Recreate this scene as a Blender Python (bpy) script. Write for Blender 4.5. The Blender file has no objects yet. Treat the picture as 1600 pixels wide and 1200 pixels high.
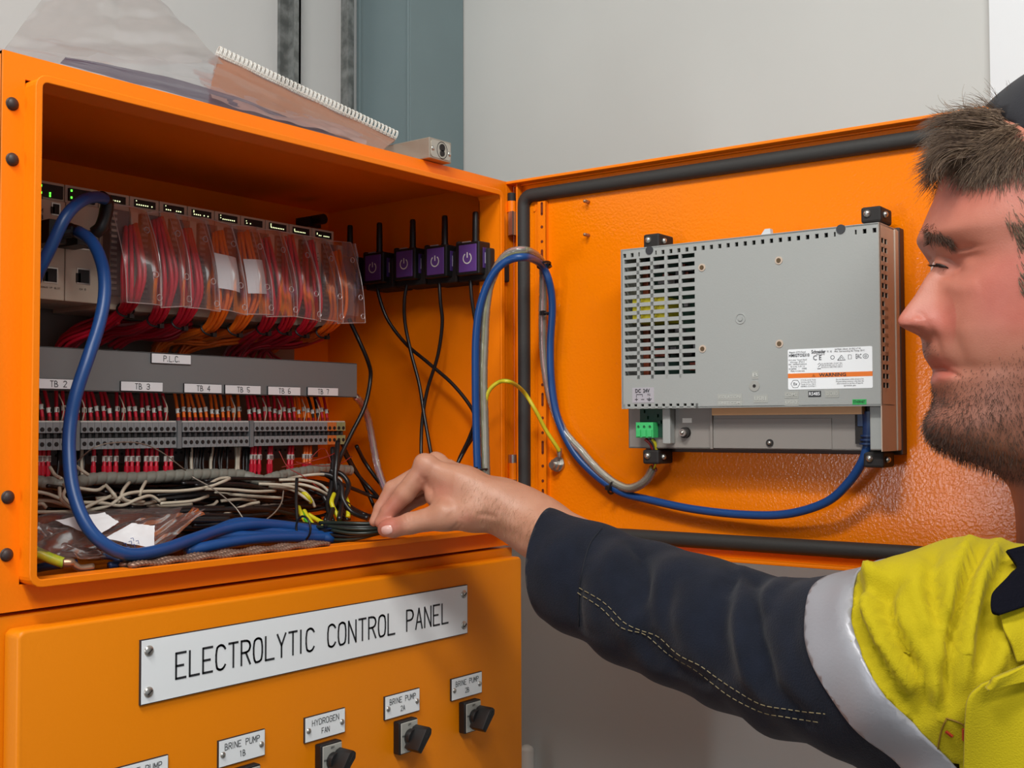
import bpy, bmesh, math, random
import numpy as np
from mathutils import Vector
random.seed(7); rng = np.random.default_rng(7)
SC = bpy.context.scene
COL = SC.collection

# ------------------------------------------------------------------ camera
CF, CYAW, CPIT, CROL = 1793.72, .90201, .03539, -.00278
CC = np.array([-.41099, -.78851, -.01982])
Fv = np.array([math.sin(CYAW)*math.cos(CPIT), math.cos(CYAW)*math.cos(CPIT), math.sin(CPIT)])
Rv0 = np.array([math.cos(CYAW), -math.sin(CYAW), 0.]); Uv0 = np.cross(Rv0, Fv)
Rv = Rv0*math.cos(CROL)+Uv0*math.sin(CROL); Uv = -Rv0*math.sin(CROL)+Uv0*math.cos(CROL)
cam_d = bpy.data.cameras.new('camera'); cam = bpy.data.objects.new('camera', cam_d); COL.objects.link(cam)
from mathutils import Matrix
M = Matrix(((Rv[0], Uv[0], -Fv[0], CC[0]), (Rv[1], Uv[1], -Fv[1], CC[1]), (Rv[2], Uv[2], -Fv[2], CC[2]), (0, 0, 0, 1)))
cam.matrix_world = M
cam_d.sensor_width = 36; cam_d.lens = CF/1600*36; cam_d.clip_start = .02
SC.camera = cam

# ------------------------------------------------------------------ world, lights, exposure
W_ = bpy.data.worlds.new('world'); SC.world = W_; W_.use_nodes = True
bgn = W_.node_tree.nodes['Background']; bgn.inputs[0].default_value = (.86, .92, 1, 1); bgn.inputs[1].default_value = .33
def area(name, loc, target, sx, sy, power, color):
    d = bpy.data.lights.new(name, 'AREA'); d.shape = 'RECTANGLE'; d.size = sx; d.size_y = sy; d.energy = power; d.color = color
    o = bpy.data.objects.new(name, d); COL.objects.link(o); o.location = loc
    o.rotation_euler = (Vector(target)-Vector(loc)).to_track_quat('-Z', 'Y').to_euler()
    return o
area('ceiling_lamp_and_fill', (-.55, -.50, 1.12), (0, -.35, 0), .42, .14, 12, (1, .98, .94))
area('ceiling_lamp_and_fill', (-.7, -1.4, 1.12), (.3, -.2, 0), .9, .3, 17.5, (1, .98, .95))  # unseen fill added overhead to brighten the cabinet interior and doors
area('doorway_daylight', (-1.648, -0.074, -0.163), (0.608, -0.512, -0.065), .14, .36, 4.8, (.92, .96, 1))
SC.view_settings.view_transform = 'Standard'; SC.view_settings.look = 'None'
SC.view_settings.gamma = 1; SC.view_settings.use_curve_mapping = False; SC.view_settings.exposure = 0.24

# ------------------------------------------------------------------ measuring helpers (lens rays met with real planes of the cabinet)
def ray(u, v): return Fv + Rv*(u-800)/CF - Uv*(v-600)/CF
def onY(u, v, y): d = ray(u, v); return CC+d*(y-CC[1])/d[1]
def onX(u, v, x): d = ray(u, v); return CC+d*(x-CC[0])/d[0]
def onZ(u, v, z): d = ray(u, v); return CC+d*(z-CC[2])/d[2]
def at(u, v, dep): return CC+ray(u, v)*dep
W = .575; TH = .03688
Dd = np.array([math.sin(TH), -math.cos(TH), 0]); Dn = np.array([-math.cos(TH), -math.sin(TH), 0]); DO = np.array([W, 0, 0])
UZ = np.array([0, 0, 1.])
def DP(t, z, n=0): return DO+Dd*t+Dn*n+UZ*z
def onD(u, v, n=0):
    d = ray(u, v); k = ((DO-CC)@Dn+n)/(d@Dn); return CC+d*k
def tz(u, v, n=0):
    P = onD(u, v, n); return (P-DO)@Dd, P[2]
def projv(P):
    d = P-CC; z = d@Fv; return 800+CF*(d@Rv)/z, 600-CF*(d@Uv)/z, z

# ------------------------------------------------------------------ materials
def lin(c):
    c = [x/255 for x in c]
    return tuple((x/12.92 if x <= .04045 else ((x+.055)/1.055)**2.4) for x in c)+(1,)
MATS = {}
def mat(name, col, rough=.5, metal=0, bump=0, bscale=200, var=0, vscale=20, emit=0, spec=.5, coat=0, sss=0, col2=None, trans=0, alpha=1, sheen=0, detail=2):
    if name in MATS: return MATS[name]
    m = bpy.data.materials.new(name); m.use_nodes = True; nt = m.node_tree; b = nt.nodes['Principled BSDF']
    c = lin(col); b.inputs['Base Color'].default_value = c; b.inputs['Roughness'].default_value = rough; b.inputs['Metallic'].default_value = metal
    b.inputs['Specular IOR Level'].default_value = spec
    tc = nt.nodes.new('ShaderNodeTexCoord')
    if coat: b.inputs['Coat Weight'].default_value = coat; b.inputs['Coat Roughness'].default_value = .15
    if sheen: b.inputs['Sheen Weight'].default_value = sheen
    if sss:
        b.inputs['Subsurface Weight'].default_value = sss; b.inputs['Subsurface Radius'].default_value = (.6, .25, .12); b.inputs['Subsurface Scale'].default_value = .008
    if emit: b.inputs['Emission Color'].default_value = c; b.inputs['Emission Strength'].default_value = emit
    if trans: b.inputs['Transmission Weight'].default_value = trans
    if alpha < 1: b.inputs['Alpha'].default_value = alpha
    if var or col2:
        n = nt.nodes.new('ShaderNodeTexNoise'); n.inputs['Scale'].default_value = vscale; n.inputs['Detail'].default_value = 4
        nt.links.new(tc.outputs['Object'], n.inputs['Vector'])
        mx = nt.nodes.new('ShaderNodeMix'); mx.data_type = 'RGBA'
        mr = nt.nodes.new('ShaderNodeMapRange'); mr.inputs[1].default_value = .35; mr.inputs[2].default_value = .65
        nt.links.new(n.outputs['Fac'], mr.inputs[0]); nt.links.new(mr.outputs[0], mx.inputs[0])
        mx.inputs[6].default_value = c
        mx.inputs[7].default_value = lin(col2) if col2 else tuple(x*(1-var) for x in c[:3])+(1,)
        nt.links.new(mx.outputs[2], b.inputs['Base Color'])
    if bump:
        n = nt.nodes.new('ShaderNodeTexNoise'); n.inputs['Scale'].default_value = bscale; n.inputs['Detail'].default_value = detail
        bp = nt.nodes.new('ShaderNodeBump'); bp.inputs['Strength'].default_value = bump; bp.inputs['Distance'].default_value = .001
        nt.links.new(tc.outputs['Object'], n.inputs['Vector']); nt.links.new(n.outputs['Fac'], bp.inputs['Height']); nt.links.new(bp.outputs[0], b.inputs['Normal'])
    MATS[name] = m; return m
def film(name, col, opac, rough=.2, gloss=.12):
    m = bpy.data.materials.new(name); m.use_nodes = True; nt = m.node_tree
    for n in list(nt.nodes): nt.nodes.remove(n)
    out = nt.nodes.new('ShaderNodeOutputMaterial'); t = nt.nodes.new('ShaderNodeBsdfTransparent')
    d = nt.nodes.new('ShaderNodeBsdfPrincipled'); d.inputs['Base Color'].default_value = lin(col); d.inputs['Roughness'].default_value = rough
    g = nt.nodes.new('ShaderNodeBsdfGlossy'); g.inputs['Roughness'].default_value = rough
    lw = nt.nodes.new('ShaderNodeLayerWeight'); lw.inputs[0].default_value = .35
    m1 = nt.nodes.new('ShaderNodeMixShader'); m1.inputs[0].default_value = opac
    m2 = nt.nodes.new('ShaderNodeMixShader'); mt = nt.nodes.new('ShaderNodeMath'); mt.operation = 'MULTIPLY'; mt.inputs[1].default_value = gloss*4
    nt.links.new(lw.outputs['Fresnel'], mt.inputs[0]); nt.links.new(mt.outputs[0], m2.inputs[0])
    nt.links.new(t.outputs[0], m1.inputs[1]); nt.links.new(d.outputs[0], m1.inputs[2]); nt.links.new(m1.outputs[0], m2.inputs[1]); nt.links.new(g.outputs[0], m2.inputs[2])
    nt.links.new(m2.outputs[0], out.inputs[0]); MATS[name] = m; return m
ORANGE = mat('orange_powder_coat', (246, 127, 0), .42, bump=.12, bscale=420, spec=.32)
ORANGE_DOOR = mat('orange_textured_coat', (247, 127, 0), .2, bump=.38, bscale=380, spec=.4)
ORANGE_LOW = mat('orange_low_door_coat', (232, 131, 0), .45, bump=.1, bscale=420, spec=.3)
RUBBER = mat('black_rubber', (46, 45, 43), .65, bump=.2, bscale=500)
PLUG = mat('plug_rubber', (52, 38, 34), .55)
WALLM = mat('wall_panel_paint', (200, 202, 200), .6, bump=.05, bscale=60, var=.03, vscale=4)
WALLR = mat('wall_panel_grey', (204, 206, 202), .55, bump=.05, bscale=60, var=.04, vscale=3)
TRIMM = mat('white_trim_metal', (232, 236, 238), .4)
GALV = mat('galvanised_steel', (134, 138, 136), .5, .15, bump=.15, bscale=90, col2=(92, 96, 94), vscale=60)
COLM = mat('bluegrey_steel_paint', (118, 137, 140), .5, bump=.08, bscale=150, var=.08, vscale=6)
FLOORM = mat('floor_vinyl', (120, 116, 112), .5, var=.2, vscale=5)
STEEL = mat('zinc_steel', (190, 188, 182), .3, .9)
DSTEEL = mat('dull_steel', (170, 160, 146), .42, .7, bump=.2, bscale=150)
PLCM = mat('plc_cream_plastic', (196, 180, 160), .5, var=.06, vscale=30)
BLACKP = mat('black_plastic', (20, 20, 21), .45)
MATTEB = mat('dark_matte', (30, 26, 25), .7)
HMIG = mat('warm_grey_plastic', (160, 163, 160), .5, bump=.08, bscale=600)
HMID = mat('grey_tray_plastic', (138, 132, 126), .5)
HMISIDE = mat('beige_grey_plastic', (196, 178, 160), .55)
DUCTM = mat('grey_duct_pvc', (122, 124, 124), .45, bump=.04, bscale=300)
TBG = mat('grey_terminal_plastic', (142, 146, 148), .5)
TBW = mat('pale_marker_strip', (214, 212, 204), .5)
LABELW = mat('white_engraved_plate', (244, 248, 250), .35)
INK = mat('black_ink', (38, 40, 44), .5)
WHITEP = mat('white_plastic', (226, 224, 216), .5)
RED = mat('crimson_wire', (206, 26, 52), .35); ORW = mat('orange_wire', (240, 112, 20), .35)
DRED = mat('dark_red_wire', (150, 26, 30), .4)
BLKW = mat('black_wire', (24, 23, 24), .35); WHTW = mat('white_wire', (196, 186, 166), .4)
YGW = mat('yellow_green_wire', (206, 196, 30), .4); GRNW = mat('green_wire_stripe', (70, 160, 40), .4)
BLUEC = mat('blue_cable_sheath', (20, 68, 128), .38, spec=.5)
DBLUE = mat('dark_blue_boot', (22, 50, 92), .45)
GREYW = mat('grey_spiral_pvc', (136, 136, 126), .45)
CLEARW = film('clear_spiral_wrap', (214, 200, 200), .25, .2, .15)
PURPLE = mat('purple_label', (92, 58, 128), .45); PURPD = mat('purple_frame_label', (70, 44, 110), .5)
LEDG = mat('green_led', (90, 255, 60), .4, emit=2.2); LEDW = mat('pale_led', (240, 250, 190), .4, emit=1.3)
CLEAR = film('clear_cover_plastic', (214, 190, 190), .10, .16, .10)
BAG = film('clear_bag_film', (150, 128, 120), .26, .22, .12)
BAGTOP = film('smoky_bag_film', (168, 152, 146), .34, .3, .06)
NOTEF = film('notebook_cover_film', (176, 120, 92), .62, .3, .08)  # orange-brown tint stands in for the cabinet roof reflected in clear film
PURF = film('violet_bag_film', (66, 46, 72), .74, .3, .06)
PAPER = mat('white_paper', (222, 222, 224), .6)
GREENT = mat('green_terminal', (66, 190, 110), .45); PCB = mat('green_circuit_board', (16, 58, 44), .5)
COPPER = mat('tinned_copper', (170, 140, 116), .35, .8)
YELT = mat('yellow_transformer', (206, 190, 40), .5)
WARN = mat('warning_orange', (238, 122, 30), .5)

# ------------------------------------------------------------------ mesh helpers
class MB:
    def __init__(s): s.v = []; s.f = []; s.m = []; s.n = 0
    def add(s, V, F, mi=0):
        V = np.asarray(V, float).reshape(-1, 3); s.v.append(V)
        s.f += [tuple(int(i)+s.n for i in f) for f in F]; s.m += [mi]*len(F); s.n += len(V); return s
    def box(s, lo, hi, mi=0):
        x0, y0, z0 = lo; x1, y1, z1 = hi
        return s.obox(np.array([(x0+x1)/2, (y0+y1)/2, (z0+z1)/2]), (1, 0, 0), (0, 1, 0), (0, 0, 1), abs(x1-x0)/2, abs(y1-y0)/2, abs(z1-z0)/2, mi)
    def obox(s, c, a, b, d, ra, rb, rd, mi=0):
        c = np.asarray(c, float); a = np.asarray(a, float)*ra; b = np.asarray(b, float)*rb; d = np.asarray(d, float)*rd
        V = [c+i*a+j*b+k*d for k in (-1, 1) for j in (-1, 1) for i in (-1, 1)]
        F = [(0, 2, 3, 1), (4, 5, 7, 6), (0, 1, 5, 4), (2, 6, 7, 3), (0, 4, 6, 2), (1, 3, 7, 5)]
        if np.dot(np.cross(a, b), d) < 0: F = [f[::-1] for f in F]
        return s.add(V, F, mi)
    def quad(s, a, b, c, d, mi=0): return s.add([a, b, c, d], [(0, 1, 2, 3)], mi)
    def tube(s, P, r, k=8, mi=0, cap=True, closed=False):
        P = np.asarray(P, float); n = len(P); r = np.broadcast_to(np.asarray(r, float), (n,))
        T = np.gradient(P, axis=0) if not closed else np.roll(P, -1, 0)-np.roll(P, 1, 0)
        T /= np.linalg.norm(T, axis=1)[:, None]+1e-12
        up = np.array([0, 0, 1.]) if abs(T[0, 2]) < .9 else np.array([1., 0, 0])
        N = np.cross(T[0], up); N /= np.linalg.norm(N); Ns = []
        for i in range(n):
            N = N-T[i]*(N@T[i]); N /= np.linalg.norm(N)+1e-12; Ns.append(N)
        Ns = np.array(Ns); B = np.cross(T, Ns); a = np.arange(k)*2*math.pi/k
        V = P[:, None]+r[:, None, None]*(Ns[:, None]*np.cos(a)[None, :, None]+B[:, None]*np.sin(a)[None, :, None])
        F = []
        for i in range(n if closed else n-1):
            for j in range(k):
                i2 = (i+1) % n; F.append((i*k+j, i*k+(j+1) % k, i2*k+(j+1) % k, i2*k+j))
        if cap and not closed: F.append(tuple(range(k))[::-1]); F.append(tuple((n-1)*k+j for j in range(k)))
        return s.add(V.reshape(-1, 3), F, mi)
    def cyl(s, p0, p1, r, k=16, mi=0, r1=None):
        return s.tube([p0, p1], [r, r if r1 is None else r1], k, mi)
    def grid(s, G, mi=0, closed=False):
        n, m = G.shape[:2]; F = []
        for i in range(n-1):
            for j in range(m if closed else m-1):
                j2 = (j+1) % m; F.append((i*m+j, i*m+j2, (i+1)*m+j2, (i+1)*m+j))
        return s.add(G.reshape(-1, 3), F, mi)
    def ball(s, c, r, n=12, mi=0, ax=None):
        r = np.broadcast_to(np.asarray(r, float), (3,)); th = np.linspace(0, math.pi, n); ph = np.arange(2*n)*math.pi/n
        G = np.stack([np.sin(th)[:, None]*np.cos(ph), np.sin(th)[:, None]*np.sin(ph), np.cos(th)[:, None]*np.ones(2*n)], -1)*r
        if ax is not None: G = G@np.asarray(ax, float)
        return s.grid(G+np.asarray(c, float), mi, True)
    def disc(s, c, n, r, k=14, mi=0, h=.0004):
        n = np.asarray(n, float); n = n/np.linalg.norm(n); return s.cyl(np.asarray(c)-n*h, np.asarray(c)+n*h, r, k, mi)
    def prism(s, pts2, fn, d0, d1, mi=0):     # outline pts2 mapped by fn(x,y,d)
        n = len(pts2); V = [fn(x, y, d0) for x, y in pts2]+[fn(x, y, d1) for x, y in pts2]
        F = [tuple(range(n))[::-1], tuple(range(n, 2*n))]+[(i, (i+1) % n, n+(i+1) % n, n+i) for i in range(n)]
        return s.add(V, F, mi)
    def mesh(s, name, mats, smooth=False, bevel=0, seg=2, off=(0, 0, 0), fixn=False):
        me = bpy.data.meshes.new(name); V = np.concatenate(s.v) if s.v else np.zeros((0, 3))
        me.from_pydata((V-np.asarray(off, float)).tolist(), [], s.f)
        for m in (mats if isinstance(mats, (list, tuple)) else [mats]): me.materials.append(m)
        me.polygons.foreach_set('material_index', s.m)
        if bevel or fixn:
            bm = bmesh.new(); bm.from_mesh(me)
            if fixn: bmesh.ops.recalc_face_normals(bm, faces=bm.faces)
            if bevel:
                ed = [e for e in bm.edges if len(e.link_faces) == 2 and e.calc_face_angle(0) > .5]
                bmesh.ops.bevel(bm, geom=ed, offset=bevel, segments=seg, profile=.5, affect='EDGES', clamp_overlap=True)
            bm.to_mesh(me); bm.free()
        if smooth:
            me.polygons.foreach_set('use_smooth', [True]*len(me.polygons))
            if smooth == 'angle':
                try: me.set_sharp_from_angle(angle=.6)
                except Exception: pass
        me.update(); return me
WLOC = {}
def wl(o): return WLOC.get(o.name, np.zeros(3))
def put(name, mb, mats, parent=None, smooth=False, bevel=0, seg=2, label=None, fixn=False, kind=None):
    off = wl(parent) if parent is not None else np.zeros(3)
    me = mb.mesh(name, mats, smooth, bevel, seg, off, fixn) if isinstance(mb, MB) else mb
    o = bpy.data.objects.new(name, me); COL.objects.link(o)
    if parent is not None: o.parent = parent
    WLOC[o.name] = off
    if label: o['label'] = label
    if kind: o['kind'] = kind
    return o
def tag(o, label, cat, group=None, kind=None):
    o['label'] = label; o['category'] = cat
    if group: o['group'] = group
    if kind: o['kind'] = kind
    return o
def thing(name, label, cat, loc, group=None):
    o = bpy.data.objects.new(name, None); COL.objects.link(o); o.location = tuple(float(x) for x in loc); o.empty_display_size = .01
    WLOC[o.name] = np.array(loc, float); return tag(o, label, cat, group)
def struct(name, mb, mats, **k):
    o = put(name, mb, mats, **k); o['kind'] = 'structure'; return o
def dup(root, loc, label=None, group=None):
    r = root.copy(); COL.objects.link(r); r.location = tuple(float(x) for x in loc); WLOC[r.name] = np.array(loc, float)
    if label: r['label'] = label
    if group: r['group'] = group
    for ch in list(root.children):
        c = ch.copy(); COL.objects.link(c); c.parent = r
        for g in list(ch.children):
            d = g.copy(); COL.objects.link(d); d.parent = c
    return r
def spl(P, n=10):     # Catmull-Rom through points
    P = np.asarray(P, float); Q = np.vstack([2*P[0]-P[1], P, 2*P[-1]-P[-2]]); out = []
    for i in range(1, len(Q)-2):
        a, b, c, d = Q[i-1], Q[i], Q[i+1], Q[i+2]
        t = np.linspace(0, 1, n, endpoint=False)[:, None]
        out.append(.5*((2*b)+(-a+c)*t+(2*a-5*b+4*c-d)*t*t+(-a+3*b-3*c+d)*t**3))
    out.append(P[-1:]); return np.vstack(out)
def rrect(x0, y0, x1, y1, r, n=5):
    out = []
    for cx, cy, a0 in ((x1-r, y1-r, 0), (x0+r, y1-r, 90), (x0+r, y0+r, 180), (x1-r, y0+r, 270)):
        for i in range(n+1):
            a = math.radians(a0+90*i/n); out.append((cx+r*math.cos(a), cy+r*math.sin(a)))
    return out
# engraved single-stroke lettering
SF = {'A': ['00 26 40', '12 32'], 'B': ['00 06 26 35 34 23 03', '23 42 41 30 00'], 'C': ['41 30 10 01 05 16 36 45'], 'D': ['00 06 26 45 41 20 00'], 'E': ['46 06 00 40', '03 33'],
      'F': ['46 06 00', '03 33'], 'G': ['45 36 16 05 01 10 30 41 43 23'], 'H': ['00 06', '40 46', '03 43'], 'I': ['20 26'], 'J': ['01 10 30 41 46'], 'K': ['00 06', '46 03 40'], 'L': ['06 00 40'],
      'M': ['00 06 22 46 40'], 'N': ['00 06 40 46'], 'O': ['10 01 05 16 36 45 41 30 10'], 'P': ['00 06 36 45 44 33 03'], 'Q': ['10 01 05 16 36 45 41 30 10', '22 40'], 'R': ['00 06 36 45 44 33 03', '23 40'],
      'S': ['01 10 30 41 42 33 13 04 05 16 36 45'], 'T': ['20 26', '06 46'], 'U': ['06 01 10 30 41 46'], 'V': ['06 20 46'], 'W': ['06 10 24 30 46'], 'X': ['00 46', '06 40'], 'Y': ['06 23 46', '23 20'], 'Z': ['06 46 00 40'],
      '0': ['10 01 05 16 36 45 41 30 10'], '1': ['15 26 20'], '2': ['05 16 36 45 44 00 40'], '3': ['05 16 36 45 44 33 13', '33 42 41 30 10 01'], '4': ['30 36 02 42'], '5': ['46 06 03 33 42 41 30 01'],
      '6': ['36 16 04 01 10 30 41 42 33 03'], '7': ['06 46 20'], '8': ['13 04 05 16 36 45 44 33 13 02 01 10 30 41 42 33'], '9': ['10 30 42 45 36 16 05 04 13 43'], '.': ['20 21'], '-': ['13 33'], '+': ['13 33', '24 22'], '/': ['00 46'], ' ': []}
def strokes(mb, text, O, X, Z, N, h, w, gap, th, mi=0, lift=.0003):
    """lettering with left-bottom O, along X, up Z, face normal N"""
    x = 0; O = np.asarray(O, float)
    for ch in text:
        cw = w*(.15 if ch in '.I1' else 1)
        for st in SF.get(ch, []):
            pts = [(int(a[0])/4*w-(w/2-cw/2 if ch in '.I' else 0), int(a[1])/6*h) for a in st.split()]
            for _ in range(2):      # round the chamfered corners of C, O, S ...
                q2 = [pts[0]]; loop = pts[0] == pts[-1]
                for k in range(1, len(pts)-1):
                    (ax_, ay_), (bx_, by_), (cx_, cy_) = pts[k-1:k+2]; t1 = math.atan2(by_-ay_, bx_-ax_); t2 = math.atan2(cy_-by_, cx_-bx_); tn = abs((t2-t1+math.pi) % (2*math.pi)-math.pi)
                    if .25 < tn < 1.2: q2 += [(bx_+(ax_-bx_)*.3, by_+(ay_-by_)*.3), (bx_+(cx_-bx_)*.3, by_+(cy_-by_)*.3)]
                    else: q2.append((bx_, by_))
                pts = q2+[pts[-1]]
            for (a, b), (c, d) in zip(pts, pts[1:]):
                L = math.hypot(c-a, d-b); ux, uz = ((c-a)/L, (d-b)/L) if L else (1, 0)
                e = th/2; px, pz = -uz*e, ux*e
                q = [(a-ux*e*.7+px, b-uz*e*.7+pz), (a-ux*e*.7-px, b-uz*e*.7-pz), (c+ux*e*.7-px, d+uz*e*.7-pz), (c+ux*e*.7+px, d+uz*e*.7+pz)]
                mb.quad(*[O+X*(x+i)+Z*j+N*lift for i, j in q], mi=mi)
        x += (w*.35 if ch in 'I.' else w)+gap
    return x-gap
def twidth(text, w, gap): return sum((w*.35 if c in 'I.' else w)+gap for c in text)-gap
def ctext(mb, text, C, X, Z, N, h, w, gap, th, mi=0, lift=.0003):
    strokes(mb, text, np.asarray(C)-X*twidth(text, w, gap)/2-Z*h/2, X, Z, N, h, w, gap, th, mi, lift)
def fontmesh(text, C, X, Z, N, h, mb, mi=0, bold=0, fit=None):
    cu = bpy.data.curves.new('t', 'FONT'); cu.body = text; cu.size = 1; cu.offset = bold; cu.resolution_u = 2; cu.align_x = 'CENTER'; cu.align_y = 'CENTER'
    o = bpy.data.objects.new('t', cu); me = bpy.data.meshes.new_from_object(o)
    V = np.array([v.co[:] for v in me.vertices]).reshape(-1, 3); F = [tuple(p.vertices) for p in me.polygons]
    if len(V):
        sx = h
        if fit: sx = fit/(V[:, 0].max()-V[:, 0].min())
        G = np.asarray(C)+V[:, :1]*sx*X+V[:, 1:2]*h*Z+N*.0003; mb.add(G, F, mi)
    bpy.data.meshes.remove(me); bpy.data.objects.remove(o); bpy.data.curves.remove(cu)
X_ = np.array([1., 0, 0]); Y_ = np.array([0, 1., 0]); Z_ = UZ

# ================================================================== THE SETTING
ZF, ZC = -1.35, 1.2
YB = .56
XR = onY(725, 100, .44)[0]+.001
fl = MB().box((-3, -2.6, ZF-.05), (XR+.1, .7, ZF)); struct('floor', fl, FLOORM)
cl = MB().box((-3, -2.6, ZC), (XR+.1, .7, ZC+.05)); struct('ceiling', cl, WALLM)
wb = MB().box((-3, YB, ZF), (XR, .7, ZC)); struct('wall_back', wb, WALLM)
wr = MB().box((XR, -2.6, ZF), (XR+.08, .7, ZC)); struct('wall_right', wr, WALLR)
# ribbed white door jamb on the right wall
yj = onX(1548, 120, XR-.01)[1]
tj = MB(); tj.box((XR-.012, yj-.05, ZF), (XR, yj, ZC)); tj.box((XR-.02, yj-.062, ZF), (XR, yj-.05, ZC)); tj.box((XR-.012, yj-.08, ZF), (XR, yj-.062, ZC)); tj.box((XR-.02, yj-.088, ZF), (XR, yj-.08, ZC)); tj.box((XR-.012, yj-.35, ZF), (XR, yj-.088, ZC))
struct('trim_1', tj, TRIMM)
# panel joint ribs on the back wall
def wx(u, y): return onY(u, 100, y)[0]
# galvanised angle posts and the corner column
p = MB(); b = wx(470, YB-.03); a = onY(470, 100, YB-.03)
w0 = wx(470, YB-.03)
p.box((w0-.004, YB-.03, ZF), (w0, YB, ZC)); x_ = wx(436, YB-.004); p.box((x_, YB-.006, ZF), (w0, YB, ZC)); p.box((w0-.012, YB-.03, ZF), (w0, YB-.028, ZC))
tag(put('steel_post', p, GALV), 'galvanised mottled steel post on the wall left of the blue-grey column', 'post')
x2, x3 = wx(641, .44), wx(724, .44)
x1 = x2+.001
yb_ = onX(554, 100, x1)[1]; print('col back', yb_, YB)
p = MB(); p.box((x2, .44, ZF), (x3, .447, ZC)); p.box((x1, .447, ZF), (x1+.008, YB, ZC)); p.box((x2-.001, YB-.008, ZF), (x3, YB, ZC)); p.box((x2-.004, .4405, ZF), (x2, .4445, ZC))
tag(put('steel_column', p, COLM, bevel=.001), 'tall blue-grey painted steel column standing behind the cabinet', 'column')
p = MB(); xa, xb = wx(546, YB-.02), wx(553, YB-.02)
p.box((xa, YB-.02, ZF), (xb, YB, ZC)); p.box((xa-.003, YB-.02, ZF), (xa, YB-.017, ZC))
tag(put('steel_angle', p, GALV), 'thin galvanised steel edge strip right against the blue-grey column', 'post')
# conduit below
P = [onX(822, 1140, XR-.05), onX(822, 1172, XR-.05), onX(826, 1300, XR-.05)]
pb = MB(); q = onX(823, 1172, XR-.04); pb.cyl((q[0], q[1], q[2]), (q[0], q[1], ZF), .011, 16); pb.ball((q[0], q[1], q[2]), (.0112, .0112, .008), 8)
tag(put('conduit_pipe', pb, WHITEP, smooth='angle'), 'pale capped conduit stub standing low on the right wall behind the cabinet', 'pipe')

# ================================================================== UPPER CABINET
ZT, ZB, DEP = .2487, -.1515, .285
lx0, lx1, lz0, lz1, lp = .0166, .5485, -.133, .231, .0184
cab = thing('control_cabinet', 'orange wall cabinet with its door swung open, full of wiring, above the lower cabinet', 'cabinet', (W/2, .14, ZB))
b = MB(); t = .002
b.box((0, 0, ZB), (t, DEP, ZT)); b.box((W-t, 0, ZB), (W, DEP, ZT)); b.box((0, 0, ZT-t), (W, DEP, ZT)); b.box((0, 0, ZB), (W, DEP, ZB+t)); b.box((0, DEP-t, ZB), (W, DEP, ZT))
put('body', b, ORANGE, cab)
b = MB()       # front flange
b.box((0, -.002, ZB), (lx0, .001, ZT)); b.box((lx1, -.002, ZB), (W, .001, ZT)); b.box((lx0, -.002, lz1), (lx1, .001, ZT)); b.box((lx0, -.002, ZB), (lx1, .001, lz0))
put('front_flange', b, ORANGE, cab)
b = MB()       # rain lip, open ring
def ring(mb, x0, x1, z0, z1, t, y0, y1, r=.004):
    o = rrect(x0, z0, x1, z1, r+t, 4); i = rrect(x0+t, z0+t, x1-t, z1-t, r, 4); n = len(o)
    V = [(x, y, z) for y in (y0, y1) for x, z in o]+[(x, y, z) for y in (y0, y1) for x, z in i]
    F = []
    for k in range(n):
        k2 = (k+1) % n
        F += [(k, k2, 2*n+k2, 2*n+k), (k, n+k, n+k2, k2), (2*n+k, 2*n+k2, 3*n+k2, 3*n+k), (n+k, 3*n+k, 3*n+k2, n+k2)]
    mb.add(V, F)
ring(b, lx0, lx1, lz0, lz1, .0022, -lp, .014)
b.box((lx1-.0022, .012, lz0), (W-.002, .014, lz1)); b.box((.002, .012, lz0), (lx0+.002, .014, lz1)); b.box((.002, .012, lz1-.002), (W-.002, .014, ZT-.002)); b.box((.002, .012, ZB+.002), (W-.002, .014, lz0+.002))
# folded front hem of the lip
ring(b, lx0-.0015, lx1+.0015, lz0-.0012, lz1+.0015, .0055, -lp-.001, -lp+.001)
put('rain_lip', b, ORANGE, cab, fixn=True, bevel=.0006, seg=2)
for (u, v) in ((20, 162), (20, 249), (13, 777), (11, 867)):
    q = onY(u, v, -.003); m = MB(); m.ball(q, (.0042, .0028, .0042), 10); m.disc(q+np.array([0, .001, 0]), Y_, .0048, 18, h=.0008)
    put('plug', m, PLUG, cab, smooth=True)
mp = MB().box((.03, .262, ZB+.012), (.50, .266, .205)); put('mounting_plate', mp, mat('mounting_plate_grey', (140, 128, 118), .5), cab)
# hinges (two barrels each)
def hinge(z, h, top=True, steel=None):
    m = MB(); c = np.array([W+.0045, -.006, 0])
    m.cyl(c+Z_*(z-h/2), c+Z_*(z+h/2), .0048, 18)
    o = put('hinge', m, ORANGE, cab, smooth='angle')
    m2 = MB(); m2.cyl(c+Z_*(z+h/2), c+Z_*(z+h/2+.009), .0045, 18); 
    put('hinge_cap', m2, MATTEB if top else STEEL, o, smooth='angle')
    m3 = MB(); m3.obox(c+np.array([-.001, -.004, z-h/2-.013]), X_, Y_, Z_, .005, .0015, .013); m3.cyl(c+Z_*(z-h/2-.026), c+Z_*(z-h/2), .0042, 14)
    q = put('hinge_leaf', m3, STEEL, o, smooth='angle')
zt_ = onY(798, 300, 0)[2]
hinge(.221, .012); hinge(onY(797, 740, 0)[2]+.003, .018, False)

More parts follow.
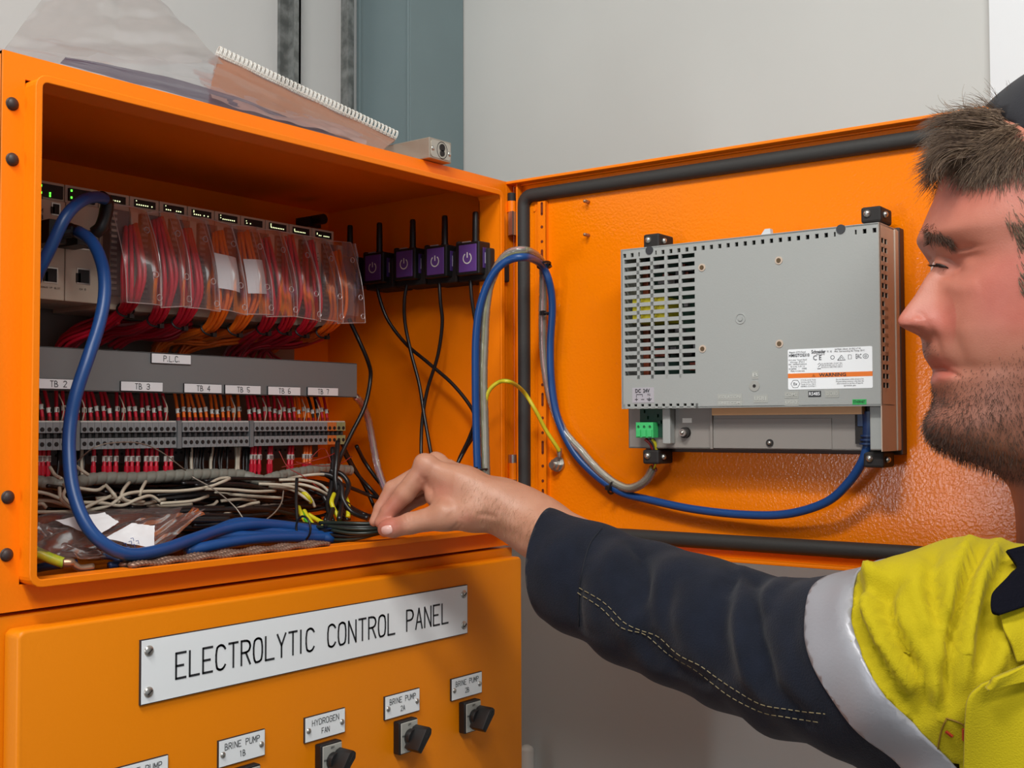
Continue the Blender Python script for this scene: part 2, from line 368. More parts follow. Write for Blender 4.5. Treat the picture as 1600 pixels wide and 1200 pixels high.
# ---- door, swung 92 degrees
PN = -.014      # inner panel plane
T1 = .572; DZ0, DZ1 = -.152, ZT
door = put('door', MB().obox(DP(T1/2+.002, (DZ0+DZ1)/2, PN-.0015), Dd, UZ, Dn, T1/2, (DZ1-DZ0)/2-.001, .0015), ORANGE_DOOR, cab)
rim = MB()
def dbox(mb, t0, t1, z0, z1, n0, n1, mi=0): mb.obox(DP((t0+t1)/2, (z0+z1)/2, (n0+n1)/2), Dd, UZ, Dn, abs(t1-t0)/2, abs(z1-z0)/2, abs(n1-n0)/2, mi)
dbox(rim, .002, T1, DZ1-.003, DZ1, PN, .001); dbox(rim, .002, T1, DZ0, DZ0+.003, PN, .001); dbox(rim, .012, .014, DZ0, DZ1, PN, -.004); dbox(rim, T1-.003, T1, DZ0, DZ1, PN, .001)
dbox(rim, -.001, .0022, DZ0, DZ1, PN, .0005); dbox(rim, .004, T1, DZ1-.0045, DZ1-.003, PN, PN+.004)
put('door_rim', rim, ORANGE, door, bevel=.0006)
# gasket
gt0 = tz(817, 360, PN+.004)[0]; gz1 = tz(1200, 250, PN+.005)[1]; gz0 = tz(1280, 857, PN+.005)[1]
g = MB(); path = [DP(x, z, PN+.003) for x, z in rrect(gt0, gz0, T1-.016, gz1, .012, 6)]
pp = []
for i in range(len(path)):
    a, c = path[i], path[(i+1) % len(path)]; n = max(1, int(np.linalg.norm(c-a)/.03)); pp += [a+(c-a)*k/n for k in range(n)]
g.tube(pp, .0075, 14, closed=True); put('gasket', g, RUBBER, door, smooth=True)
# perforated stiffener strip
g = MB(); s0 = tz(845, 400, PN)[0]; s1 = tz(854, 400, PN+.004)[0]; sz1 = tz(849, 316, PN)[1]; sz0 = gz0+.012
o2 = [(s0, sz0), (s1, sz0), (s1, sz1), (s0, sz1)]
dbox(g, s0-.007, s0, sz0, sz1, PN, PN+.0012); dbox(g, s0, s1, sz0, sz1, PN+.0035, PN+.005); dbox(g, s0-.0006, s0+.0006, sz0, sz1, PN, PN+.005); dbox(g, s1-.001, s1, sz0, sz1, PN, PN+.005)
zz = sz1-.008; k = 0
sc = (s0+s1)/2
while zz > sz0+.01:
    if k % 3 == 0: g.obox(DP(sc, zz, PN+.0052), Dd, UZ, Dn, .0014, .006, .0003, 1); g.disc(DP(sc, zz+.006, PN+.0052), Dn, .0014, 10, 1, .0003); g.disc(DP(sc, zz-.006, PN+.0052), Dn, .0014, 10, 1, .0003); zz -= .020
    else: g.disc(DP(sc, zz, PN+.0052), Dn, .0016, 12, 1, .0003); zz -= .016
    k += 1
put('stiffener_strip', g, [ORANGE, mat('deep_hole', (110, 40, 4), .8)], door)
for (u, v) in ((920, 316), (920, 368)):
    q = onD(u, v, PN); g = MB(); g.cyl(q, q+Dn*.008, .0018, 10); g.ball(q+Dn*.008, .0019, 6); put('weld_stud', g, COPPER, door, smooth=True)
q = onD(873, 726, PN); g = MB(); g.cyl(q, q+Dn*.004, .0075, 20); g.cyl(q+Dn*.004, q+Dn*.0095, .0062, 6); g.cyl(q, q+Dn*.014, .0036, 14); put('earth_stud', g, STEEL, door, smooth='angle')
for v in (328, 780):
    g = MB(); g.disc(onD(837, v, PN), Dn, .002, 12, h=.002); put('rivet', g, ORANGE, door, smooth='angle')

# ================================================================== LOWER CABINET
low = thing('lower_cabinet', 'lower orange cabinet with closed door carrying the name plate and rotary switches', 'cabinet', (W/2, .14, ZF))
ZL = -.1545
b = MB(); b.box((0, 0, ZF+.002), (W+.012, DEP, ZL)); put('body', b, ORANGE_LOW, low, bevel=.002)
b = MB(); DLY = -.021
pts = rrect(.006, ZF+.05, .577, -.1625, .006, 5)
b.prism(pts, lambda x, z, d: np.array([x, d, z]), -.001, DLY)
ldoor = put('door', b, ORANGE_LOW, low, bevel=.0028, seg=3, smooth='angle', fixn=True)

# name plate
nX = X_; nN = -Y_
A = onY(217, 1000, DLY-.001); B = onY(728, 986, DLY-.001)
npz1 = onY(217, 1000, DLY)[2]; npz0 = onY(217, 1102, DLY)[2]; npx0, npx1 = onY(217, 1050, DLY)[0], onY(728, 950, DLY)[0]
npl = put('name_plate', MB().box((npx0, DLY-.0022, npz0), (npx1, DLY, npz1)).box((npx0+.0006, DLY-.0024, npz0+.0006), (npx1-.0006, DLY-.0021, npz1-.0006), 1), [INK, LABELW])
tag(npl, 'long white engraved name plate reading ELECTROLYTIC CONTROL PANEL on the lower door', 'sign')
m = MB(); hh = .0195; wch, gp = .0098, .0040
x0_, x1_ = onY(272, 1035, DLY)[0], onY(697, 960, DLY)[0]; txt = 'ELECTROLYTIC CONTROL PANEL'
s_ = (x1_-x0_)/twidth(txt, wch, gp); wch *= s_; gp *= s_
strokes(m, txt, np.array([x0_, DLY-.0024, (npz0+npz1)/2-hh/2]), X_, Z_, nN, hh, wch, gp, .0018)
put('lettering', m, INK, npl)
for x in (npx0+.007, npx1-.006):
    for z in (npz0+.009, npz1-.009):
        m = MB(); c = np.array([x, DLY-.0024, z]); m.ball(c, (.0042, .0022, .0042), 10); m.obox(c-Y_*.0022, (.8, 0, .6), Y_, (-.6, 0, .8), .0024, .0003, .0004, 1)
        put('screw', m, [STEEL, MATTEB], npl, smooth=True)
# small plates and switches
SW = [((175, 1193, 261, 1), 'BRINE PUMP', '1A', False), ((339, 1160, 412, 1137), 'BRINE PUMP', '1B', True), ((474, 1123, 537, 1104), 'HYDROGEN', 'FAN', True), ((599, 1088, 653, 1072), 'BRINE PUMP', '2A', True), ((703, 1058, 751, 1046), 'BRINE PUMP', '2B', True)]
ztop = np.mean([onY(339, 1160, DLY)[2], onY(474, 1123, DLY)[2], onY(599, 1088, DLY)[2], onY(703, 1058, DLY)[2]])
pw = np.mean([onY(412, 1140, DLY)[0]-onY(339, 1160, DLY)[0], onY(537, 1110, DLY)[0]-onY(474, 1123, DLY)[0], onY(653, 1080, DLY)[0]-onY(599, 1088, DLY)[0]])
ph = .0218
print('switch plates', ztop, pw)
sproto = None
for k, (bx, l1, l2, sw) in enumerate(SW):
    x0 = onY(bx[0], bx[1], DLY)[0]; x1 = x0+pw
    pl = put('engraved_plate', MB().box((x0, DLY-.0020, ztop-ph), (x1, DLY, ztop)).box((x0+.0005, DLY-.0022, ztop-ph+.0005), (x1-.0005, DLY-.0019, ztop-.0005), 1), [INK, LABELW])
    tag(pl, 'small white engraved plate reading %s %s above a rotary switch' % (l1, l2), 'sign')
    m = MB(); C = np.array([(x0+x1)/2, DLY-.0022, ztop-.0062]); s = pw*.74/twidth(l1, .0024, .0009) if len(l1) > 8 else pw*.66/twidth(l1, .0024, .0009)
    ctext(m, l1, C, X_, Z_, nN, .0050, .0024*s, .0009*s, .00055); ctext(m, l2, C-Z_*.0085, X_, Z_, nN, .0046, .0024, .0009, .00055)
    put('lettering', m, INK, pl)
    for x in (x0+.0042, x1-.0040):
        m = MB(); m.ball((x, DLY-.0022, ztop-ph*.55), (.0026, .0018, .0026), 8); put('screw', m, STEEL, pl, smooth=True)
    sx = (x0+x1)/2+.0015; sz = ztop-ph-.019
    if sproto is None:
        st = thing('rotary_switch', 'x', 'switch', (sx, DLY, sz), 'rotary selector switches on the lower door'); sproto = st
        m = MB(); m.box((sx-.0125, DLY-.009, sz-.0155), (sx+.0125, DLY, sz+.0155)); put('base', m, BLACKP, st, bevel=.0015)
        m = MB(); m.box((sx-.0112, DLY-.0098, sz-.0142), (sx+.0112, DLY-.0088, sz+.0142)); fp = put('face_plate', m, mat('brushed_face', (190, 190, 182), .4, .3), st, bevel=.0005)
        m = MB()
        for (a, c, tx) in ((0, .0115, 'OFF'), (-.0080, .002, 'MAN'), (.0080, .006, 'AUTO')): ctext(m, tx, (sx+a, DLY-.0098, sz+c), X_, Z_, nN, .0017, .0011, .0004, .0003)
        put('face_marking', m, INK, fp)
        m = MB(); m.cyl((sx, DLY-.0098, sz), (sx, DLY-.016, sz), .0078, 24)
        ax = np.array([math.cos(.9), 0, math.sin(.9)]); az = np.array([-math.sin(.9), 0, math.cos(.9)])
        outl = [(-.0125, -.0032), (.0085, -.0046), (.0125, -.002), (.0125, .002), (.0085, .0046), (-.0125, .0032)]
        m.prism(outl, lambda a, c, d: np.array([sx, 0, sz])+ax*a+az*c+Y_*d, DLY-.012, DLY-.030)
        kn = put('knob', m, BLACKP, st, bevel=.0009, smooth='angle', fixn=True)
        m = MB(); m.obox(np.array([sx, DLY-.0302, sz])+ax*.006, ax, Y_, az, .004, .0003, .0005); put('pointer_mark', m, MATTEB, kn)
    else: st = dup(sproto, (sx, DLY, sz))
    st['label'] = 'black rotary selector switch below the %s %s plate' % (l1, l2)


# ================================================================== PLC RACK
PY = .165
def pl(u, v, y=PY): return onY(u, v, y)
pz1 = pl(55, 279)[2]; pz0 = pl(55, 466)[2]
rack_x0, rack_x1 = pl(50, 300)[0]-.012, pl(520, 400)[0]
print('plc z', pz0, pz1, 'x', rack_x0, rack_x1)
rk = MB(); rk.box((.035, .245, pz0+.004), (rack_x1-.01, .262, pz1+.010)); rk.box((.035, .235, pz1+.002), (rack_x1-.012, .262, pz1+.012))
rack = put('backplane_rack', rk, mat('dark_rack', (84, 74, 68), .5, .3), None, bevel=.001); tag(rack, 'dark backplane rail behind the row of control modules', 'rack')
MW = .0318
def leds(parent, x0, x1, z0, z1, y, kind, seed):
    m = MB().box((x0, y-.0006, z0), (x1, y+.004, z1)); d = put('led_display', m, MATTEB, parent)
    r = random.Random(seed); L = MB()
    if kind == 'g':
        for (a, c) in ((.08, .8), (.08, .25), (.45, .3), (.45, .1)): 
            cx, cz = x0+(x1-x0)*a, z0+(z1-z0)*c; L.box((cx-.0007, y-.0010, cz-.0009), (cx+.0007, y-.0006, cz+.0009))
        put('status_light', L, LEDG, d)
    else:
        n = kind
        for i in range(n):
            if r.random() < .2: continue
            cx = x0+(x1-x0)*(.12+.8*i/8); cz = z0+(z1-z0)*.3; L.box((cx-.0005, y-.0010, cz-.0005), (cx+.0005, y-.0006, cz+.0005))
        for c in (.45, .62, .8): 
            if r.random() < .6: L.box((x0+.0018, y-.001, z0+(z1-z0)*c-.0004), (x0+.0026, y-.0006, z0+(z1-z0)*c+.0004))
        put('status_light', L, LEDW, d)
def shell(x0, x1, y0, z0, z1, parent, fd=.0):
    m = MB(); m.box((x0+.0004, y0, z0), (x1-.0004, .245, z1-.0165)); m.box((x0+.0004, y0+.002, z1-.0165), (x1-.0004, .245, z1)); return put('housing', m, PLCM, parent, bevel=.0008)
def port(parent, cx, cz, w, h, y, name='network_port'):
    m = MB(); m.box((cx-w/2-.0012, y-.0008, cz-h/2-.0012), (cx+w/2+.0012, y+.0006, cz+h/2+.0012)); m.box((cx-w/2, y-.0011, cz-h/2), (cx+w/2, y+.0004, cz+h/2), 1)
    m.box((cx-w*.28, y-.0011, cz-h/2), (cx-w/2-.0018, y+.0004, cz+h*.2), 1)
    return put(name, m, [STEEL, MATTEB], parent)
xm = []      # module boundaries
xA = pl(48, 300)[0]; x103 = pl(103, 300)[0]; x155 = pl(156, 300)[0]
# processor
cpu = thing('processor_module', 'cream processor module at the far left of the control rack', 'control module', ((x103-MW/2), .20, pz0))
shell(x103-MW, x103, PY, pz0, pz1, cpu)
leds(cpu, x103-.026, x103-.003, pz1-.0145, pz1-.003, PY, 'g', 1)
c = pl(87, 327); port(cpu, c[0], c[2], .006, .009, PY, 'usb_port')
c = pl(79, 430); port(cpu, c[0], c[2], .011, .012, PY)
m = MB(); c = pl(64, 330)
for k, ch in enumerate('M340'): strokes(m, ch, (c[0]-.001, PY, c[2]-.001-k*.006), X_, Z_, -Y_, .0036, .0026, .001, .0007)
strokes(m, 'MODBUS VP SLOT', (pl(60, 449)[0], PY, pl(60, 449)[2]), X_, Z_, -Y_, .0014, .0010, .0005, .00025)
m.box((c[0]-.002, PY-.0003, c[2]+.011), (c[0]+.0015, PY+.0003, c[2]+.015))
put('printed_marking', m, mat('taupe_ink', (96, 84, 74), .6), cpu)
eth = thing('network_module', 'cream network module with a black plug, second from left in the control rack', 'control module', ((x103+x155)/2, .20, pz0))
shell(x103, x155, PY, pz0, pz1, eth)
leds(eth, x103+.003, x155-.005, pz1-.0145, pz1-.003, PY, 'g', 2)
c = pl(130, 432); port(eth, c[0], c[2], .011, .012, PY)
c = pl(133, 375); port(eth, c[0], c[2], .012, .016, PY)
m = MB(); strokes(m, 'CH 0', (pl(124, 453)[0], PY, pl(124, 453)[2]), X_, Z_, -Y_, .0016, .0012, .0005, .0003); put('printed_marking', m, MATS['taupe_ink'], eth)
# nine wired I/O modules
disp = [(161, 196), (203, 239), (248, 283), (292, 325), (333, 365), (373, 403), (411, 440), (447, 475), (482, 508)]
iox = [x155+(pl(524, 350)[0]-x155)*k/9 for k in range(10)]
names_side = ['leftmost', 'second from left', 'third from left', 'fourth from left', 'middle', 'fourth from right', 'third from right', 'second from right', 'rightmost']
for k in range(9):
    a, bb = iox[k], iox[k+1]
    io = thing('signal_module', '%s of the nine cream wired signal modules in the rack' % names_side[k], 'control module', ((a+bb)/2, .20, pz0-.002), 'wired signal modules in the control rack')
    shell(a, bb, PY, pz0-.004, pz1, io)
    w = bb-a
    leds(io, a+w*.14, a+w*.86, pz1-.0095, pz1-.0025, PY+.002, 8 if k != 5 else 4, 10+k)
    m = MB(); m.box((a+w*.10, PY-.012, pz0+.008), (a+w*.72, PY, pz1-.018)); put('terminal_block', m, mat('terminal_dark', (92, 74, 70), .5), io, bevel=.0008)
    m = MB()
    for q in range(14): 
        cz = pz0+.014+q*(pz1-pz0-.036)/13; m.box((a+w*.12, PY-.0135, cz-.0012), (a+w*.30, PY-.011, cz+.0012))
    put('screw_row', m, mat('terminal_tin', (150, 138, 128), .4, .4), io)
    m = MB(); m.box((a+w*.74, PY-.0136, pz0+.004), (a+w*.97, PY, pz1-.018))
    for q in range(16): m.disc((a+w*.83, PY-.0137, pz0+.012+q*.0042), Y_, .0006, 6, 1, .0002)
    put('marking_strip', m, [PLCM, MATTEB], io)
    # hinged clear cover, slightly bulged and creased
    n1, n2 = 14, 10; zt, zb = pz1-.016, pz0-.001
    a2, b2 = a-.001+.004*math.sin(k*2.1), bb+.004
    G = np.zeros((n1, n2, 3)); tilt = .004*math.sin(k*1.7)
    for i in range(n1):
        s = i/(n1-1)
        for j in range(n2):
            t = j/(n2-1)
            G[i, j] = (a2+(b2-a2)*t+.004*s, PY-.020-.020*math.sin(min(1, s*1.25)*math.pi*.5)-.004*math.sin(t*math.pi)+.0008*math.sin(9*t+5*s+k), zt+(zb-zt)*s+tilt*(t-.5))
    m = MB(); m.grid(G)
    top = np.stack([np.stack([np.array([a2+(b2-a2)*j/(n2-1), PY-.002, zt+.003]) for j in range(n2)]), G[0]]); m.grid(top)
    side = np.stack([np.stack([np.array([G[i, 0][0], PY-.004, G[i, 0][2]]) for i in range(n1)]), G[:, 0]]); m.grid(side)
    side = np.stack([np.stack([np.array([G[i, -1][0], PY-.004, G[i, -1][2]]) for i in range(n1)]), G[:, -1]]); m.grid(side)
    cv = put('clear_cover', m, CLEAR, io, smooth='angle')
    m = MB(); rimp = np.vstack([G[0], G[:, -1], G[-1][::-1], G[::-1, 0]]); m.tube(rimp, .00045, 4, closed=True)
    for (i, j) in ((n1-2, n2-2), (3, n2-3), (9, n2-3)): 
        cc = G[i, j]; a_ = np.arange(13)*2*math.pi/12; m.tube([cc+np.array([.0028*math.cos(x), -.0008, .0028*math.sin(x)]) for x in a_], .0004, 4)
    put('cover_edge', m, film('clear_edge_plastic', (232, 214, 210), .55, .2, .2), cv)
    if k in (3, 4):
        m = MB(); m.grid(G[5:11, 1:8]+np.array([0, .0012, 0])); put('paper_insert', m, PAPER, io)

# end cover bracket hanging past the last module
m = MB(); x0 = iox[9]; q0 = pl(526, 380, PY-.02); q1 = pl(552, 495, PY-.02)
m.prism([(q0[0], q0[2]), (q1[0]-.006, q0[2]+.001), (q1[0]-.002, q0[2]-.012), (q1[0], q1[2]+.028), (q1[0]-.008, q1[2]+.018), (q1[0]-.001, q1[2]+.012), (q1[0]-.002, q1[2]), (q0[0], q1[2])], lambda a, c, d: np.array([a, d, c]), PY-.030, PY-.0285)
o = put('clear_side_guard', m, CLEAR, None, fixn=True); tag(o, 'crinkled clear plastic guard hanging past the rightmost signal module', 'cover')
# screw clamps on the rack
m = MB(); q = onY(488, 345, .23); m.cyl(q-Y_*.0, q-Y_*.02, .006, 14); m.box((q[0]-.008, q[1]-.004, q[2]-.008), (q[0]+.010, q[1]+.02, q[2]+.004))
tag(put('cable_clip', m, BLACKP, None), 'small black clip on top of the rack at its right end', 'clip')

# ---- wire bundles down from each module
BND = [((204, 356), (209, 420), (205, 462), (196, 484), (160, 508), (112, 528), (98, 548), 'crimson', 9),
       ((246, 346), (258, 420), (256, 465), (243, 500), (212, 512), (178, 516), (150, 530), 'crimson', 9),
       ((290, 362), (299, 430), (298, 470), (281, 504), (250, 516), (205, 522), (180, 535), 'crimson', 9),
       ((340, 366), (347, 440), (345, 480), (326, 514), (290, 522), (262, 528), (248, 548), 'orange', 8),
       ((380, 366), (391, 440), (389, 478), (367, 515), (335, 523), (300, 530), (282, 548), 'orange', 8),
       ((413, 376), (422, 440), (424, 482), (412, 513), (385, 530), (368, 545), (360, 560), 'crimson', 7),
       ((450, 372), (456, 440), (457, 478), (444, 513), (415, 527), (390, 535), (372, 552), 'crimson', 7),
       ((482, 380), (488, 450), (489, 490), (472, 517), (440, 530), (412, 540), (400, 560), 'crimson', 7),
       ((524, 396), (529, 450), (527, 494), (504, 519), (478, 527), (440, 532), (420, 545), 'orange', 7)]
TIE = []
for k, bd in enumerate(BND):
    pts = bd[:7]; col = bd[7]; n = bd[8]
    ys = [PY-.014, PY-.030, PY-.026, PY-.004, PY+.03, PY+.055, PY+.07]
    base = [onY(p[0], p[1], y) for p, y in zip(pts, ys)]
    bn = thing('wire_bundle', '%s wires tied in a hanging bundle below the %s wired signal module' % (col, names_side[k]), 'wires', base[3], 'wire bundles under the control rack')
    r = random.Random(k)
    for q in range(n):
        ang = 2*math.pi*q/n*1.0; sp = [.0052, .0098, .0088, .0060, .0072, .0078, .0085]
        P = [b_+np.array([sp[i]*math.cos(ang+i*.12)*(1 if i != 1 else 1.15), .5*sp[i]*math.sin(ang+i*.12), (.010*(q/n-.5) if i == 0 else (sp[i]*.75*math.sin(ang+1) if i > 3 else 0))])+np.array([r.uniform(-1, 1), r.uniform(-1, 1), r.uniform(-1, 1)])*.0006 for i, b_ in enumerate(base)]
        m = MB(); m.tube(spl(P, 6), .0020, 7)
        mt = RED if col == 'crimson' else ORW
        if q == 2 and k in (1, 5, 6): mt = mat('pink_wire', (226, 150, 150), .4)
        put('wire', m, mt, bn, smooth=True)
    d = base[4]-base[2]; d /= np.linalg.norm(d); u_ = np.cross(d, Y_); u_ /= np.linalg.norm(u_); w_ = np.cross(d, u_)
    m = MB(); m.tube([base[3]+(u_*math.cos(a)*.0088+w_*math.sin(a)*.0068) for a in np.arange(20)*2*math.pi/20], .0010, 6, closed=True)
    m.obox(base[3]-Z_*.006+X_*.003-Y_*.004, X_, Y_, Z_, .0024, .0022, .002)
    put('cable_tie', m, BLACKP, bn)
# sideways loom behind
def loom(name, label, pix, y, n, r, mt, spread, seed=0, tie=None):
    base = [onY(u, v, yy) for (u, v), yy in zip(pix, y if isinstance(y, (list, tuple)) else [y]*len(pix))]
    o = thing(name, label, 'wires', base[0]); rr = random.Random(seed)
    for q in range(n):
        a = 2*math.pi*q/n; P = [b_+np.array([spread*.4*math.cos(a+i*.3), spread*.5*math.cos(a+i*.3), spread*math.sin(a+i*.3)]) for i, b_ in enumerate(base)]
        m = MB(); m.tube(spl(P, 6), r, 7); put('wire', m, mt[q % len(mt)], o, smooth=True)
    return o
loom('wire_loom', 'crimson wires swept left from the first bundle into the grey duct', [(186, 492), (150, 510), (118, 522), (98, 540), (90, 560)], [.18, .21, .225, .235, .235], 9, .0018, [RED, DRED], .008, 3)
loom('wire_loom', 'crimson wires looping left under the second and third bundles', [(300, 505), (262, 522), (222, 520), (180, 508), (140, 516), (110, 540)], [.19, .2, .215, .225, .235, .24], 8, .0018, [RED, DRED], .006, 4)
loom('wire_loom', 'orange wires running left under the two orange bundles', [(420, 520), (370, 528), (320, 530), (275, 527), (250, 540), (238, 565)], [.2, .2, .205, .21, .22, .225], 8, .0018, [ORW], .006, 5)
loom('wire_loom', 'orange wires dropping into the duct left of the P.L.C. label wires', [(345, 530), (315, 535), (290, 545), (278, 565)], [.2, .21, .22, .225], 7, .0018, [ORW], .006, 6)
loom('wire_loom', 'crimson wires running left under the right-hand bundles to the duct', [(505, 522), (460, 535), (410, 536), (385, 545), (368, 570)], [.19, .2, .21, .22, .225], 8, .0018, [RED, DRED], .006, 7)
loom('wire_loom', 'thin crimson pair curving down into the duct near its right end', [(424, 532), (416, 542), (428, 558), (448, 570)], [.22, .22, .215, .2], 3, .0014, [RED, DRED], .003, 8)

# ================================================================== CABLE DUCT
DY = .155
dz1 = (onY(55, 540, DY)[2]+onY(558, 568, DY)[2])/2; dz0_ = (onY(55, 611, DY)[2]+onY(558, 620, DY)[2])/2; dx1 = onY(558, 590, DY)[0]
dd = thing('cable_duct', 'long grey plastic cable duct between the control rack and the terminal row', 'duct', (.26, .2, dz0_))
m = MB(); m.box((.032, DY, dz0_), (dx1, DY+.0018, dz1)); m.box((.032, DY, dz1-.0015), (dx1, DY+.008, dz1)); m.box((.032, DY, dz0_), (dx1, DY+.006, dz0_+.0015)); put('front_cover', m, DUCTM, dd, bevel=.0006)
m = MB()
x = .034
while x < dx1-.004:
    m.box((x, DY+.003, dz1-.018), (x+.006, DY+.0045, dz1-.002)); m.box((x, .258, dz0_+.002), (x+.006, .2595, dz1)); x += .010
m.box((.032, DY+.003, dz0_+.0015), (dx1-.001, DY+.0045, dz1-.018)); m.box((.032, DY+.003, dz0_+.0015), (dx1-.001, .26, dz0_+.003))
for q in range(8): z = dz0_+.003+q*.0042; m.box((dx1-.0015, DY+.002+.0006*(q % 2), z), (dx1-.0004, DY+.004+.0006*(q % 2), z+.0022))
put('slotted_trunk', m, DUCTM, dd)
# labels on the duct
def duct_label(u0, u1, vm, h, txt, lab):
    x0, x1 = onY(u0, vm, DY)[0], onY(u1, vm, DY)[0]; z = onY((u0+u1)/2, vm, DY)[2]
    m = MB(); m.box((x0, DY-.0016, z-h/2), (x1, DY, z+h/2)); m.box((x0+.0004, DY-.0018, z-h/2+.0004), (x1-.0004, DY-.0014, z+h/2-.0004), 1)
    o = put('engraved_label', m, [INK, LABELW]); tag(o, lab, 'label', 'engraved labels on the grey duct')
    m = MB(); ctext(m, txt, (((x0+x1)/2), DY-.0018, z), X_, Z_, -Y_, h*.56, .0030, .0012, .0006); put('lettering', m, INK, o)
duct_label(235, 297, 561, .0095, 'P.L.C.', 'white engraved label reading P.L.C. on the grey duct')
for (u0, u1, v, t_) in ((56, 122, 600, '2'), (187, 253, 604, '3'), (286, 345, 607, '4'), (350, 406, 609, '5'), (417, 468, 611, '6'), (479, 527, 612, '7')):
    duct_label(u0, u1, v, .0092, 'TB '+t_, 'white engraved label reading TB %s on the grey duct' % t_)

# ================================================================== TERMINAL ROW
TY = .165
tz1 = (onY(55, 656, TY)[2]+onY(540, 661, TY)[2])/2; tz0 = (onY(55, 700, TY)[2]+onY(540, 697, TY)[2])/2
print('terminals', tz0, tz1)
tx0, tx1 = .042, onY(540, 680, TY)[0]
m = MB(); m.box((.036, .225, tz0+.008), (tx1+.012, .262, tz1-.006)); 
m.box((.036, .218, tz0+.006), (tx1+.012, .225, tz0+.0075)); 
tag(put('mounting_rail', m, GALV), 'metal rail behind the row of grey terminal blocks', 'rail')
NT = 66; tw = (tx1-tx0)/NT
def tmesh(mt):
    m = MB(); h = tz1-tz0; w = tw*.95
    m.box((0, 0, h*.60), (w, .05, h*.98)); m.box((0, 0, 0), (w, .05, h*.40)); m.box((0, .004, h*.40), (w, .05, h*.60), 1); m.box((0, .001, h*.98), (w, .045, h*1.03), 2)
    for z in (h*.72, h*.20): m.disc((w/2, -.0001, z), Y_, tw*.30, 12, 1, .0003)
    m.box((w*.30, .002, h*.42), (w*.72, .006, h*.58), 3)
    return m.mesh('terminal_block', [mt, MATTEB, TBW, mat('terminal_slot_fill', (60, 62, 64), .6)])
tm = tmesh(TBG); tmo = tmesh(mat('ochre_terminal', (206, 120, 60), .5)); tmy = tmesh(mat('greenish_terminal', (150, 156, 110), .5))
def tb_of(u):
    return 2 if u < 156 else 3 if u < 288 else 4 if u < 350 else 5 if u < 408 else 6 if u < 470 else 7
TBN = {2: 'leftmost TB 2 label', 3: 'TB 3 label below P.L.C.', 4: 'TB 4 label, third from left', 5: 'TB 5 label, third from right', 6: 'TB 6 label, second from right', 7: 'rightmost TB 7 label'}
for i in range(NT):
    x = tx0+i*tw; u = projv(np.array([x+tw/2, TY, tz1]))[0]; s_ = tb_of(u)
    if i in (17, 33, 46): continue
    me = tmo if i in (62, 63) else tmy if i in (64, 65) else tm
    o = bpy.data.objects.new('terminal_block', me); COL.objects.link(o); o.location = (x, TY, tz0)
    if me is tm: tag(o, 'grey two-hole terminal block under the '+TBN[s_], 'terminal block', 'grey terminal blocks in section TB %d' % s_)
    elif me is tmo: tag(o, 'ochre terminal block near the right end of the terminal row', 'terminal block', 'ochre terminal blocks')
    else: tag(o, 'green-grey earth terminal block at the right end of the row', 'terminal block', 'earth terminal blocks')
for i in (17, 33, 46):
    x = tx0+i*tw; m = MB(); m.box((x+.0006, TY-.001, tz0-.001), (x+tw*.75, TY+.05, tz1+.0012))
    tag(put('end_stop', m, mat('grey_end_stop', (120, 124, 126), .5), bevel=.0004), 'plain grey end plate in the terminal row, %s of the three' % {17: 'leftmost', 33: 'middle', 46: 'rightmost'}[i], 'end plate')
# marked wires into the top of the row
wcol = lambda u: (RED, 'crimson') if (u < 272 or 392 < u < 472) else (ORW, 'orange') if u < 500 else (BLKW, 'black') if u < 510 else (RED, 'crimson')
for i in range(NT):
    x = tx0+(i+.5)*tw; u = projv(np.array([x, TY, tz1]))[0]
    if i in (17, 33, 46) or u > 524: continue
    mt, cn = wcol(u); zt = tz1+.001; r = random.Random(100+i); dxw = r.uniform(-.004, .004)
    root = thing('terminal_wire', '%s sleeved wire entering the terminals under the %s' % (cn, TBN[tb_of(u)]), 'wire', (x, TY+.012, zt), '%s terminal wires in section TB %d' % (cn, tb_of(u)))
    m = MB(); m.tube(spl([(x, TY+.012, zt+.002), (x+dxw*.2, TY+.014, zt+.012), (x+dxw, TY+.02, dz0_+.004), (x+dxw*1.5, TY+.03, dz0_+.014)], 5), .00165, 6); put('core', m, mt, root, smooth=True)
    m = MB(); m.cyl((x, TY+.012, zt), (x, TY+.012, zt+.0035), .0019, 8); put('ferrule', m, DRED, root, smooth='angle')
    zz = zt+.0065+r.uniform(0, .004); m = MB(); m.cyl((x+dxw*.1, TY+.0125, zz), (x+dxw*.25, TY+.0135, zz+.0045), .0021, 8); m.box((x-.0003, TY+.0098, zz+.0008), (x+.0004, TY+.0104, zz+.0038), 1); put('number_sleeve', m, [WHITEP, MATTEB], root, smooth='angle')
    if r.random() < .18:
        m = MB(); m.tube(spl([(x+.0015, TY+.006, zt), (x+.002, TY+.004, zt+.012), (x-.002, TY+.006, zt+.024)], 5), .0006, 5); tag(put('thin_wire', m, WHTW, smooth=True), 'thin pale wire before the sleeves under the '+TBN[tb_of(u)], 'wire', 'thin pale wires in section TB %d' % tb_of(u))
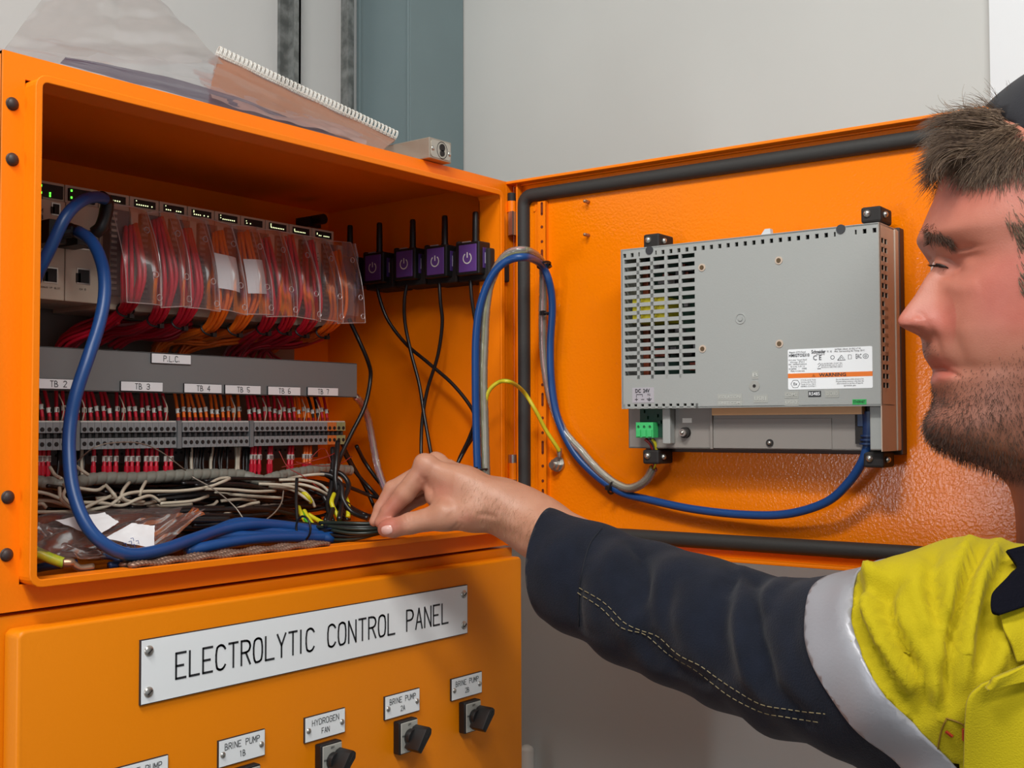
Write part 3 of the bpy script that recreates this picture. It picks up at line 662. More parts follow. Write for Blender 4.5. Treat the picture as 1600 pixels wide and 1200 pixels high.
# marked wires leaving underneath
def lowmark(u, v0, v1, mt, cn, k):
    a = onY(u, v0, TY+.014); c = onY(u-1.5, v1, TY+.010); root = thing('terminal_wire', '%s wire with printed sleeve dropping from the terminal row to the grey spiral wrap' % cn, 'wire', c, '%s sleeved wires under the terminal row' % cn)
    P = spl([a+Z_*.004, a*.6+c*.4, c, c-Z_*.008], 4); m = MB(); m.tube(P, .0019, 6); put('core', m, mt, root, smooth=True)
    q = a*.62+c*.38; m = MB(); m.cyl(q-Z_*.0028, q+Z_*.0028, .0024, 8); m.box((q[0]-.0012, q[1]-.0027, q[2]-.002), (q[0]+.0012, q[1]-.0022, q[2]+.002), 1); put('number_sleeve', m, [WHITEP, mat('sleeve_print', (130, 110, 106), .6)], root, smooth='angle')
    m = MB(); q = a*.1+c*.9; m.cyl(q-Z_*.004, q+Z_*.004, .0024, 8); put('end_boot', m, RED, root, smooth='angle')
for k, u in enumerate((57, 62, 68, 76, 147, 164, 172, 182, 199, 207, 216, 229, 237, 245, 260, 268)): lowmark(u, 704, 738, RED, 'crimson', k)
for k, u in enumerate((394, 399, 406, 421, 424, 452, 457)): lowmark(u, 702, 734, RED, 'crimson', k)
for k, u in enumerate((476, 480, 485)): lowmark(u, 702, 732, ORW, 'orange', k)
for k in range(30):
    u = random.Random(k).uniform(278, 392) if k < 24 else random.Random(k).uniform(85, 145)
    wh = k % 6 == 0; a = onY(u, 703, TY+.02); c = onY(u+random.uniform(-3, 3), 745, TY+.012)
    m = MB(); m.tube(spl([a+Z_*.004, (a+c)/2+X_*random.uniform(-.002, .002), c], 5), .0014 if not wh else .0019, 6)
    tag(put('drop_wire', m, WHTW if wh else BLKW, smooth=True), ('white' if wh else 'black')+' wire dropping from the terminal row into the grey spiral wrap', 'wire', ('white' if wh else 'black')+' drop wires under the terminal row')
# second tier of grey terminal feet seen below
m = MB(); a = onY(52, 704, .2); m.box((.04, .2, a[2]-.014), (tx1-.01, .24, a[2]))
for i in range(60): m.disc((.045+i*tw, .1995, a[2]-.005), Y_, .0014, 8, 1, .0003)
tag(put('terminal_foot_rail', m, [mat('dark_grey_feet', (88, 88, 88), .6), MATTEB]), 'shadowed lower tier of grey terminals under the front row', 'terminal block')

# ---- grey spiral wrap
def spiral(P, r, pitch, k=12, depth=.16, gap=.18):
    P = np.asarray(P); L = np.concatenate([[0], np.cumsum(np.linalg.norm(np.diff(P, axis=0), axis=1))]); n = int(L[-1]/pitch*14); s = np.linspace(0, L[-1], n)
    Q = np.stack([np.interp(s, L, P[:, i]) for i in range(3)], 1); T = np.gradient(Q, axis=0); T /= np.linalg.norm(T, axis=1)[:, None]
    A = np.cross(T, Z_ if abs(T[0, 2]) < .8 else X_); A /= np.linalg.norm(A, axis=1)[:, None]; B = np.cross(T, A); ph = np.arange(k)*2*math.pi/k
    fr = ((s[:, None]/pitch+ph[None]/(2*math.pi)) % 1); R = r*(1-depth*np.clip((gap-np.minimum(fr, 1-fr))/gap, 0, 1)+.06*fr)
    return Q[:, None]+R[..., None]*(A[:, None]*np.cos(ph)[None, :, None]+B[:, None]*np.sin(ph)[None, :, None])
sp = spl([onY(u, v, y) for u, v, y in ((45, 752, .17), (80, 755, .165), (108, 757, .16), (150, 748, .165), (220, 747, .165), (300, 742, .165), (370, 742, .165), (392, 747, .16), (412, 751, .155), (432, 745, .155), (470, 738, .16), (510, 733, .165), (547, 735, .17))], 8)
m = MB(); m.grid(spiral(sp, .0058, .0105), closed=True); tag(put('spiral_wrap', m, GREYW, smooth=True), 'grey spiral cable wrap running under the terminal row', 'cable wrap')
sp = spl([onY(u, v, y) for u, v, y in ((380, 800, .17), (410, 797, .165), (440, 795, .16))], 8)
m = MB(); m.grid(spiral(sp, .006, .009), closed=True); tag(put('spiral_wrap', m, mat('brownish_wrap', (140, 122, 110), .5), smooth=True), 'short brownish spiral wrap piece deep among the black wires', 'cable wrap')

# ---- tangle of black and white wires
FZ = ZB+.004
def wirep(pix, mt, r, par, sides=7, n=8, name='wire'):
    P = np.array([onY(*q) for q in pix]); P[:, 2] = np.maximum(P[:, 2], FZ+r); m = MB(); m.tube(spl(P, n), r, sides); return put(name, m, mt, par, smooth=True)
def wire(pix, mt, r, lab, grp=None, name='loose_wire', cat='wire', sides=7, n=8, sm=True):
    P = []
    for q in pix: P.append(onY(*q) if len(q) == 3 else at(q[0], q[1], q[2]))
    P = np.array(P); P[:, 2] = np.maximum(P[:, 2], FZ+r) if min(p[2] for p in pix) > -.01 else P[:, 2]
    m = MB(); m.tube(spl(P, n), r, sides); o = put(name, m, mt, smooth=sm); tag(o, lab, cat, grp); return o
bl = random.Random(11)
tb_ = thing('wire_tangle', 'thick tangle of black wires below the grey spiral wrap', 'wires', onY(300, 790, .18))
tw_ = thing('wire_tangle', 'loose looping white wires in front of the black wire tangle', 'wires', onY(250, 780, .12))
ty_ = thing('wire_tangle', 'yellow-green earth wires gathered at the right end of the tangle', 'wires', onY(500, 800, .09))
tk_ = thing('cable_bunch', 'thick black cables curving down together at the right end of the tangle', 'cables', onY(525, 770, .10))
for k in range(64):
    y = bl.uniform(.13, .24); v = bl.uniform(755, 812); u0 = bl.uniform(45, 330); u1 = min(520, u0+bl.uniform(120, 300)); a = bl.uniform(4, 12)
    pts = [(u0+(u1-u0)*t, min(820, v+a*math.sin(3*t*bl.uniform(.6, 1.4)+k)), y+.01*math.sin(4*t+k)) for t in (0, .2, .4, .6, .8, 1)]
    if u1 > 440: pts += [(530+bl.uniform(-8, 8), 790+bl.uniform(-10, 10), y-.02), (540+bl.uniform(-6, 6), 812, y-.05)]
    wirep(pts, BLKW, .0018, tb_)
for k in range(46):
    y = bl.uniform(.07, .21); v = bl.uniform(800, 836)-(y-.07)*60; u0 = bl.uniform(45, 330); u1 = min(500, u0+bl.uniform(140, 260)); a = bl.uniform(3, 8)
    wirep([(u0+(u1-u0)*t, v+a*math.sin(3*t*bl.uniform(.6, 1.4)+k), y+.008*math.sin(4*t+k)) for t in (0, .25, .5, .75, 1)], BLKW, .0022, tb_)
WL = 'white wire in the tangle below the grey spiral wrap'; WG = 'white wires in the tangle'
whites = [[(50, 767, .13), (75, 772, .125), (100, 782, .12), (120, 793, .12), (140, 796, .12)], [(50, 782, .14), (80, 783, .13), (110, 792, .125), (150, 797, .12), (200, 799, .12)],
  [(50, 800, .13), (90, 800, .12), (130, 798, .12), (170, 790, .115), (195, 773, .115), (225, 768, .12), (280, 767, .12), (320, 762, .12), (350, 752, .12), (358, 747, .13), (340, 749, .13), (320, 762, .12)],
  [(93, 762, .13), (95, 778, .12), (105, 790, .115), (125, 796, .115), (150, 785, .115), (180, 772, .12)], [(100, 757, .13), (104, 762, .11), (99, 775, .11), (110, 788, .11)],
  [(130, 785, .12), (160, 786, .115), (190, 790, .115), (215, 780, .115), (235, 775, .12), (250, 784, .12)], [(165, 758, .13), (176, 770, .115), (186, 785, .115)], [(202, 754, .14), (193, 765, .12), (190, 775, .115), (200, 783, .115), (225, 784, .12)],
  [(228, 752, .14), (221, 765, .12), (218, 775, .12)], [(150, 779, .13), (180, 778, .13), (215, 788, .125), (258, 780, .13)], [(250, 787, .12), (300, 783, .12), (325, 775, .13)],
  [(320, 764, .12), (360, 765, .12), (400, 768, .12), (430, 767, .13)], [(320, 803, .12), (345, 805, .115), (365, 797, .12), (390, 788, .13), (405, 785, .13)], [(345, 783, .13), (375, 780, .13), (400, 783, .14)],
  [(404, 756, .13), (440, 758, .12), (470, 765, .115), (485, 778, .11), (492, 792, .11)], [(420, 760, .13), (455, 765, .12), (480, 780, .11), (488, 786, .11)], [(436, 750, .13), (470, 750, .12), (500, 757, .115), (517, 772, .11)],
  [(450, 748, .14), (485, 742, .12), (515, 742, .115), (532, 750, .11), (530, 765, .11)], [(440, 757, .13), (470, 757, .12), (495, 764, .11), (512, 773, .11)], [(335, 770, .14), (390, 775, .13), (440, 778, .13)],
  [(50, 792, .14), (65, 787, .13), (72, 793, .13)], [(118, 762, .13), (150, 766, .12), (163, 760, .13)], [(300, 795, .13), (330, 790, .13), (340, 783, .13)], [(230, 790, .13), (270, 790, .13), (300, 788, .13)], [(78, 730, .15), (86, 742, .14), (96, 748, .13)], [(118, 728, .15), (128, 735, .14), (138, 742, .14)]]
for w in whites: wirep(w, WHTW, .0016, tw_)
YL = 'yellow-green earth wire at the right end of the tangle'; YG = 'yellow-green earth wires in the cabinet'
for w in [[(466, 792, .11), (472, 806, .10), (484, 822, .09), (500, 826, .07)], [(475, 798, .11), (482, 810, .10), (490, 822, .09)], [(482, 804, .11), (495, 812, .10), (515, 822, .08), (535, 828, .06)], [(522, 772, .10), (518, 785, .09), (524, 800, .085), (532, 812, .08)],
          [(516, 790, .10), (516, 806, .09), (522, 816, .08)], [(540, 775, .10), (544, 790, .09), (544, 808, .08)], [(468, 765, .12), (480, 775, .11), (486, 785, .11)], [(500, 822, .08), (530, 818, .07), (552, 820, .06)]]:
    wirep(w, YGW, .0024, ty_, 8)
wire([(470, 800, .105), (478, 812, .095), (490, 824, .085)], GRNW, .0026, 'green wire beside the vertical black cable tie in the tangle')
# thick black arcs gathering at the right
for k, w in enumerate([[(500, 740, .12), (520, 745, .11), (530, 765, .10), (522, 790, .09), (512, 818, .07)], [(515, 735, .12), (535, 742, .11), (545, 760, .10), (535, 785, .09), (530, 812, .07)], [(528, 690, .12), (526, 720, .11), (524, 750, .105), (530, 775, .10), (545, 790, .09)],
        [(520, 700, .13), (520, 730, .12), (518, 760, .11), (512, 790, .10), (520, 815, .08)], [(510, 742, .12), (532, 756, .10), (536, 780, .09), (550, 800, .08), (575, 810, .06)], [(505, 775, .11), (515, 795, .10), (508, 815, .09)]]):
    wirep(w, BLKW, .0028, tk_, name='cable')
wire([(464, 748, .115), (463, 780, .10), (465, 815, .085), (470, 826, .075)], BLACKP, .0018, 'vertical black cable tie across the tangle', name='cable_tie', cat='cable tie')
# thin stray strands
wire([(120, 722, .14), (135, 708, .12), (150, 698, .11), (175, 692, .11), (215, 692, .12), (250, 705, .13), (290, 735, .14)], mat('thin_steel_wire', (150, 140, 128), .4, .4), .0006, 'thin stray wire arching in front of the terminal blocks', cat='wire')
wire([(300, 745, .12), (335, 765, .11), (365, 790, .10), (380, 810, .09)], MATS['thin_steel_wire'], .0007, 'thin stray wire slanting over the white wires', cat='wire')
wire([(443, 767, .11), (440, 785, .10), (430, 800, .09), (416, 812, .08)], MATS['thin_steel_wire'], .0007, 'thin stray wire hooking down beside the vertical tie', cat='wire')
for k, w in enumerate([[(436, 705, .14), (450, 730, .13), (475, 745, .12), (510, 772, .11)], [(550, 713, .13), (530, 725, .13), (500, 728, .13), (462, 722, .14)], [(485, 717, .13), (500, 702, .13), (510, 705, .13), (520, 730, .12)], [(440, 730, .14), (480, 722, .13), (515, 712, .12), (530, 702, .13)]]):
    wire(w, mat('thin_red_wire', (150, 44, 36), .5), .0005, 'thin bare red strand crossing below the right end of the terminal row', 'thin red strands')

# ================================================================== BLUE CABLES
BL = .0050
bc = [(44, 470, .12), (58, 430, .10), (80, 385, .09), (103, 338, .085), (128, 314, .09), (150, 308, .10)]
wire(bc+[(163, 311, .11)], BLUEC, BL, 'blue network cable looping up to the black plug at the network module', name='network_cable', cat='cable', sides=16)
wire([(158, 308, .11), (167, 316, .115), (165, 335, .115), (158, 355, .115), (148, 364, .12)], BLACKP, .0058, 'black cable boot bending down to the port of the network module', name='cable_boot', cat='cable boot', sides=14)
m = MB(); q = onY(82, 362, .13); m.box((q[0]-.006, .125, q[2]-.010), (q[0]+.010, PY-.001, q[2]+.010)); m.tube(spl([onY(92, 362, .125), onY(112, 360, .12), onY(126, 364, .115)], 6), [.0064]*7+[.0056]*6, 14); m.box((onY(126, 366, .13)[0]-.002, .132, onY(126, 366, .13)[2]-.009), (onY(150, 366, .13)[0], PY-.001, onY(126, 366, .13)[2]+.005))
tag(put('network_plug', m, BLACKP, bevel=.0008), 'bulky black plug pushed into the processor module', 'plug')
main = [(122, 362, .115), (138, 372, .10), (152, 392, .085), (162, 425, .07), (163, 465, .06), (154, 510, .055), (138, 558, .05), (120, 612, .05), (110, 660, .05), (108, 710, .045), (114, 765, .034), (132, 815, .022), (160, 848, .014), (200, 866, .011), (250, 860, .018), (300, 843, .034), (345, 828, .048), (390, 820, .052), (440, 822, .056), (480, 828, .052)]
wire(main, BLUEC, .0052, 'long blue network cable hanging from the black plug to the cabinet floor', name='network_cable', cat='cable', sides=18, n=10)
BB = ['blue network cable arching highest above the others on the cabinet floor', 'blue network cable lying second from the front on the cabinet floor', 'blue network cable lying lowest and frontmost along the cabinet sill', 'blue network cable at the back of the row on the floor', 'blue network cable in the middle of the flat row on the floor']; BGp = 'blue network cables on the cabinet floor'
for k, w in enumerate([[(330, 832, .06), (370, 817, .07), (410, 818, .065), (450, 822, .06), (500, 829, .05), (525, 834, .045)], [(320, 845, .05), (360, 838, .05), (400, 838, .045), (440, 838, .045), (480, 836, .045), (522, 838, .04)], [(290, 862, .035), (335, 852, .03), (390, 843, .032), (440, 840, .035), (500, 840, .035), (530, 836, .03)],
        [(380, 826, .08), (420, 826, .07), (460, 829, .06), (500, 834, .055), (530, 832, .05)], [(300, 852, .06), (350, 836, .06), (400, 830, .055), (450, 834, .05), (520, 842, .03)]]):
    wire(w, BLUEC, .0048, BB[k], BGp, name='network_cable', cat='cable', sides=14)
wire([(50, 890, .05), (80, 884, .05), (120, 880, .045)], DBLUE, .0035, 'dark blue cable end low at the left corner of the cabinet floor', name='network_cable', cat='cable')
wire([(160, 868, .03), (180, 872, .025), (188, 880, .02), (170, 884, .02)], DBLUE, .0030, 'small dark blue loop under the clear bag at the lip', name='network_cable', cat='cable')
m = MB(); m.tube([onY(474, 815, .035)+np.array([0, .010*math.cos(a), .011*math.sin(a)-.006]) for a in np.arange(18)*2*math.pi/18], .0011, 6, closed=True)
tag(put('cable_tie', m, BLACKP, smooth=True), 'black cable tie around the blue cables near the hand', 'cable tie')
# dark bundle from the blue cables to the fingers
DK = mat('dark_green_black_wire', (30, 40, 34), .35)
for k in range(11):
    a = 2*math.pi*k/11; r = .006+.003*(k % 3)/2
    P = [onY(505, 832, .04)+np.array([0, r*1.4*math.cos(a), r*1.1*math.sin(a)]), onY(535, 832, .02)+np.array([0, r*math.cos(a+.3), r*math.sin(a+.3)]), onY(565, 830, .004)+np.array([0, r*.8*math.cos(a+.5), r*.8*math.sin(a+.5)]), onY(592, 826, -.004)+np.array([0, r*.6*math.cos(a+.7), r*.6*math.sin(a+.7)]), onY(625, 822, -.004)+np.array([0, r*.5*math.cos(a+.7), r*.5*math.sin(a+.7)])]
    m = MB(); m.tube(spl(P, 7), .0019, 7); tag(put('held_wire', m, DK if k % 3 else BLKW, smooth=True), 'dark wire of the bunch pinched between thumb and fingers', 'wire', 'dark wires held in the hand')
# dark-ended boots of blue cables
# braided strap on the lip
a0, a1 = onZ(193, 878, lz0+.003), onZ(500, 842, lz0+.003)
m = MB(); n = 60; aa = np.array([onY(193, 876, .012), onY(500, 841, .012)]); zst = lz0+.0028
Lx = np.linspace(aa[0][0], aa[1][0], n)
for k in range(n-1):
    for rrow in range(4):
        cx = (Lx[k]+Lx[k+1])/2+(.5 if rrow % 2 else 0)*(Lx[1]-Lx[0]); s_ = 1 if rrow % 2 else -1
        m.ball((cx, .0015+rrow*.0064, zst+.0012+.0008*math.sin(k*.7)), (.0042, .0022, .0024), 5, ax=[[.8, .6*s_, 0], [-.6*s_, .8, 0], [0, 0, 1]])
m.box((Lx[0], -.001, lz0+.0005), (Lx[-1], .023, lz0+.0022), 1)
tag(put('braided_strap', m, [mat('braid_metal', (132, 104, 88), .4, .5), mat('braid_dark', (50, 34, 30), .7)], smooth=True), 'flat braided brown-grey earthing strap lying along the cabinet sill', 'strap')
# green-yellow earth lead with lug at the left
wire([(44, 858, .04), (60, 864, .035), (78, 872, .03), (100, 880, .025)], mat('green_yellow_wire', (150, 190, 40), .4, col2=(214, 196, 50), vscale=90), .0042, 'green and yellow earth cable with a metal lug in the left corner', name='earth_cable', cat='cable', sides=12)
m = MB(); P = [onY(98, 880, .025), onY(112, 880, .022), onY(125, 888, .02), onY(146, 886, .018)]; m.tube(spl(P, 5), [.0042]*6+[.0030]*10, 10); tag(put('cable_lug', m, COPPER, smooth=True), 'metal crimp lug at the end of the green and yellow cable', 'lug')

# ================================================================== RADIO MODULES ON THE RIGHT SIDE WALL
RX = .528; XW = W-.002
def rf(u, v, x=RX): return onX(u, v, x)
faces = [(569, 597, 399, 438), (618, 646, 392, 433), (666, 695, 388, 429), (716, 746, 382, 425)]
ants = [(593, 348, 395), (645, 343, 390), (695, 337, 384), (743, 331, 379)]
pos = ['farthest back', 'second from the back', 'second from the front', 'nearest the opening']
zr = np.mean([rf((a+b)/2, (c+d)/2)[2] for a, b, c, d in faces])
def power_sign(mb, C, a, b, n, r, th):
    P = [C+a*r*math.sin(t)+b*r*math.cos(t) for t in np.linspace(.62, 2*math.pi-.62, 22)]
    for p, q in zip(P, P[1:]):
        d = (q-p)/np.linalg.norm(q-p); s = np.cross(d, n)*th/2; mb.quad(p-s-d*th*.1, p+s-d*th*.1, q+s+d*th*.1, q-s+d*th*.1)
    mb.quad(C+b*r*1.15-a*th/2, C+b*r*1.15+a*th/2, C+b*r*.1+a*th/2, C+b*r*.1-a*th/2)
for k, (a, b_, c, d) in enumerate(faces):
    y1 = rf(a, 410)[1]; y0 = rf(b_, 410)[1]; z1 = rf((a+b_)/2, c)[2]; z0 = rf((a+b_)/2, d)[2]; zc = (z0+z1)/2; yc = (y0+y1)/2; w = .0125; h = .0148
    ra = thing('radio_module', 'purple-faced black radio module with stub antenna, %s on the side wall' % pos[k], 'radio module', (XW, yc, zc-h-.004), 'purple-faced radio modules on the cabinet side wall')
    m = MB(); m.box((RX, yc-w-.0035, zc-h-.003), (XW, yc+w+.004, zc+h+.003)); put('housing', m, BLACKP, ra, bevel=.0015)
    m = MB(); m.box((RX-.0008, yc-w, zc-h), (RX+.001, yc+w, zc+h)); fc = put('purple_face', m, PURPLE, ra, bevel=.0006)
    m = MB(); power_sign(m, np.array([RX-.0010, yc, zc]), -Y_, Z_, -X_, .0056, .0013); put('power_symbol', m, WHITEP, fc)
    m = MB(); m.box((RX+.006, yc-w-.0041, zc-h*.75), (RX+.013, yc-w-.0033, zc+h*.75)); sl = put('side_label', m, PURPD, ra, bevel=.0004)
    m = MB(); m.box((RX+.0088, yc-w-.0043, zc-h*.4), (RX+.0102, yc-w-.0040, zc+h*.4)); put('side_print', m, mat('pale_print', (170, 160, 190), .6), sl)
    m = MB(); m.box((RX+.001, yc-.002, zc+h+.0025), (RX+.003, yc+.009, zc+h+.0040)); put('top_light_strip', m, mat('grey_strip', (140, 130, 130), .4), ra)
    au, at_, ab = ants[k]; q1 = rf(au, at_, RX+.012); q0 = rf(au, ab+6, RX+.012)
    m = MB(); m.tube([np.array([q0[0], q0[1], zc+h]), q0*.5+q1*.5, q1-Z_*.002, q1], [.0036, .0036, .0033, .0026], 14); m.tube([np.array([q0[0], q0[1], zc+h+.001]), np.array([q0[0], q0[1], zc+h+.006])], .0042, 14); put('antenna', m, BLACKP, ra, smooth='angle')
    m = MB(); m.box((RX+.010, yc-w-.010, zc-h-.009), (XW, yc+w+.010, zc+h-.004)); m.box((RX+.004, yc+w+.003, zc-h+.002), (XW, yc+w+.009, zc+h+.006)); put('mounting_clamp', m, MATTEB, ra, bevel=.002)
# fifth antenna, its module behind the clear guard
q1, q0 = rf(547, 352, RX+.012), rf(547, 400, RX+.012)
ra = thing('radio_module', 'black radio module half hidden behind the clear covers, only its antenna clearly visible', 'radio module', (XW, q0[1], q0[2]-.04), 'purple-faced radio modules on the cabinet side wall')
m = MB(); m.tube([q0-Z_*.004, q0*.5+q1*.5, q1-Z_*.002, q1], [.0036, .0036, .0033, .0026], 14); put('antenna', m, BLACKP, ra, smooth='angle')
m = MB(); m.box((RX, q0[1]-.014, q0[2]-.036), (XW, q0[1]+.016, q0[2]-.002)); put('housing', m, BLACKP, ra, bevel=.002)
# their cables
def wcable(pix, label, r=.0021, mt=BLKW, name='radio_cable', cat='cable'):
    P = [onX(u, v, x) for u, v, x in pix]; m = MB(); m.tube(spl(P, 9), r, 9); return tag(put(name, m, mt, smooth=True), label, cat)
wcable([(588, 436, .54), (592, 462, .54), (606, 500, .545), (634, 537, .55), (668, 566, .55), (705, 598, .548), (733, 632, .545), (742, 655, .54), (733, 685, .54), (716, 722, .535), (708, 760, .53)], 'black cable from the backmost purple module sweeping right across the side wall')
wcable([(638, 436, .54), (632, 468, .54), (633, 505, .545), (642, 550, .548), (655, 600, .548), (663, 650, .545), (672, 700, .54), (680, 740, .53)], 'black cable hanging from the second purple module from the back')
wcable([(686, 434, .54), (688, 470, .54), (691, 505, .545), (684, 556, .548), (668, 608, .548), (660, 655, .545), (658, 700, .54), (660, 740, .53)], 'black cable from the third purple module curving left and down behind the hand')
wcable([(735, 430, .54), (737, 465, .54), (744, 510, .545), (753, 560, .545), (756, 620, .545), (745, 670, .54), (728, 700, .54), (712, 730, .53)], 'black cable from the front purple module running down behind the blue cable')
wcable([(545, 498, .50), (560, 530, .51), (575, 565, .51), (579, 590, .50), (570, 635, .49), (548, 680, .47), (530, 720, .45), (524, 755, .43)], 'black cable hanging past the right end of the grey duct', .0024)
wcable([(533, 690, .50), (550, 725, .52), (570, 760, .54), (588, 800, .54), (600, 830, .53)], 'black cable slanting down behind the fingertips, left strand', .0022)
wcable([(557, 697, .52), (570, 722, .54), (590, 750, .545), (610, 770, .54), (635, 790, .53)], 'black cable slanting down towards the fingers, upper strand', .0024)
wcable([(536, 705, .50), (556, 738, .52), (580, 765, .535), (603, 790, .53)], 'black cable slanting down towards the fingers, middle strand', .0022)
wcable([(530, 755, .49), (555, 765, .51), (580, 775, .53), (605, 782, .53)], 'black cable running nearly level towards the fingers', .0022)
wcable([(533, 782, .46), (555, 797, .48), (575, 806, .49), (600, 812, .47)], 'black cable pair curving low towards the thumb', .0026)
# mauve spiral-wrapped lead from the duct end
sp = spl([onX(u, v, x) for u, v, x in ((556, 620, .50), (566, 632, .52), (575, 655, .54), (582, 690, .548), (590, 730, .548), (602, 765, .54), (615, 790, .53))], 8)
o = thing('wrapped_lead', 'mauve wires in clear spiral wrap running down the side wall from the duct end', 'cable', sp[-1])
for k in range(4):
    m = MB(); m.tube(sp+np.array([0, .0018*math.cos(k*1.57), .0018*math.sin(k*1.57)]), .0014, 6); put('wire', m, [mat('mauve_wire', (190, 130, 150), .4), mat('lilac_wire', (150, 130, 160), .4), WHTW, mat('pink_wire', (226, 150, 150), .4)][k], o, smooth=True)
m = MB(); m.grid(spiral(sp, .0042, .012, 10, .1), closed=True); put('spiral_wrap', m, CLEARW, o, smooth=True)

# ================================================================== HARNESS TO THE DOOR
def P3(lst):
    out = []
    for q in lst:
        if q[2] == 'D': out.append(onD(q[0], q[1], q[3]))
        else: out.append(at(q[0], q[1], q[2]))
    return np.array(out)
blue = P3([(748, 770, 1.175), (746, 730, 1.175), (744, 660, 1.175), (743, 590, 1.17), (744, 525, 1.165), (751, 475, 1.16), (768, 432, 1.155), (792, 408, 1.15), (822, 402, 1.15), (845, 413, 'D', .026), (858, 440, 'D', .014), (863, 480, 'D', .006), (860, 540, 'D', .002), (862, 600, 'D', .0), (872, 655, 'D', -.002), (896, 705, 'D', -.003), (930, 742, 'D', -.003), (968, 768, 'D', -.002), (1010, 780, 'D', -.002), (1080, 795, 'D', -.001), (1160, 804, 'D', 0), (1230, 803, 'D', .004), (1290, 785, 'D', .010), (1325, 755, 'D', .016), (1347, 722, 'D', .022), (1356, 695, 'D', .025)])
eth_c = thing('network_cable', 'blue network cable arching over the hinge and along the open door to the panel', 'cable', blue[0])
m = MB(); m.tube(spl(blue, 9), .0040, 16); put('sheath', m, BLUEC, eth_c, smooth=True)
bt = P3([(1356, 697, 'D', .025), (1359, 672, 'D', .026), (1360, 655, 'D', .026), (1360, 643, 'D', .026)])
m = MB(); m.tube(bt, [.0045, .0062, .0070, .0072], 16)
for s in (.15, .4, .65): 
    c = bt[0]*(1-s)+bt[1]*s; m.tube([c-Z_*.0008, c+Z_*.0008], .0074, 16)
m.obox(bt[2]-Dd*.007+Dn*.001, Dd, Dn, Z_, .003, .003, .006)
put('plug_boot', m, DBLUE, eth_c, smooth='angle')
har = P3([(760, 770, 1.18), (759, 730, 1.18), (757, 660, 1.18), (755, 590, 1.175), (757, 525, 1.17), (759, 485, 1.165), (767, 440, 1.16), (790, 400, 1.155), (822, 392, 1.155), (846, 410, 'D', .020), (849, 445, 'D', .008), (848, 500, 'D', .002), (850, 560, 'D', -.002), (860, 620, 'D', -.004), (880, 672, 'D', -.004), (908, 705, 'D', -.004), (935, 735, 'D', -.003), (962, 756, 'D', -.002), (985, 763, 'D', .002), (1008, 752, 'D', .008), (1021, 732, 'D', .014)])
hs = spl(har, 8)
ho = thing('wire_harness', 'wires in clear spiral wrap running beside the blue cable to the green terminal', 'cable', har[0])
hcol = [('grey_core', (128, 128, 112)), ('pink_core', (206, 120, 120)), ('dark_core', (60, 56, 60)), ('yellow_core', (176, 176, 60)), ('white_core', (200, 196, 180))]
for k in range(5):
    t = np.arange(len(hs))*.12; r = .0024; T = np.gradient(hs, axis=0); T /= np.linalg.norm(T, axis=1)[:, None]; A = np.cross(T, Dn+np.array([.01, .02, .03])); A /= np.linalg.norm(A, axis=1)[:, None]; Bv = np.cross(T, A)
    ph = 2*math.pi*k/5+t*.3; m = MB(); m.tube(hs+r*(A*np.cos(ph)[:, None]+Bv*np.sin(ph)[:, None]), .0015, 6); put('wire', m, mat(hcol[k][0], hcol[k][1], .4), ho, smooth=True)
m = MB(); m.grid(spiral(hs, .0045, .020, 12, .08, .10), closed=True); put('spiral_wrap', m, film('grey_clear_wrap', (196, 190, 178), .30, .2, .2), ho, smooth=True)
tail = P3([(1021, 732, 'D', .014), (1025, 715, 'D', .020), (1021, 695, 'D', .026), (1014, 686, 'D', .028)])
for k, (c_, mt) in enumerate(((0, mat('dark_core', (60, 56, 60), .4)), (-.006, DRED), (.005, YGW))):
    off = Dd*c_*.7; m = MB(); m.tube(spl(tail+np.linspace(0, 1, 4)[:, None]*off, 6), .0016, 7); put('core_end', m, mt, ho, smooth=True)
def tie(c, ax, r, lab, sq=1.3, flag=0):
    ax = np.asarray(ax)/np.linalg.norm(ax); a = np.cross(ax, Z_ if abs(ax[2]) < .8 else Y_); a /= np.linalg.norm(a); b = np.cross(ax, a)
    m = MB(); m.tube([c+a*r*math.cos(t)+b*r*math.sin(t)*sq for t in np.arange(20)*2*math.pi/20], .0012, 6, closed=True); m.obox(c+a*r, a, b, ax, .0026, .0022, .0024)
    tag(put('cable_tie', m, BLACKP, smooth='angle'), lab, 'cable tie', 'black cable ties on the door harness')
tie(P3([(750, 733, 1.177)])[0], Z_, .0085, 'black cable tie on the harness just above the wrist', .8)
tie(P3([(850, 414, 'D', .024)])[0], Z_*-1+Dd*.5, .0080, 'black cable tie where the harness arch meets the open door', .8)
tie(P3([(855, 490, 'D', .004)])[0], Z_, .0078, 'black cable tie on the harness halfway down beside the stiffener strip', .7)
tie(P3([(957, 762, 'D', -.002)])[0], Dd-Z_*.3, .0080, 'black cable tie at the bottom of the harness loop on the door', .8)
ew = P3([(752, 760, 1.185), (757, 700, 1.185), (757, 650, 1.18), (762, 615, 1.175), (778, 598, 1.17), (797, 597, 1.165), (818, 612, 'D', .03), (836, 640, 'D', .02), (853, 672, 'D', .008), (868, 695, 'D', 0), (874, 705, 'D', -.004)])
eo = thing('earth_wire', 'yellow-green earth wire arching from the cabinet to the stud on the door', 'wire', ew[0])
m = MB(); m.tube(spl(ew, 9), .0021, 10); put('core', m, mat('earth_yellow', (204, 190, 40), .4), eo, smooth=True)
nn = len(spl(ew, 9)); m = MB(); e2 = spl(ew, 9)[:nn*6//10]; m.tube(e2+Z_*.0006-Dn*.0004+np.array([-.0003, 0, 0]), .0018, 8); put('green_stripe', m, mat('earth_green', (120, 150, 40), .4), eo, smooth=True)
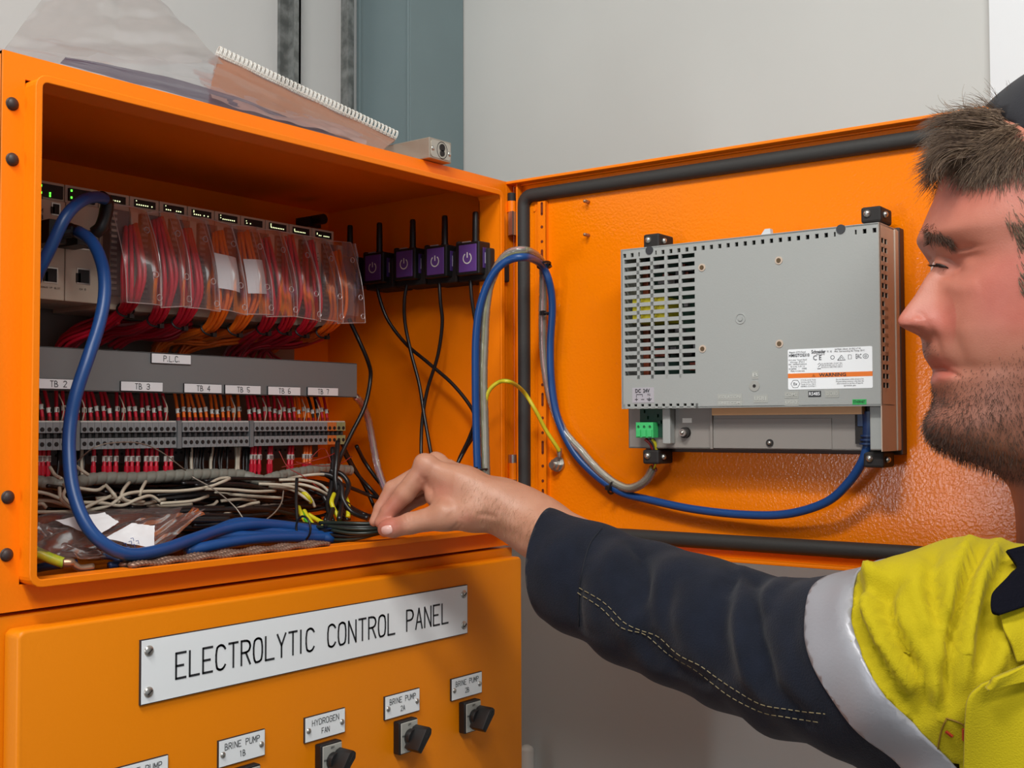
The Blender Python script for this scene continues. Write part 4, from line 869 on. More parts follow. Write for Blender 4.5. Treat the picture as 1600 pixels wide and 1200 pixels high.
m = MB(); q = onD(874, 706, -.006); m.tube([q+Z_*.004, q, q-Z_*.006], [.0026, .0030, .0022], 10); m.disc(onD(873, 723, PN+.003), Dn, .0068, 18, h=.0006); put('ring_lug', m, STEEL, eo, smooth='angle')

# ================================================================== TOUCH PANEL (its back, on the door)
HF = .046          # front plane of the housing in door coordinates
ht0, hz1 = tz(970, 392, HF); ht1, _z = tz(1376, 500, HF); hz0 = tz(971, 639, HF)[1]; hz1 = (tz(1372, 345, HF)[1]+hz1)/2
print('hmi', ht0, ht1, hz0, hz1)
hzb = tz(1390, 705, .030)[1]
hmi = thing('touch_panel', 'back of a light grey operator touch panel mounted through the open door', 'touch panel', DP((ht0+ht1)/2, hzb, PN))
def hb(mb, t0, t1, z0, z1, n0, n1, mi=0): dbox(mb, t0, t1, z0, z1, n0, n1, mi)
# slotted main housing: face built as a lattice so the louvres are real openings
m = MB(); th = .0022; NB = PN+.012
slz = []; 
g_t0, g_t1 = tz(976, 500, HF)[0], tz(1086, 500, HF)[0]
gz_top = tz(976, 406, HF)[1]; gz_bot = tz(976, 593, HF)[1]
rows = 15; cols = 5
rh = (gz_top-gz_bot)/rows; cw = (g_t1-g_t0)/cols
# face pieces around the grille
tzr = hz1-.0085                      # small notch row below the top edge
hb(m, g_t1, ht1, hz0, tzr, HF-th, HF); hb(m, ht0, g_t0, hz0, tzr, HF-th, HF); hb(m, g_t0, g_t1, hz0+.0045, gz_bot, HF-th, HF); hb(m, g_t0, g_t1, gz_top, tzr, HF-th, HF)
hb(m, ht0, ht1, hz1-.0045, hz1, HF-th, HF)
for r in range(rows): hb(m, g_t0, g_t1, gz_top-(r+1)*rh, gz_top-(r+1)*rh+rh*.48, HF-th, HF)
for c in range(cols-1): x = g_t0+(c+1)*cw; hb(m, x-.0016, x+.0014, gz_bot, gz_top, HF-th, HF)
# top notches
nt = 30; step = (ht1-ht0)/nt
for i in range(nt+1):
    x = ht0+i*step; wv = step*.62 if i not in (3, 4, 26, 27) else step
    hb(m, x-wv/2 if i else x, min(ht1, x+wv/2), tzr, hz1-.0045, HF-th, HF)
# bottom teeth under the grille
for i in range(11):
    x = g_t0-.002+i*(g_t1-g_t0)/10; hb(m, x, x+(g_t1-g_t0)/10*.58, hz0, hz0+.0045, HF-th, HF)
hous = put('housing', m, HMIG, hmi)
m = MB(); hb(m, ht0, ht0+th, hz0, hz1, NB, HF); hb(m, ht0, ht1, hz1-th, hz1, NB, HF); hb(m, ht0, ht1, hz0, hz0+th, NB+.015, HF)
put('housing_side', m, HMIG, hmi, bevel=.0005)
# right side wall with two columns of square vents
m = MB(); zt2, zb2 = hz1, hzb; sd0 = HF-.030
va = tz(1388, 372, HF-.012)[1]; vb = tz(1388, 612, HF-.012)[1]; nv = 17; vh = (va-vb)/nv
hb(m, ht1-.0009, ht1, zb2, vb, NB, HF); hb(m, ht1-.0009, ht1, va, zt2, NB, HF); hb(m, ht1-.0009, ht1, vb, va, HF-.0045, HF); hb(m, ht1-.0009, ht1, vb, va, HF-.0130, HF-.0110); hb(m, ht1-.0009, ht1, vb, va, NB, HF-.0195)
for i in range(nv): 
    hb(m, ht1-.0009, ht1, va-(i+1)*vh, va-(i+1)*vh+vh*.42, HF-.0195, HF-.0045)
    if 7 <= i <= 12: hb(m, ht1-.0009, ht1, va-(i+1)*vh, va-i*vh, HF-.0195, HF-.0130)
put('vented_side', m, HMISIDE, hmi)
m = MB(); hb(m, ht1-.006, ht1-.005, hz0, hz1-.004, NB+.004, HF-.003); put('vent_shade_sheet', m, MATTEB, hmi)  # dark sheet added inside, standing in for the shade behind the vents
# interior: board, yellow transformer, components
m = MB(); hb(m, ht0+.004, ht1-.004, hz0+.004, hz1-.004, NB+.002, NB+.004); put('circuit_board', m, PCB, hmi)
m = MB(); a_, b2_ = tz(990, 490, HF-.012)[0], tz(1040, 490, HF-.012)[0]; z_a, z_b = tz(1015, 466, HF-.012)[1], tz(1015, 504, HF-.012)[1]; hb(m, a_, b2_, z_b, z_a, NB+.004, HF-.010)
for i in range(9): hb(m, a_+(b2_-a_)*(.62+.04*i), a_+(b2_-a_)*(.63+.04*i), z_b, z_a, HF-.010, HF-.0095, 1)
put('transformer', m, [YELT, MATTEB], hmi, bevel=.0005)
m = MB(); rr = random.Random(3)
for i in range(40):
    x = rr.uniform(g_t0, g_t1); z = rr.uniform(gz_bot, gz_top); s = rr.uniform(.002, .006)
    if a_-.004 < x < b2_+.004 and z_b-.004 < z < z_a+.004: continue
    hb(m, x-s, x+s, z-s*.7, z+s*.7, NB+.004, NB+.004+rr.uniform(.004, .014), rr.randrange(3))
put('board_parts', m, [MATTEB, mat('component_grey', (120, 116, 120), .5), mat('component_rust', (140, 60, 40), .6)], hmi)
m = MB(); hb(m, ht0+.003, ht0+.009, gz_bot-.004, gz_top+.002, NB+.006, NB+.010); put('inner_frame', m, mat('copper_frame', (170, 80, 50), .5), hmi)
# bezel gasket against door
m = MB(); hb(m, ht0-.001, ht1+.002, hzb-.004, hz1+.002, PN, NB); put('mounting_bezel', m, mat('brown_black_bezel', (64, 48, 44), .6), hmi, bevel=.001)
m = MB(); hb(m, ht1-.004, ht1+.0012, hzb, hz1-.001, NB, NB+.010); put('side_flange', m, HMISIDE, hmi, bevel=.001)
# lower tray
LF = .026
tt0 = tz(982, 670, LF)[0]; t_a = tz(1061, 670, LF)[0]; t_b = tz(1115, 670, LF)[0]; 
m = MB(); hb(m, tt0, ht1-.006, hzb, hz0+.010, LF-.003, LF); hb(m, tt0, tt0+.002, hzb, hz0+.004, NB, LF); hb(m, tt0, ht1-.001, hzb, hzb+.002, NB, LF)
hb(m, t_b-.0025, t_b, hzb, hz0, LF, LF+.003); tray = put('connection_tray', m, HMID, hmi, bevel=.0006)
m = MB(); hb(m, t_b, tz(1300, 670, LF)[0], hzb+.001, hz0-.010, LF, LF+.0008); hb(m, t_b+.004, ht1-.02, hz0-.007, hz0+.001, LF, HF-.008, 1); put('cover_plate', m, [HMID, mat('tan_connector_rail', (200, 150, 100), .5)], hmi, bevel=.0003)
m = MB(); hb(m, ht1-.014, ht1-.0022, hzb+.001, hz0, LF, HF-.010); put('corner_pillar', m, HMIG, hmi, bevel=.001)
m = MB(); hb(m, tz(1352, 660, LF)[0]-.008, tz(1352, 660, LF)[0]+.010, hzb+.006, hz0, LF, LF+.003); put('cable_recess', m, MATTEB, hmi)
# green plug and its board
q0, q1 = tz(995, 660, LF+.010), tz(1022, 684, LF+.010)
m = MB(); hb(m, q0[0]-.001, q1[0]+.010, hz0-.028, hz0+.002, LF, LF+.002); 
for i in range(7): hb(m, q0[0]+.002+(i*.0037) % .02, q0[0]+.005+(i*.0037) % .02, hz0-.004-(i*.0061) % .02, hz0-.001-(i*.0061) % .02, LF+.002, LF+.005)
put('socket_board', m, PCB, hmi)
m = MB(); hb(m, q0[0], q1[0], q1[1], q0[1], LF, LF+.012)
for i in range(3):
    x = q0[0]+(q1[0]-q0[0])*(i+.5)/3; m.disc(DP(x, q0[1]-.004, LF+.0122), Dn, .0016, 12, 1, .0003); hb(m, x-.0022, x+.0022, q1[1]+.001, q0[1]-.007, LF+.012, LF+.0135)
put('terminal_plug', m, [GREENT, mat('dark_green', (20, 90, 50), .6)], hmi, bevel=.0005)
m = MB(); x_, z_ = tz(1050, 660, LF+.004); hb(m, q1[0]+.009, x_+.001, hz0-.034, hz0, LF, LF+.010); put('cable_guard', m, HMIG, hmi, bevel=.001)
x_, z_ = tz(1072, 676, LF); m = MB(); m.cyl(DP(x_, z_, LF), DP(x_, z_, LF+.004), .0052, 20, 1); m.cyl(DP(x_, z_, LF+.004), DP(x_, z_, LF+.008), .0036, 16); m.ball(DP(x_, z_, LF+.008), .002, 8); put('earth_screw', m, [STEEL, MATTEB], hmi, smooth='angle')
x_, z_ = tz(1203, 692, LF+.001); m = MB(); m.cyl(DP(x_, z_, LF), DP(x_, z_, LF+.0022), .0034, 20, 1); m.ball(DP(x_, z_, LF+.0022), .0020, 8); put('cover_screw', m, [STEEL, MATTEB], hmi, smooth='angle')
m = MB(); x_, z_ = tz(1074, 657, LF); hb(m, x_-.005, x_+.005, z_-.0022, z_+.0022, LF, LF+.0006); put('white_sticker', m, WHITEP, hmi)
# D-sub row peeping out
m = MB(); a1, z1_ = tz(1223, 643, HF-.012)
for i in range(5): hb(m, a1+i*.0042, a1+i*.0042+.0022, hz0-.003, hz0+.001, HF-.012, HF-.009)
put('connector_pins', m, STEEL, hmi)
# screws, bosses, marks on the face
for (u, v) in ((1097, 418), (1217, 407), (1098, 545), (1218, 537)):
    x_, z_ = tz(u, v, HF); m = MB(); m.disc(DP(x_, z_, HF), Dn, .0036, 18, 0, .0006); m.disc(DP(x_, z_, HF+.0006), Dn, .0021, 14, 1, .0005); put('case_screw', m, [HMISIDE, mat('bronze_screw', (110, 90, 66), .4, .6)], hmi)
x_, z_ = tz(1157, 498, HF); m = MB(); m.tube([DP(x_+.0046*math.cos(a), z_+.0046*math.sin(a), HF) for a in np.arange(24)*2*math.pi/24], .0006, 6, closed=True); m.disc(DP(x_, z_, HF), Dn, .0022, 14, 0, .0008); put('moulded_boss', m, HMIG, hmi, smooth='angle')
x_, z_ = tz(1179, 603, HF); m = MB(); m.disc(DP(x_, z_, HF), Dn, .0050, 24, 0, .0005); m.disc(DP(x_, z_, HF+.0005), Dn, .0015, 12, 1, .0004); put('reset_hole', m, [mat('boss_grey', (160, 160, 154), .6), MATTEB], hmi)
for u, v in ((1015, 391), (1314, 358)):
    x_, z_ = tz(u, v, HF); m = MB(); m.cyl(DP(x_, z_, HF-.002), DP(x_, z_, HF+.001), .0040, 20); put('clamp_hole_plug', m, mat('dark_slate', (52, 54, 58), .5), hmi, smooth='angle')
# mounting clamps top and bottom
for (u, v, zs) in ((1025, 376, 1), (1367, 335, 1), (1024, 712, -1), (1371, 716, -1)):
    x_, z_ = tz(u, v, .020); m = MB(); hb(m, x_-.010, x_+.008, z_-.008, z_+.006, NB, .028); cl_ = put('mounting_clamp', m, MATTEB, hmi, bevel=.002)
    m = MB(); m.ball(DP(x_-.004, z_, .028), (.0034, .0034, .0034), 8); m.ball(DP(x_+.009, z_-.001, .020), .0028, 8); put('clamp_screw', m, STEEL, cl_, smooth=True)
m = MB(); x_, z_ = tz(1198, 365, HF-.006); m.prism([(x_-.007, z_-.004), (x_-.001, z_+.004), (x_+.004, z_+.004), (x_+.005, z_-.004)], lambda a, c, d: DP(a, c, d), HF-.010, HF-.004); put('clip_tab', m, mat('translucent_tab', (206, 210, 212), .4), hmi, fixn=True)
# rating label
la, lz_ = tz(1231, 546, HF); lb, lz2 = tz(1363, 541, HF); lz3 = tz(1231, 609, HF)[1]; z_t = (lz_+lz2)/2+.0; lw_ = lb-la
m = MB(); pts = rrect(la, lz3, lb, z_t, .0012, 3); m.prism(pts, DP, HF, HF+.0003); lab_ = put('rating_label', m, LABELW, hmi, fixn=True)
def lt(fx, fy): return DP(la+lw_*fx, z_t+(lz3-z_t)*fy, HF+.0004)
hL = z_t-lz3
m = MB(); hb(m, la, lb, z_t-hL*.715, z_t-hL*.60, HF+.0002, HF+.0004); put('warning_band', m, WARN, lab_)
INK2 = mat('label_ink', (50, 50, 56), .6)
m = MB(); fontmesh('WARNING', lt(.54, .66), Dd, Z_, Dn, hL*.115, m, bold=.02, fit=lw_*.32); P = [lt(.29, .70), lt(.335, .70), lt(.3125, .615)]; m.add(P, [(0, 1, 2)])
put('warning_lettering', m, INK2, lab_)
m = MB()
fontmesh('HMIGTO5310', lt(.14, .155), Dd, Z_, Dn, hL*.105, m, bold=.02, fit=lw_*.25); fontmesh('Schneider', lt(.375, .085), Dd, Z_, Dn, hL*.12, m, bold=.02, fit=lw_*.17); fontmesh('Electric', lt(.40, .15), Dd, Z_, Dn, hL*.05, m, fit=lw_*.10)
fontmesh('Magelis GTO Panel', lt(.12, .075), Dd, Z_, Dn, hL*.06, m, fit=lw_*.20)
fontmesh('TE   XE', lt(.505, .09), Dd, Z_, Dn, hL*.06, m, fit=lw_*.06); fontmesh('RATING 100mA  24 VDC 6.7 W', lt(.72, .045), Dd, Z_, Dn, hL*.055, m, fit=lw_*.30); fontmesh('Max. Surrounding Air Temp. 50 C', lt(.74, .095), Dd, Z_, Dn, hL*.055, m, fit=lw_*.35)
fontmesh('C E', lt(.36, .235), Dd, Z_, Dn, hL*.17, m, fit=lw_*.10); fontmesh('EAC', lt(.845, .235), Dd, Z_, Dn, hL*.16, m, fit=lw_*.065)
for k, tx in enumerate(('10.4 color Touch Panel', 'Grey PV1', 'SN : HMIGTO5310', 'RV: 01 RL: 12 PV: 1.0', '3Q06  :  100', 'Made in Indonesia')): fontmesh(tx, lt(.12, .265+.055*k), Dd, Z_, Dn, hL*.05, m, fit=lw_*(.22 if k % 2 == 0 else .17))
for k, tx in enumerate(('UL LISTED IND. CONT. EQ.', 'FOR USE IN HAZ. LOC. CL. I DIV. 2', 'GROUPS A, B, C AND D TEMP. CODE T4')): fontmesh(tx, lt(.53, .38+.045*k), Dd, Z_, Dn, hL*.04, m, fit=lw_*.25)
for k, tx in enumerate(('Do not disconnect while circuit is live', 'Plug and unplug connector only when the', 'area is known to be free of hazards', 'ignitable gas')): fontmesh(tx, lt(.74, .775+.05*k), Dd, Z_, Dn, hL*.045, m, fit=lw_*(.32 if k < 2 else .30 if k < 3 else .14))
for k, tx in enumerate(('II 3 G Ex nA IIC T4 Gc', 'II 3 D Ex tc IIIC T90 C Dc', 'Tamb: 0 C to +50 C', 'DEMKO 12 ATEX 1')): fontmesh(tx, lt(.25, .77+.052*k), Dd, Z_, Dn, hL*.045, m, fit=lw_*.18)
fontmesh('Ex', lt(.09, .86), Dd, Z_, Dn, hL*.10, m, fit=lw_*.045)
P = [lt(.09+.055*math.cos(a), .86+.105*math.sin(a)) for a in np.arange(7)*2*math.pi/6]; m.tube(P, .0002, 4)
m.tube([lt(.925+.03*math.cos(a), .235+.055*math.sin(a)) for a in np.arange(17)*2*math.pi/16], .0002, 4); m.tube([lt(.925+.012*math.cos(a), .235+.022*math.sin(a)) for a in np.arange(17)*2*math.pi/16], .0002, 4)
m.tube([lt(.60, .31), lt(.645, .19), lt(.69, .31), lt(.60, .31)], .00028, 4); m.tube([lt(.625, .29), lt(.645, .235), lt(.665, .29)], .0002, 4)
m.tube([lt(.54+.022*math.cos(a), .235+.045*math.sin(a)) for a in np.arange(17)*2*math.pi/16], .00022, 4); m.tube([lt(.725, .19), lt(.725, .29), lt(.76, .29), lt(.76, .19), lt(.725, .19)], .0002, 4)
m.tube([lt(.365, .40), lt(.385, .36), lt(.40, .40), lt(.37, .46)], .0002, 4); m.tube([lt(.36, .50), lt(.40, .50)], .0003, 4)
put('printing', m, INK2, lab_)
# port name labels
def ink_label(name, u0, v0, u1, v1, txt, fg, bg, h=.7, mtn=None, up=0):
    a, z1_ = tz(u0, v0, HF); b, z0_ = tz(u1, v1, HF); m = MB(); hb(m, a, b, z0_, z1_, HF, HF+.0003); o = put(name, m, bg, hmi); m = MB(); fontmesh(txt, DP((a+b)/2, (z0_+z1_)/2, HF+.0004), Dd, Z_, Dn, (z1_-z0_)*h, m, fit=(b-a)*.85, bold=.01); put('lettering', m, fg, o)
ink_label('port_label', 1263, 611, 1283, 620, 'RS485', LABELW, mat('label_black', (44, 44, 46), .5), .8)
ink_label('port_label', 1332, 624, 1354, 632, 'ETHERNET', mat('label_dark_green', (10, 80, 40), .5), mat('label_green', (50, 180, 90), .5), .8)
EMB = mat('embossed_grey', (166, 168, 162), .6); EMT = mat('embossed_light', (196, 198, 192), .6)
ink_label('embossed_label', 1121, 616, 1160, 625, 'ISOLATION', EMT, EMB); ink_label('embossed_label', 1121, 626, 1160, 634, 'UNIT COM', EMT, EMB); ink_label('embossed_label', 1178, 617, 1200, 629, 'USB1', EMT, EMB)
ink_label('embossed_label', 1226, 612, 1248, 622, 'COM2', EMT, EMB); ink_label('embossed_label', 1226, 624, 1248, 634, 'USB2', EMT, EMB); ink_label('embossed_label', 1289, 610, 1311, 621, 'SD CARD', EMT, EMB); ink_label('embossed_label', 1175, 580, 1185, 592, 'B', EMT, EMB)
a, z1_ = tz(988, 606, HF); b, z0_ = tz(1022, 629, HF); m = MB(); hb(m, a, b, z0_, z1_, HF, HF+.0003); o = put('power_label', m, mat('lilac_grey_label', (176, 172, 178), .5), hmi); m = MB()
c_ = lambda fx, fy: DP(a+(b-a)*fx, z1_+(z0_-z1_)*fy, HF+.0005)
fontmesh('DC  24V', c_(.48, .22), Dd, Z_, Dn, (z1_-z0_)*.34, m, fit=(b-a)*.66, bold=.02); m.tube([c_(.2, .62), c_(.2, .45), c_(.48, .45), c_(.48, .6)], .0003, 4); fontmesh('FG', c_(.78, .48), Dd, Z_, Dn, (z1_-z0_)*.2, m, fit=(b-a)*.12)
m.tube([c_(.13, .78), c_(.27, .78)], .0003, 4); m.tube([c_(.2, .68), c_(.2, .88)], .0003, 4); m.tube([c_(.42, .78), c_(.56, .78)], .0003, 4); m.tube([c_(.68, .76), c_(.9, .76)], .0003, 4); m.tube([c_(.79, .66), c_(.79, .9)], .0003, 4); m.tube([c_(.72, .84), c_(.86, .84)], .0003, 4); put('lettering', m, INK2, o)

# ================================================================== ON TOP OF THE CABINET
# lock case
zt = ZT
q = onY(672, 257, -.012); lx = onY(671, 240, -.012)[0]; rx_ = onY(705, 245, -.012)[0]; lzt = onY(690, 224, -.012)[2]; lzb = onY(690, 257, -.012)[2]
lzb = max(lzb, ZT+.0005); lh = .0215; ly0 = -.012; ly1 = .085
lk = thing('lock_case', 'small brushed metal lock case lying on the cabinet roof near the hinge', 'lock', ((lx+rx_)/2, .03, lzb))
m = MB(); m.box((lx, ly0, lzb), (rx_, ly1, lzb+lh)); put('case', m, DSTEEL, lk, bevel=.0008)
m = MB(); m.prism(rrect(lx+.002, lzb+.002, rx_-.002, lzb+lh-.002, .003, 4), lambda a, c, d: np.array([a, d, c]), ly0-.0006, ly0+.0002); fp = put('face_plate', m, mat('bright_metal', (186, 180, 168), .35, .7), lk, fixn=True)
m = MB(); cx, cz = lx+(rx_-lx)*.56, lzb+lh*.5; rr_ = lh*.36
for cc, r_ in (((cx, ly0-.001, cz+rr_*.35), rr_*.5), ((cx, ly0-.001, cz-rr_*.4), rr_*.42)): m.disc(cc, Y_, r_, 16, 0, .0004)
m.tube([(cx+rr_*math.cos(a), ly0-.0006, cz+rr_*math.sin(a)*1.1) for a in np.arange(24)*2*math.pi/24], .0004, 4, closed=True); put('keyhole', m, MATTEB, lk)
for fx, fz in ((.14, .5), (.90, .42)):
    m = MB(); m.ball((lx+(rx_-lx)*fx, ly0-.0006, lzb+lh*fz), (.0022, .0010, .0026), 8); put('screw', m, STEEL, lk, smooth=True)
m = MB(); m.disc((lx-.0002, .04, lzb+lh*.5), X_, .0016, 10, 0, .0003); put('pin_hole', m, MATTEB, lk)

def sheet(c00, c10, c01, c11, nu, nv, amp, seed, sag=None, edge=0):
    """crumpled sheet between four corners: c00->c10 along u, c00->c01 along v"""
    c00, c10, c01, c11 = [np.asarray(c, float) for c in (c00, c10, c01, c11)]; u = np.linspace(0, 1, nu)[:, None, None]; v = np.linspace(0, 1, nv)[None, :, None]
    G = c00*(1-u)*(1-v)+c10*u*(1-v)+c01*(1-u)*v+c11*u*v; nrm = np.cross(c10-c00, c01-c00); nrm /= np.linalg.norm(nrm); r = np.random.default_rng(seed); D = np.zeros((nu, nv))
    for k in range(14):
        a = r.uniform(0, 2*math.pi); f = r.uniform(2, 11); p = r.uniform(0, 6.28); s = np.sin(f*(u[..., 0]*math.cos(a)+v[..., 0]*math.sin(a))*1.6+p); D += (np.abs(s)-.5)*r.uniform(.4, 1)/(1+.12*f)
    D *= amp/ max(1e-6, np.abs(D).max()); G = G+D[..., None]*nrm
    if sag is not None: G = G+sag(u, v)
    return G
# bound drawings book, leaning up on the folders
A = onY(338, 82, .10); Bq = onY(619, 215, .045)
F1 = np.array([onY(600, 235, .0)[0], .004, ZT+.0015]); F0 = np.array([onY(330, 160, .0)[0], .004, ZT+.0015])
nb = thing('spiral_notebook', 'wire-bound book in a clear cover leaning up on folders on top of the cabinet', 'notebook', ((A[0]+F1[0])/2, .06, ZT))
print('nb', A, Bq, F0, F1)
G = sheet(A, Bq, F0, F1, 30, 18, .0016, 5)
m = MB(); m.grid(G-Z_*.0012); m.grid(G-Z_*.0012-Z_*.0006); put('cover', m, NOTEF, nb, smooth=True)
m = MB(); D_ = (F0-A)/np.linalg.norm(F0-A); c0, c1 = A+D_*.006, Bq+(F1-Bq)/np.linalg.norm(F1-Bq)*.006; 
Pg = np.stack([np.stack([c0*(1-t)+c1*t+np.array([0, .012*s, -.001-.002*s]) for s in np.linspace(0, 1, 3)]) for t in np.linspace(0, 1, 12)])
for k in range(4): m.grid(Pg-Z_*.0009*k)
put('pages', m, PAPER, nb)
m = MB(); ax = (Bq-A); L = np.linalg.norm(ax); ax /= L; sd = np.cross(ax, Z_); sd /= np.linalg.norm(sd); up = np.cross(sd, ax); nr = 46
for k in range(nr):
    c = A+ax*L*(k+.5)/nr+up*.0015
    for dx_ in (-.0007, .0007): m.tube([c+ax*dx_+(sd*math.cos(a)*.0050+up*math.sin(a)*.0055) for a in np.arange(12)*2*math.pi/12], .00045, 4, closed=True)
m.tube([A, Bq], .0008, 6); put('wire_binding', m, WHITEP, nb)
# folded violet film folders under the book, along the roof edge
def film_obj(name, label, G, mt, cat='bag'):
    m = MB(); m.grid(G); return tag(put(name, m, mt, smooth=True), label, cat)
e0 = np.array([onY(95, 100, .0)[0], .004, ZT+.0012]); e1 = np.array([onY(575, 228, .0)[0], .006, ZT+.0012])
film_obj('plastic_folder', 'flattened violet-tinted plastic folder along the front edge of the cabinet roof', sheet(e0-Y_*.002, e1-Y_*.002, e0+np.array([.01, .008, .009]), e1+np.array([-.05, .008, .006]), 80, 12, .0018, 9, sag=lambda u, v: np.sin(u*math.pi)*v*np.array([0, 0, .009])), PURF, 'folder')
film_obj('plastic_sleeve', 'crumpled clear plastic sleeve slumped beside the wire-bound book', sheet(np.array([onY(330, 160, .0)[0], .0, ZT+.004]), np.array([onY(575, 230, 0)[0], .002, ZT+.002]), onY(300, 112, .08), onY(560, 205, .05), 50, 14, .006, 13), film('rosy_film', (190, 140, 130), .45, .3, .06), 'bag')
# big smoky bag rising at the left
film_obj('plastic_bag', 'large smoky clear plastic bag standing crumpled on the left of the cabinet roof', sheet(np.array([onY(25, 84, .0)[0], .03, ZT+.001]), onY(345, 105, .09), onY(95, -40, .09), onY(215, -35, .12), 40, 40, .008, 21), BAGTOP)
film_obj('plastic_bag', 'low creased clear plastic bag lying at the left front edge of the cabinet roof', sheet(np.array([onY(5, 80, .0)[0], .01, ZT+.001]), np.array([onY(330, 155, .0)[0], .006, ZT+.002]), onY(75, 66, .10), onY(340, 92, .10), 50, 16, .006, 33), film('pale_film', (190, 184, 186), .28, .3, .06))

# bags with paper labels on the cabinet floor
b1 = thing('plastic_bag', 'clear spare-parts bag with white paper labels on the cabinet floor behind the blue cable', 'bag', onY(180, 850, .06))
G = sheet(onY(55, 870, .03), onY(245, 862, .03), onY(52, 810, .09), onY(285, 795, .09), 30, 18, .007, 41, sag=lambda u, v: np.sin(u*math.pi)*np.sin(v*math.pi)*np.array([0, -.01, .008])); m = MB(); m.grid(G); put('film', m, BAG, b1, smooth=True)
def paper(pix, y0, y1, name, par, seed):
    c = [onY(a_, b_, c_-.010) for a_, b_, c_ in pix]; G = sheet(c[0], c[1], c[3], c[2], 12, 10, .0015, seed); m = MB(); m.grid(G); o = put(name, m, PAPER, par, smooth=True); return G
G1 = paper([(86, 812, .062), (164, 800, .062), (186, 815, .05), (150, 838, .04)], 0, 0, 'paper_label', b1, 1)
b2 = thing('plastic_bag', 'clear bag with a handwritten white label, its open end sticking up at the right', 'bag', onY(230, 850, .05))
G = sheet(onY(150, 868, .026), onY(245, 866, .026), onY(215, 812, .055), onY(318, 800, .06), 26, 18, .006, 43); m = MB(); m.grid(G); put('film', m, BAG, b2, smooth=True)
G2 = paper([(163, 842, .034), (240, 858, .032), (241, 822, .045), (205, 818, .048)], 0, 0, 'paper_label', b2, 2)
G = sheet(onY(240, 855, .04), onY(245, 825, .05), onY(305, 790, .07), onY(322, 803, .07), 16, 16, .003, 44); m = MB(); m.grid(G); put('open_end', m, film('brown_film', (150, 90, 66), .55, .2, .2), b2, smooth=True)
m = MB(); 
for k, (u, v) in enumerate(((195, 851), (203, 848), (208, 853), (214, 847), (200, 857), (206, 843))): 
    q = onY(u, v, .0225); m.tube([q+np.array([-.0015, -.0006, .001]), q+np.array([.0008, -.0006, .0012]), q+np.array([.0014, -.0006, -.0012])], .0003, 4)
put('handwriting', m, mat('blue_ink', (70, 90, 150), .6), b2)
b3 = thing('plastic_bag', 'brownish clear plastic bag slumped in the left corner of the cabinet floor', 'bag', onY(90, 860, .04))
G = sheet(onY(50, 872, .035), onY(165, 876, .025), onY(50, 818, .06), onY(125, 838, .05), 26, 16, .006, 47); m = MB(); m.grid(G); put('film', m, film('brown_bag_film', (128, 100, 92), .5, .25, .14), b3, smooth=True)

# ================================================================== PERSON
def capd(P, a, b, ra, rb):
    a = np.asarray(a, np.float32); b = np.asarray(b, np.float32); ab = b-a; t = np.clip(((P-a)@ab)/(ab@ab), 0, 1); return np.sqrt(((P-a-t[..., None]*ab)**2).sum(-1))-(ra+(rb-ra)*t)
def elld(P, c, ax, r):
    q = (P-np.asarray(c, np.float32))@np.asarray(ax, np.float32).T/np.asarray(r, np.float32); k0 = np.sqrt((q**2).sum(-1)); return (k0-1)*min(r)
def smin(a, b, k): h = np.clip(.5+.5*(b-a)/k, 0, 1); return b*(1-h)+a*h-k*h*(1-h)
def surfnets(f, lo, hi, h):
    lo = np.array(lo); n = np.ceil((np.array(hi)-lo)/h).astype(int)+1; xs, ys, zs = [lo[i]+np.arange(n[i])*h for i in range(3)]
    D = np.empty(n, np.float32)
    for i in range(0, n[0], 24):
        P = np.stack(np.meshgrid(xs[i:i+24], ys, zs, indexing='ij'), -1).astype(np.float32); D[i:i+24] = f(P)
    S = D < 0; c = np.zeros(n-1, bool); first = S[:-1, :-1, :-1]
    for dx in (0, 1):
        for dy in (0, 1):
            for dz in (0, 1): c |= S[dx:n[0]-1+dx, dy:n[1]-1+dy, dz:n[2]-1+dz] != first
    idx = np.full(n-1, -1, np.int64); ci = np.argwhere(c); idx[c] = np.arange(len(ci)); acc = np.zeros((len(ci), 3)); cnt = np.zeros(len(ci))
    cor = [(x, y, z) for x in (0, 1) for y in (0, 1) for z in (0, 1)]
    for a in cor:
        for d in range(3):
            if a[d]: continue
            b = list(a); b[d] = 1; da = D[ci[:, 0]+a[0], ci[:, 1]+a[1], ci[:, 2]+a[2]]; db = D[ci[:, 0]+b[0], ci[:, 1]+b[1], ci[:, 2]+b[2]]
            m = (da < 0) != (db < 0); t = np.where(m, da/np.where(m, da-db, 1), 0); p = np.array(a, float)+np.zeros((len(ci), 3)); p[:, d] += t; acc[m] += p[m]; cnt[m] += 1
    V = lo+(ci+acc/cnt[:, None])*h; Fs = []
    for d in range(3):
        e1, e2 = [(1, 2), (2, 0), (0, 1)][d]; sl = [slice(None)]*3; sh = [slice(None)]*3; sl[d] = slice(0, -1); sh[d] = slice(1, None)
        ch = S[tuple(sl)] != S[tuple(sh)]; q = np.argwhere(ch); q = q[(q[:, e1] > 0) & (q[:, e2] > 0) & (q[:, e1] < n[e1]-1) & (q[:, e2] < n[e2]-1)]
        def g(o1, o2): r = q.copy(); r[:, e1] -= o1; r[:, e2] -= o2; return idx[r[:, 0], r[:, 1], r[:, 2]]
        quad = np.stack([g(1, 1), g(0, 1), g(0, 0), g(1, 0)], 1); ins = S[q[:, 0], q[:, 1], q[:, 2]]; quad[~ins] = quad[~ins][:, ::-1]; Fs.append(quad)
    Fq = np.vstack(Fs); Fq = Fq[(Fq >= 0).all(1)]; return V, Fq
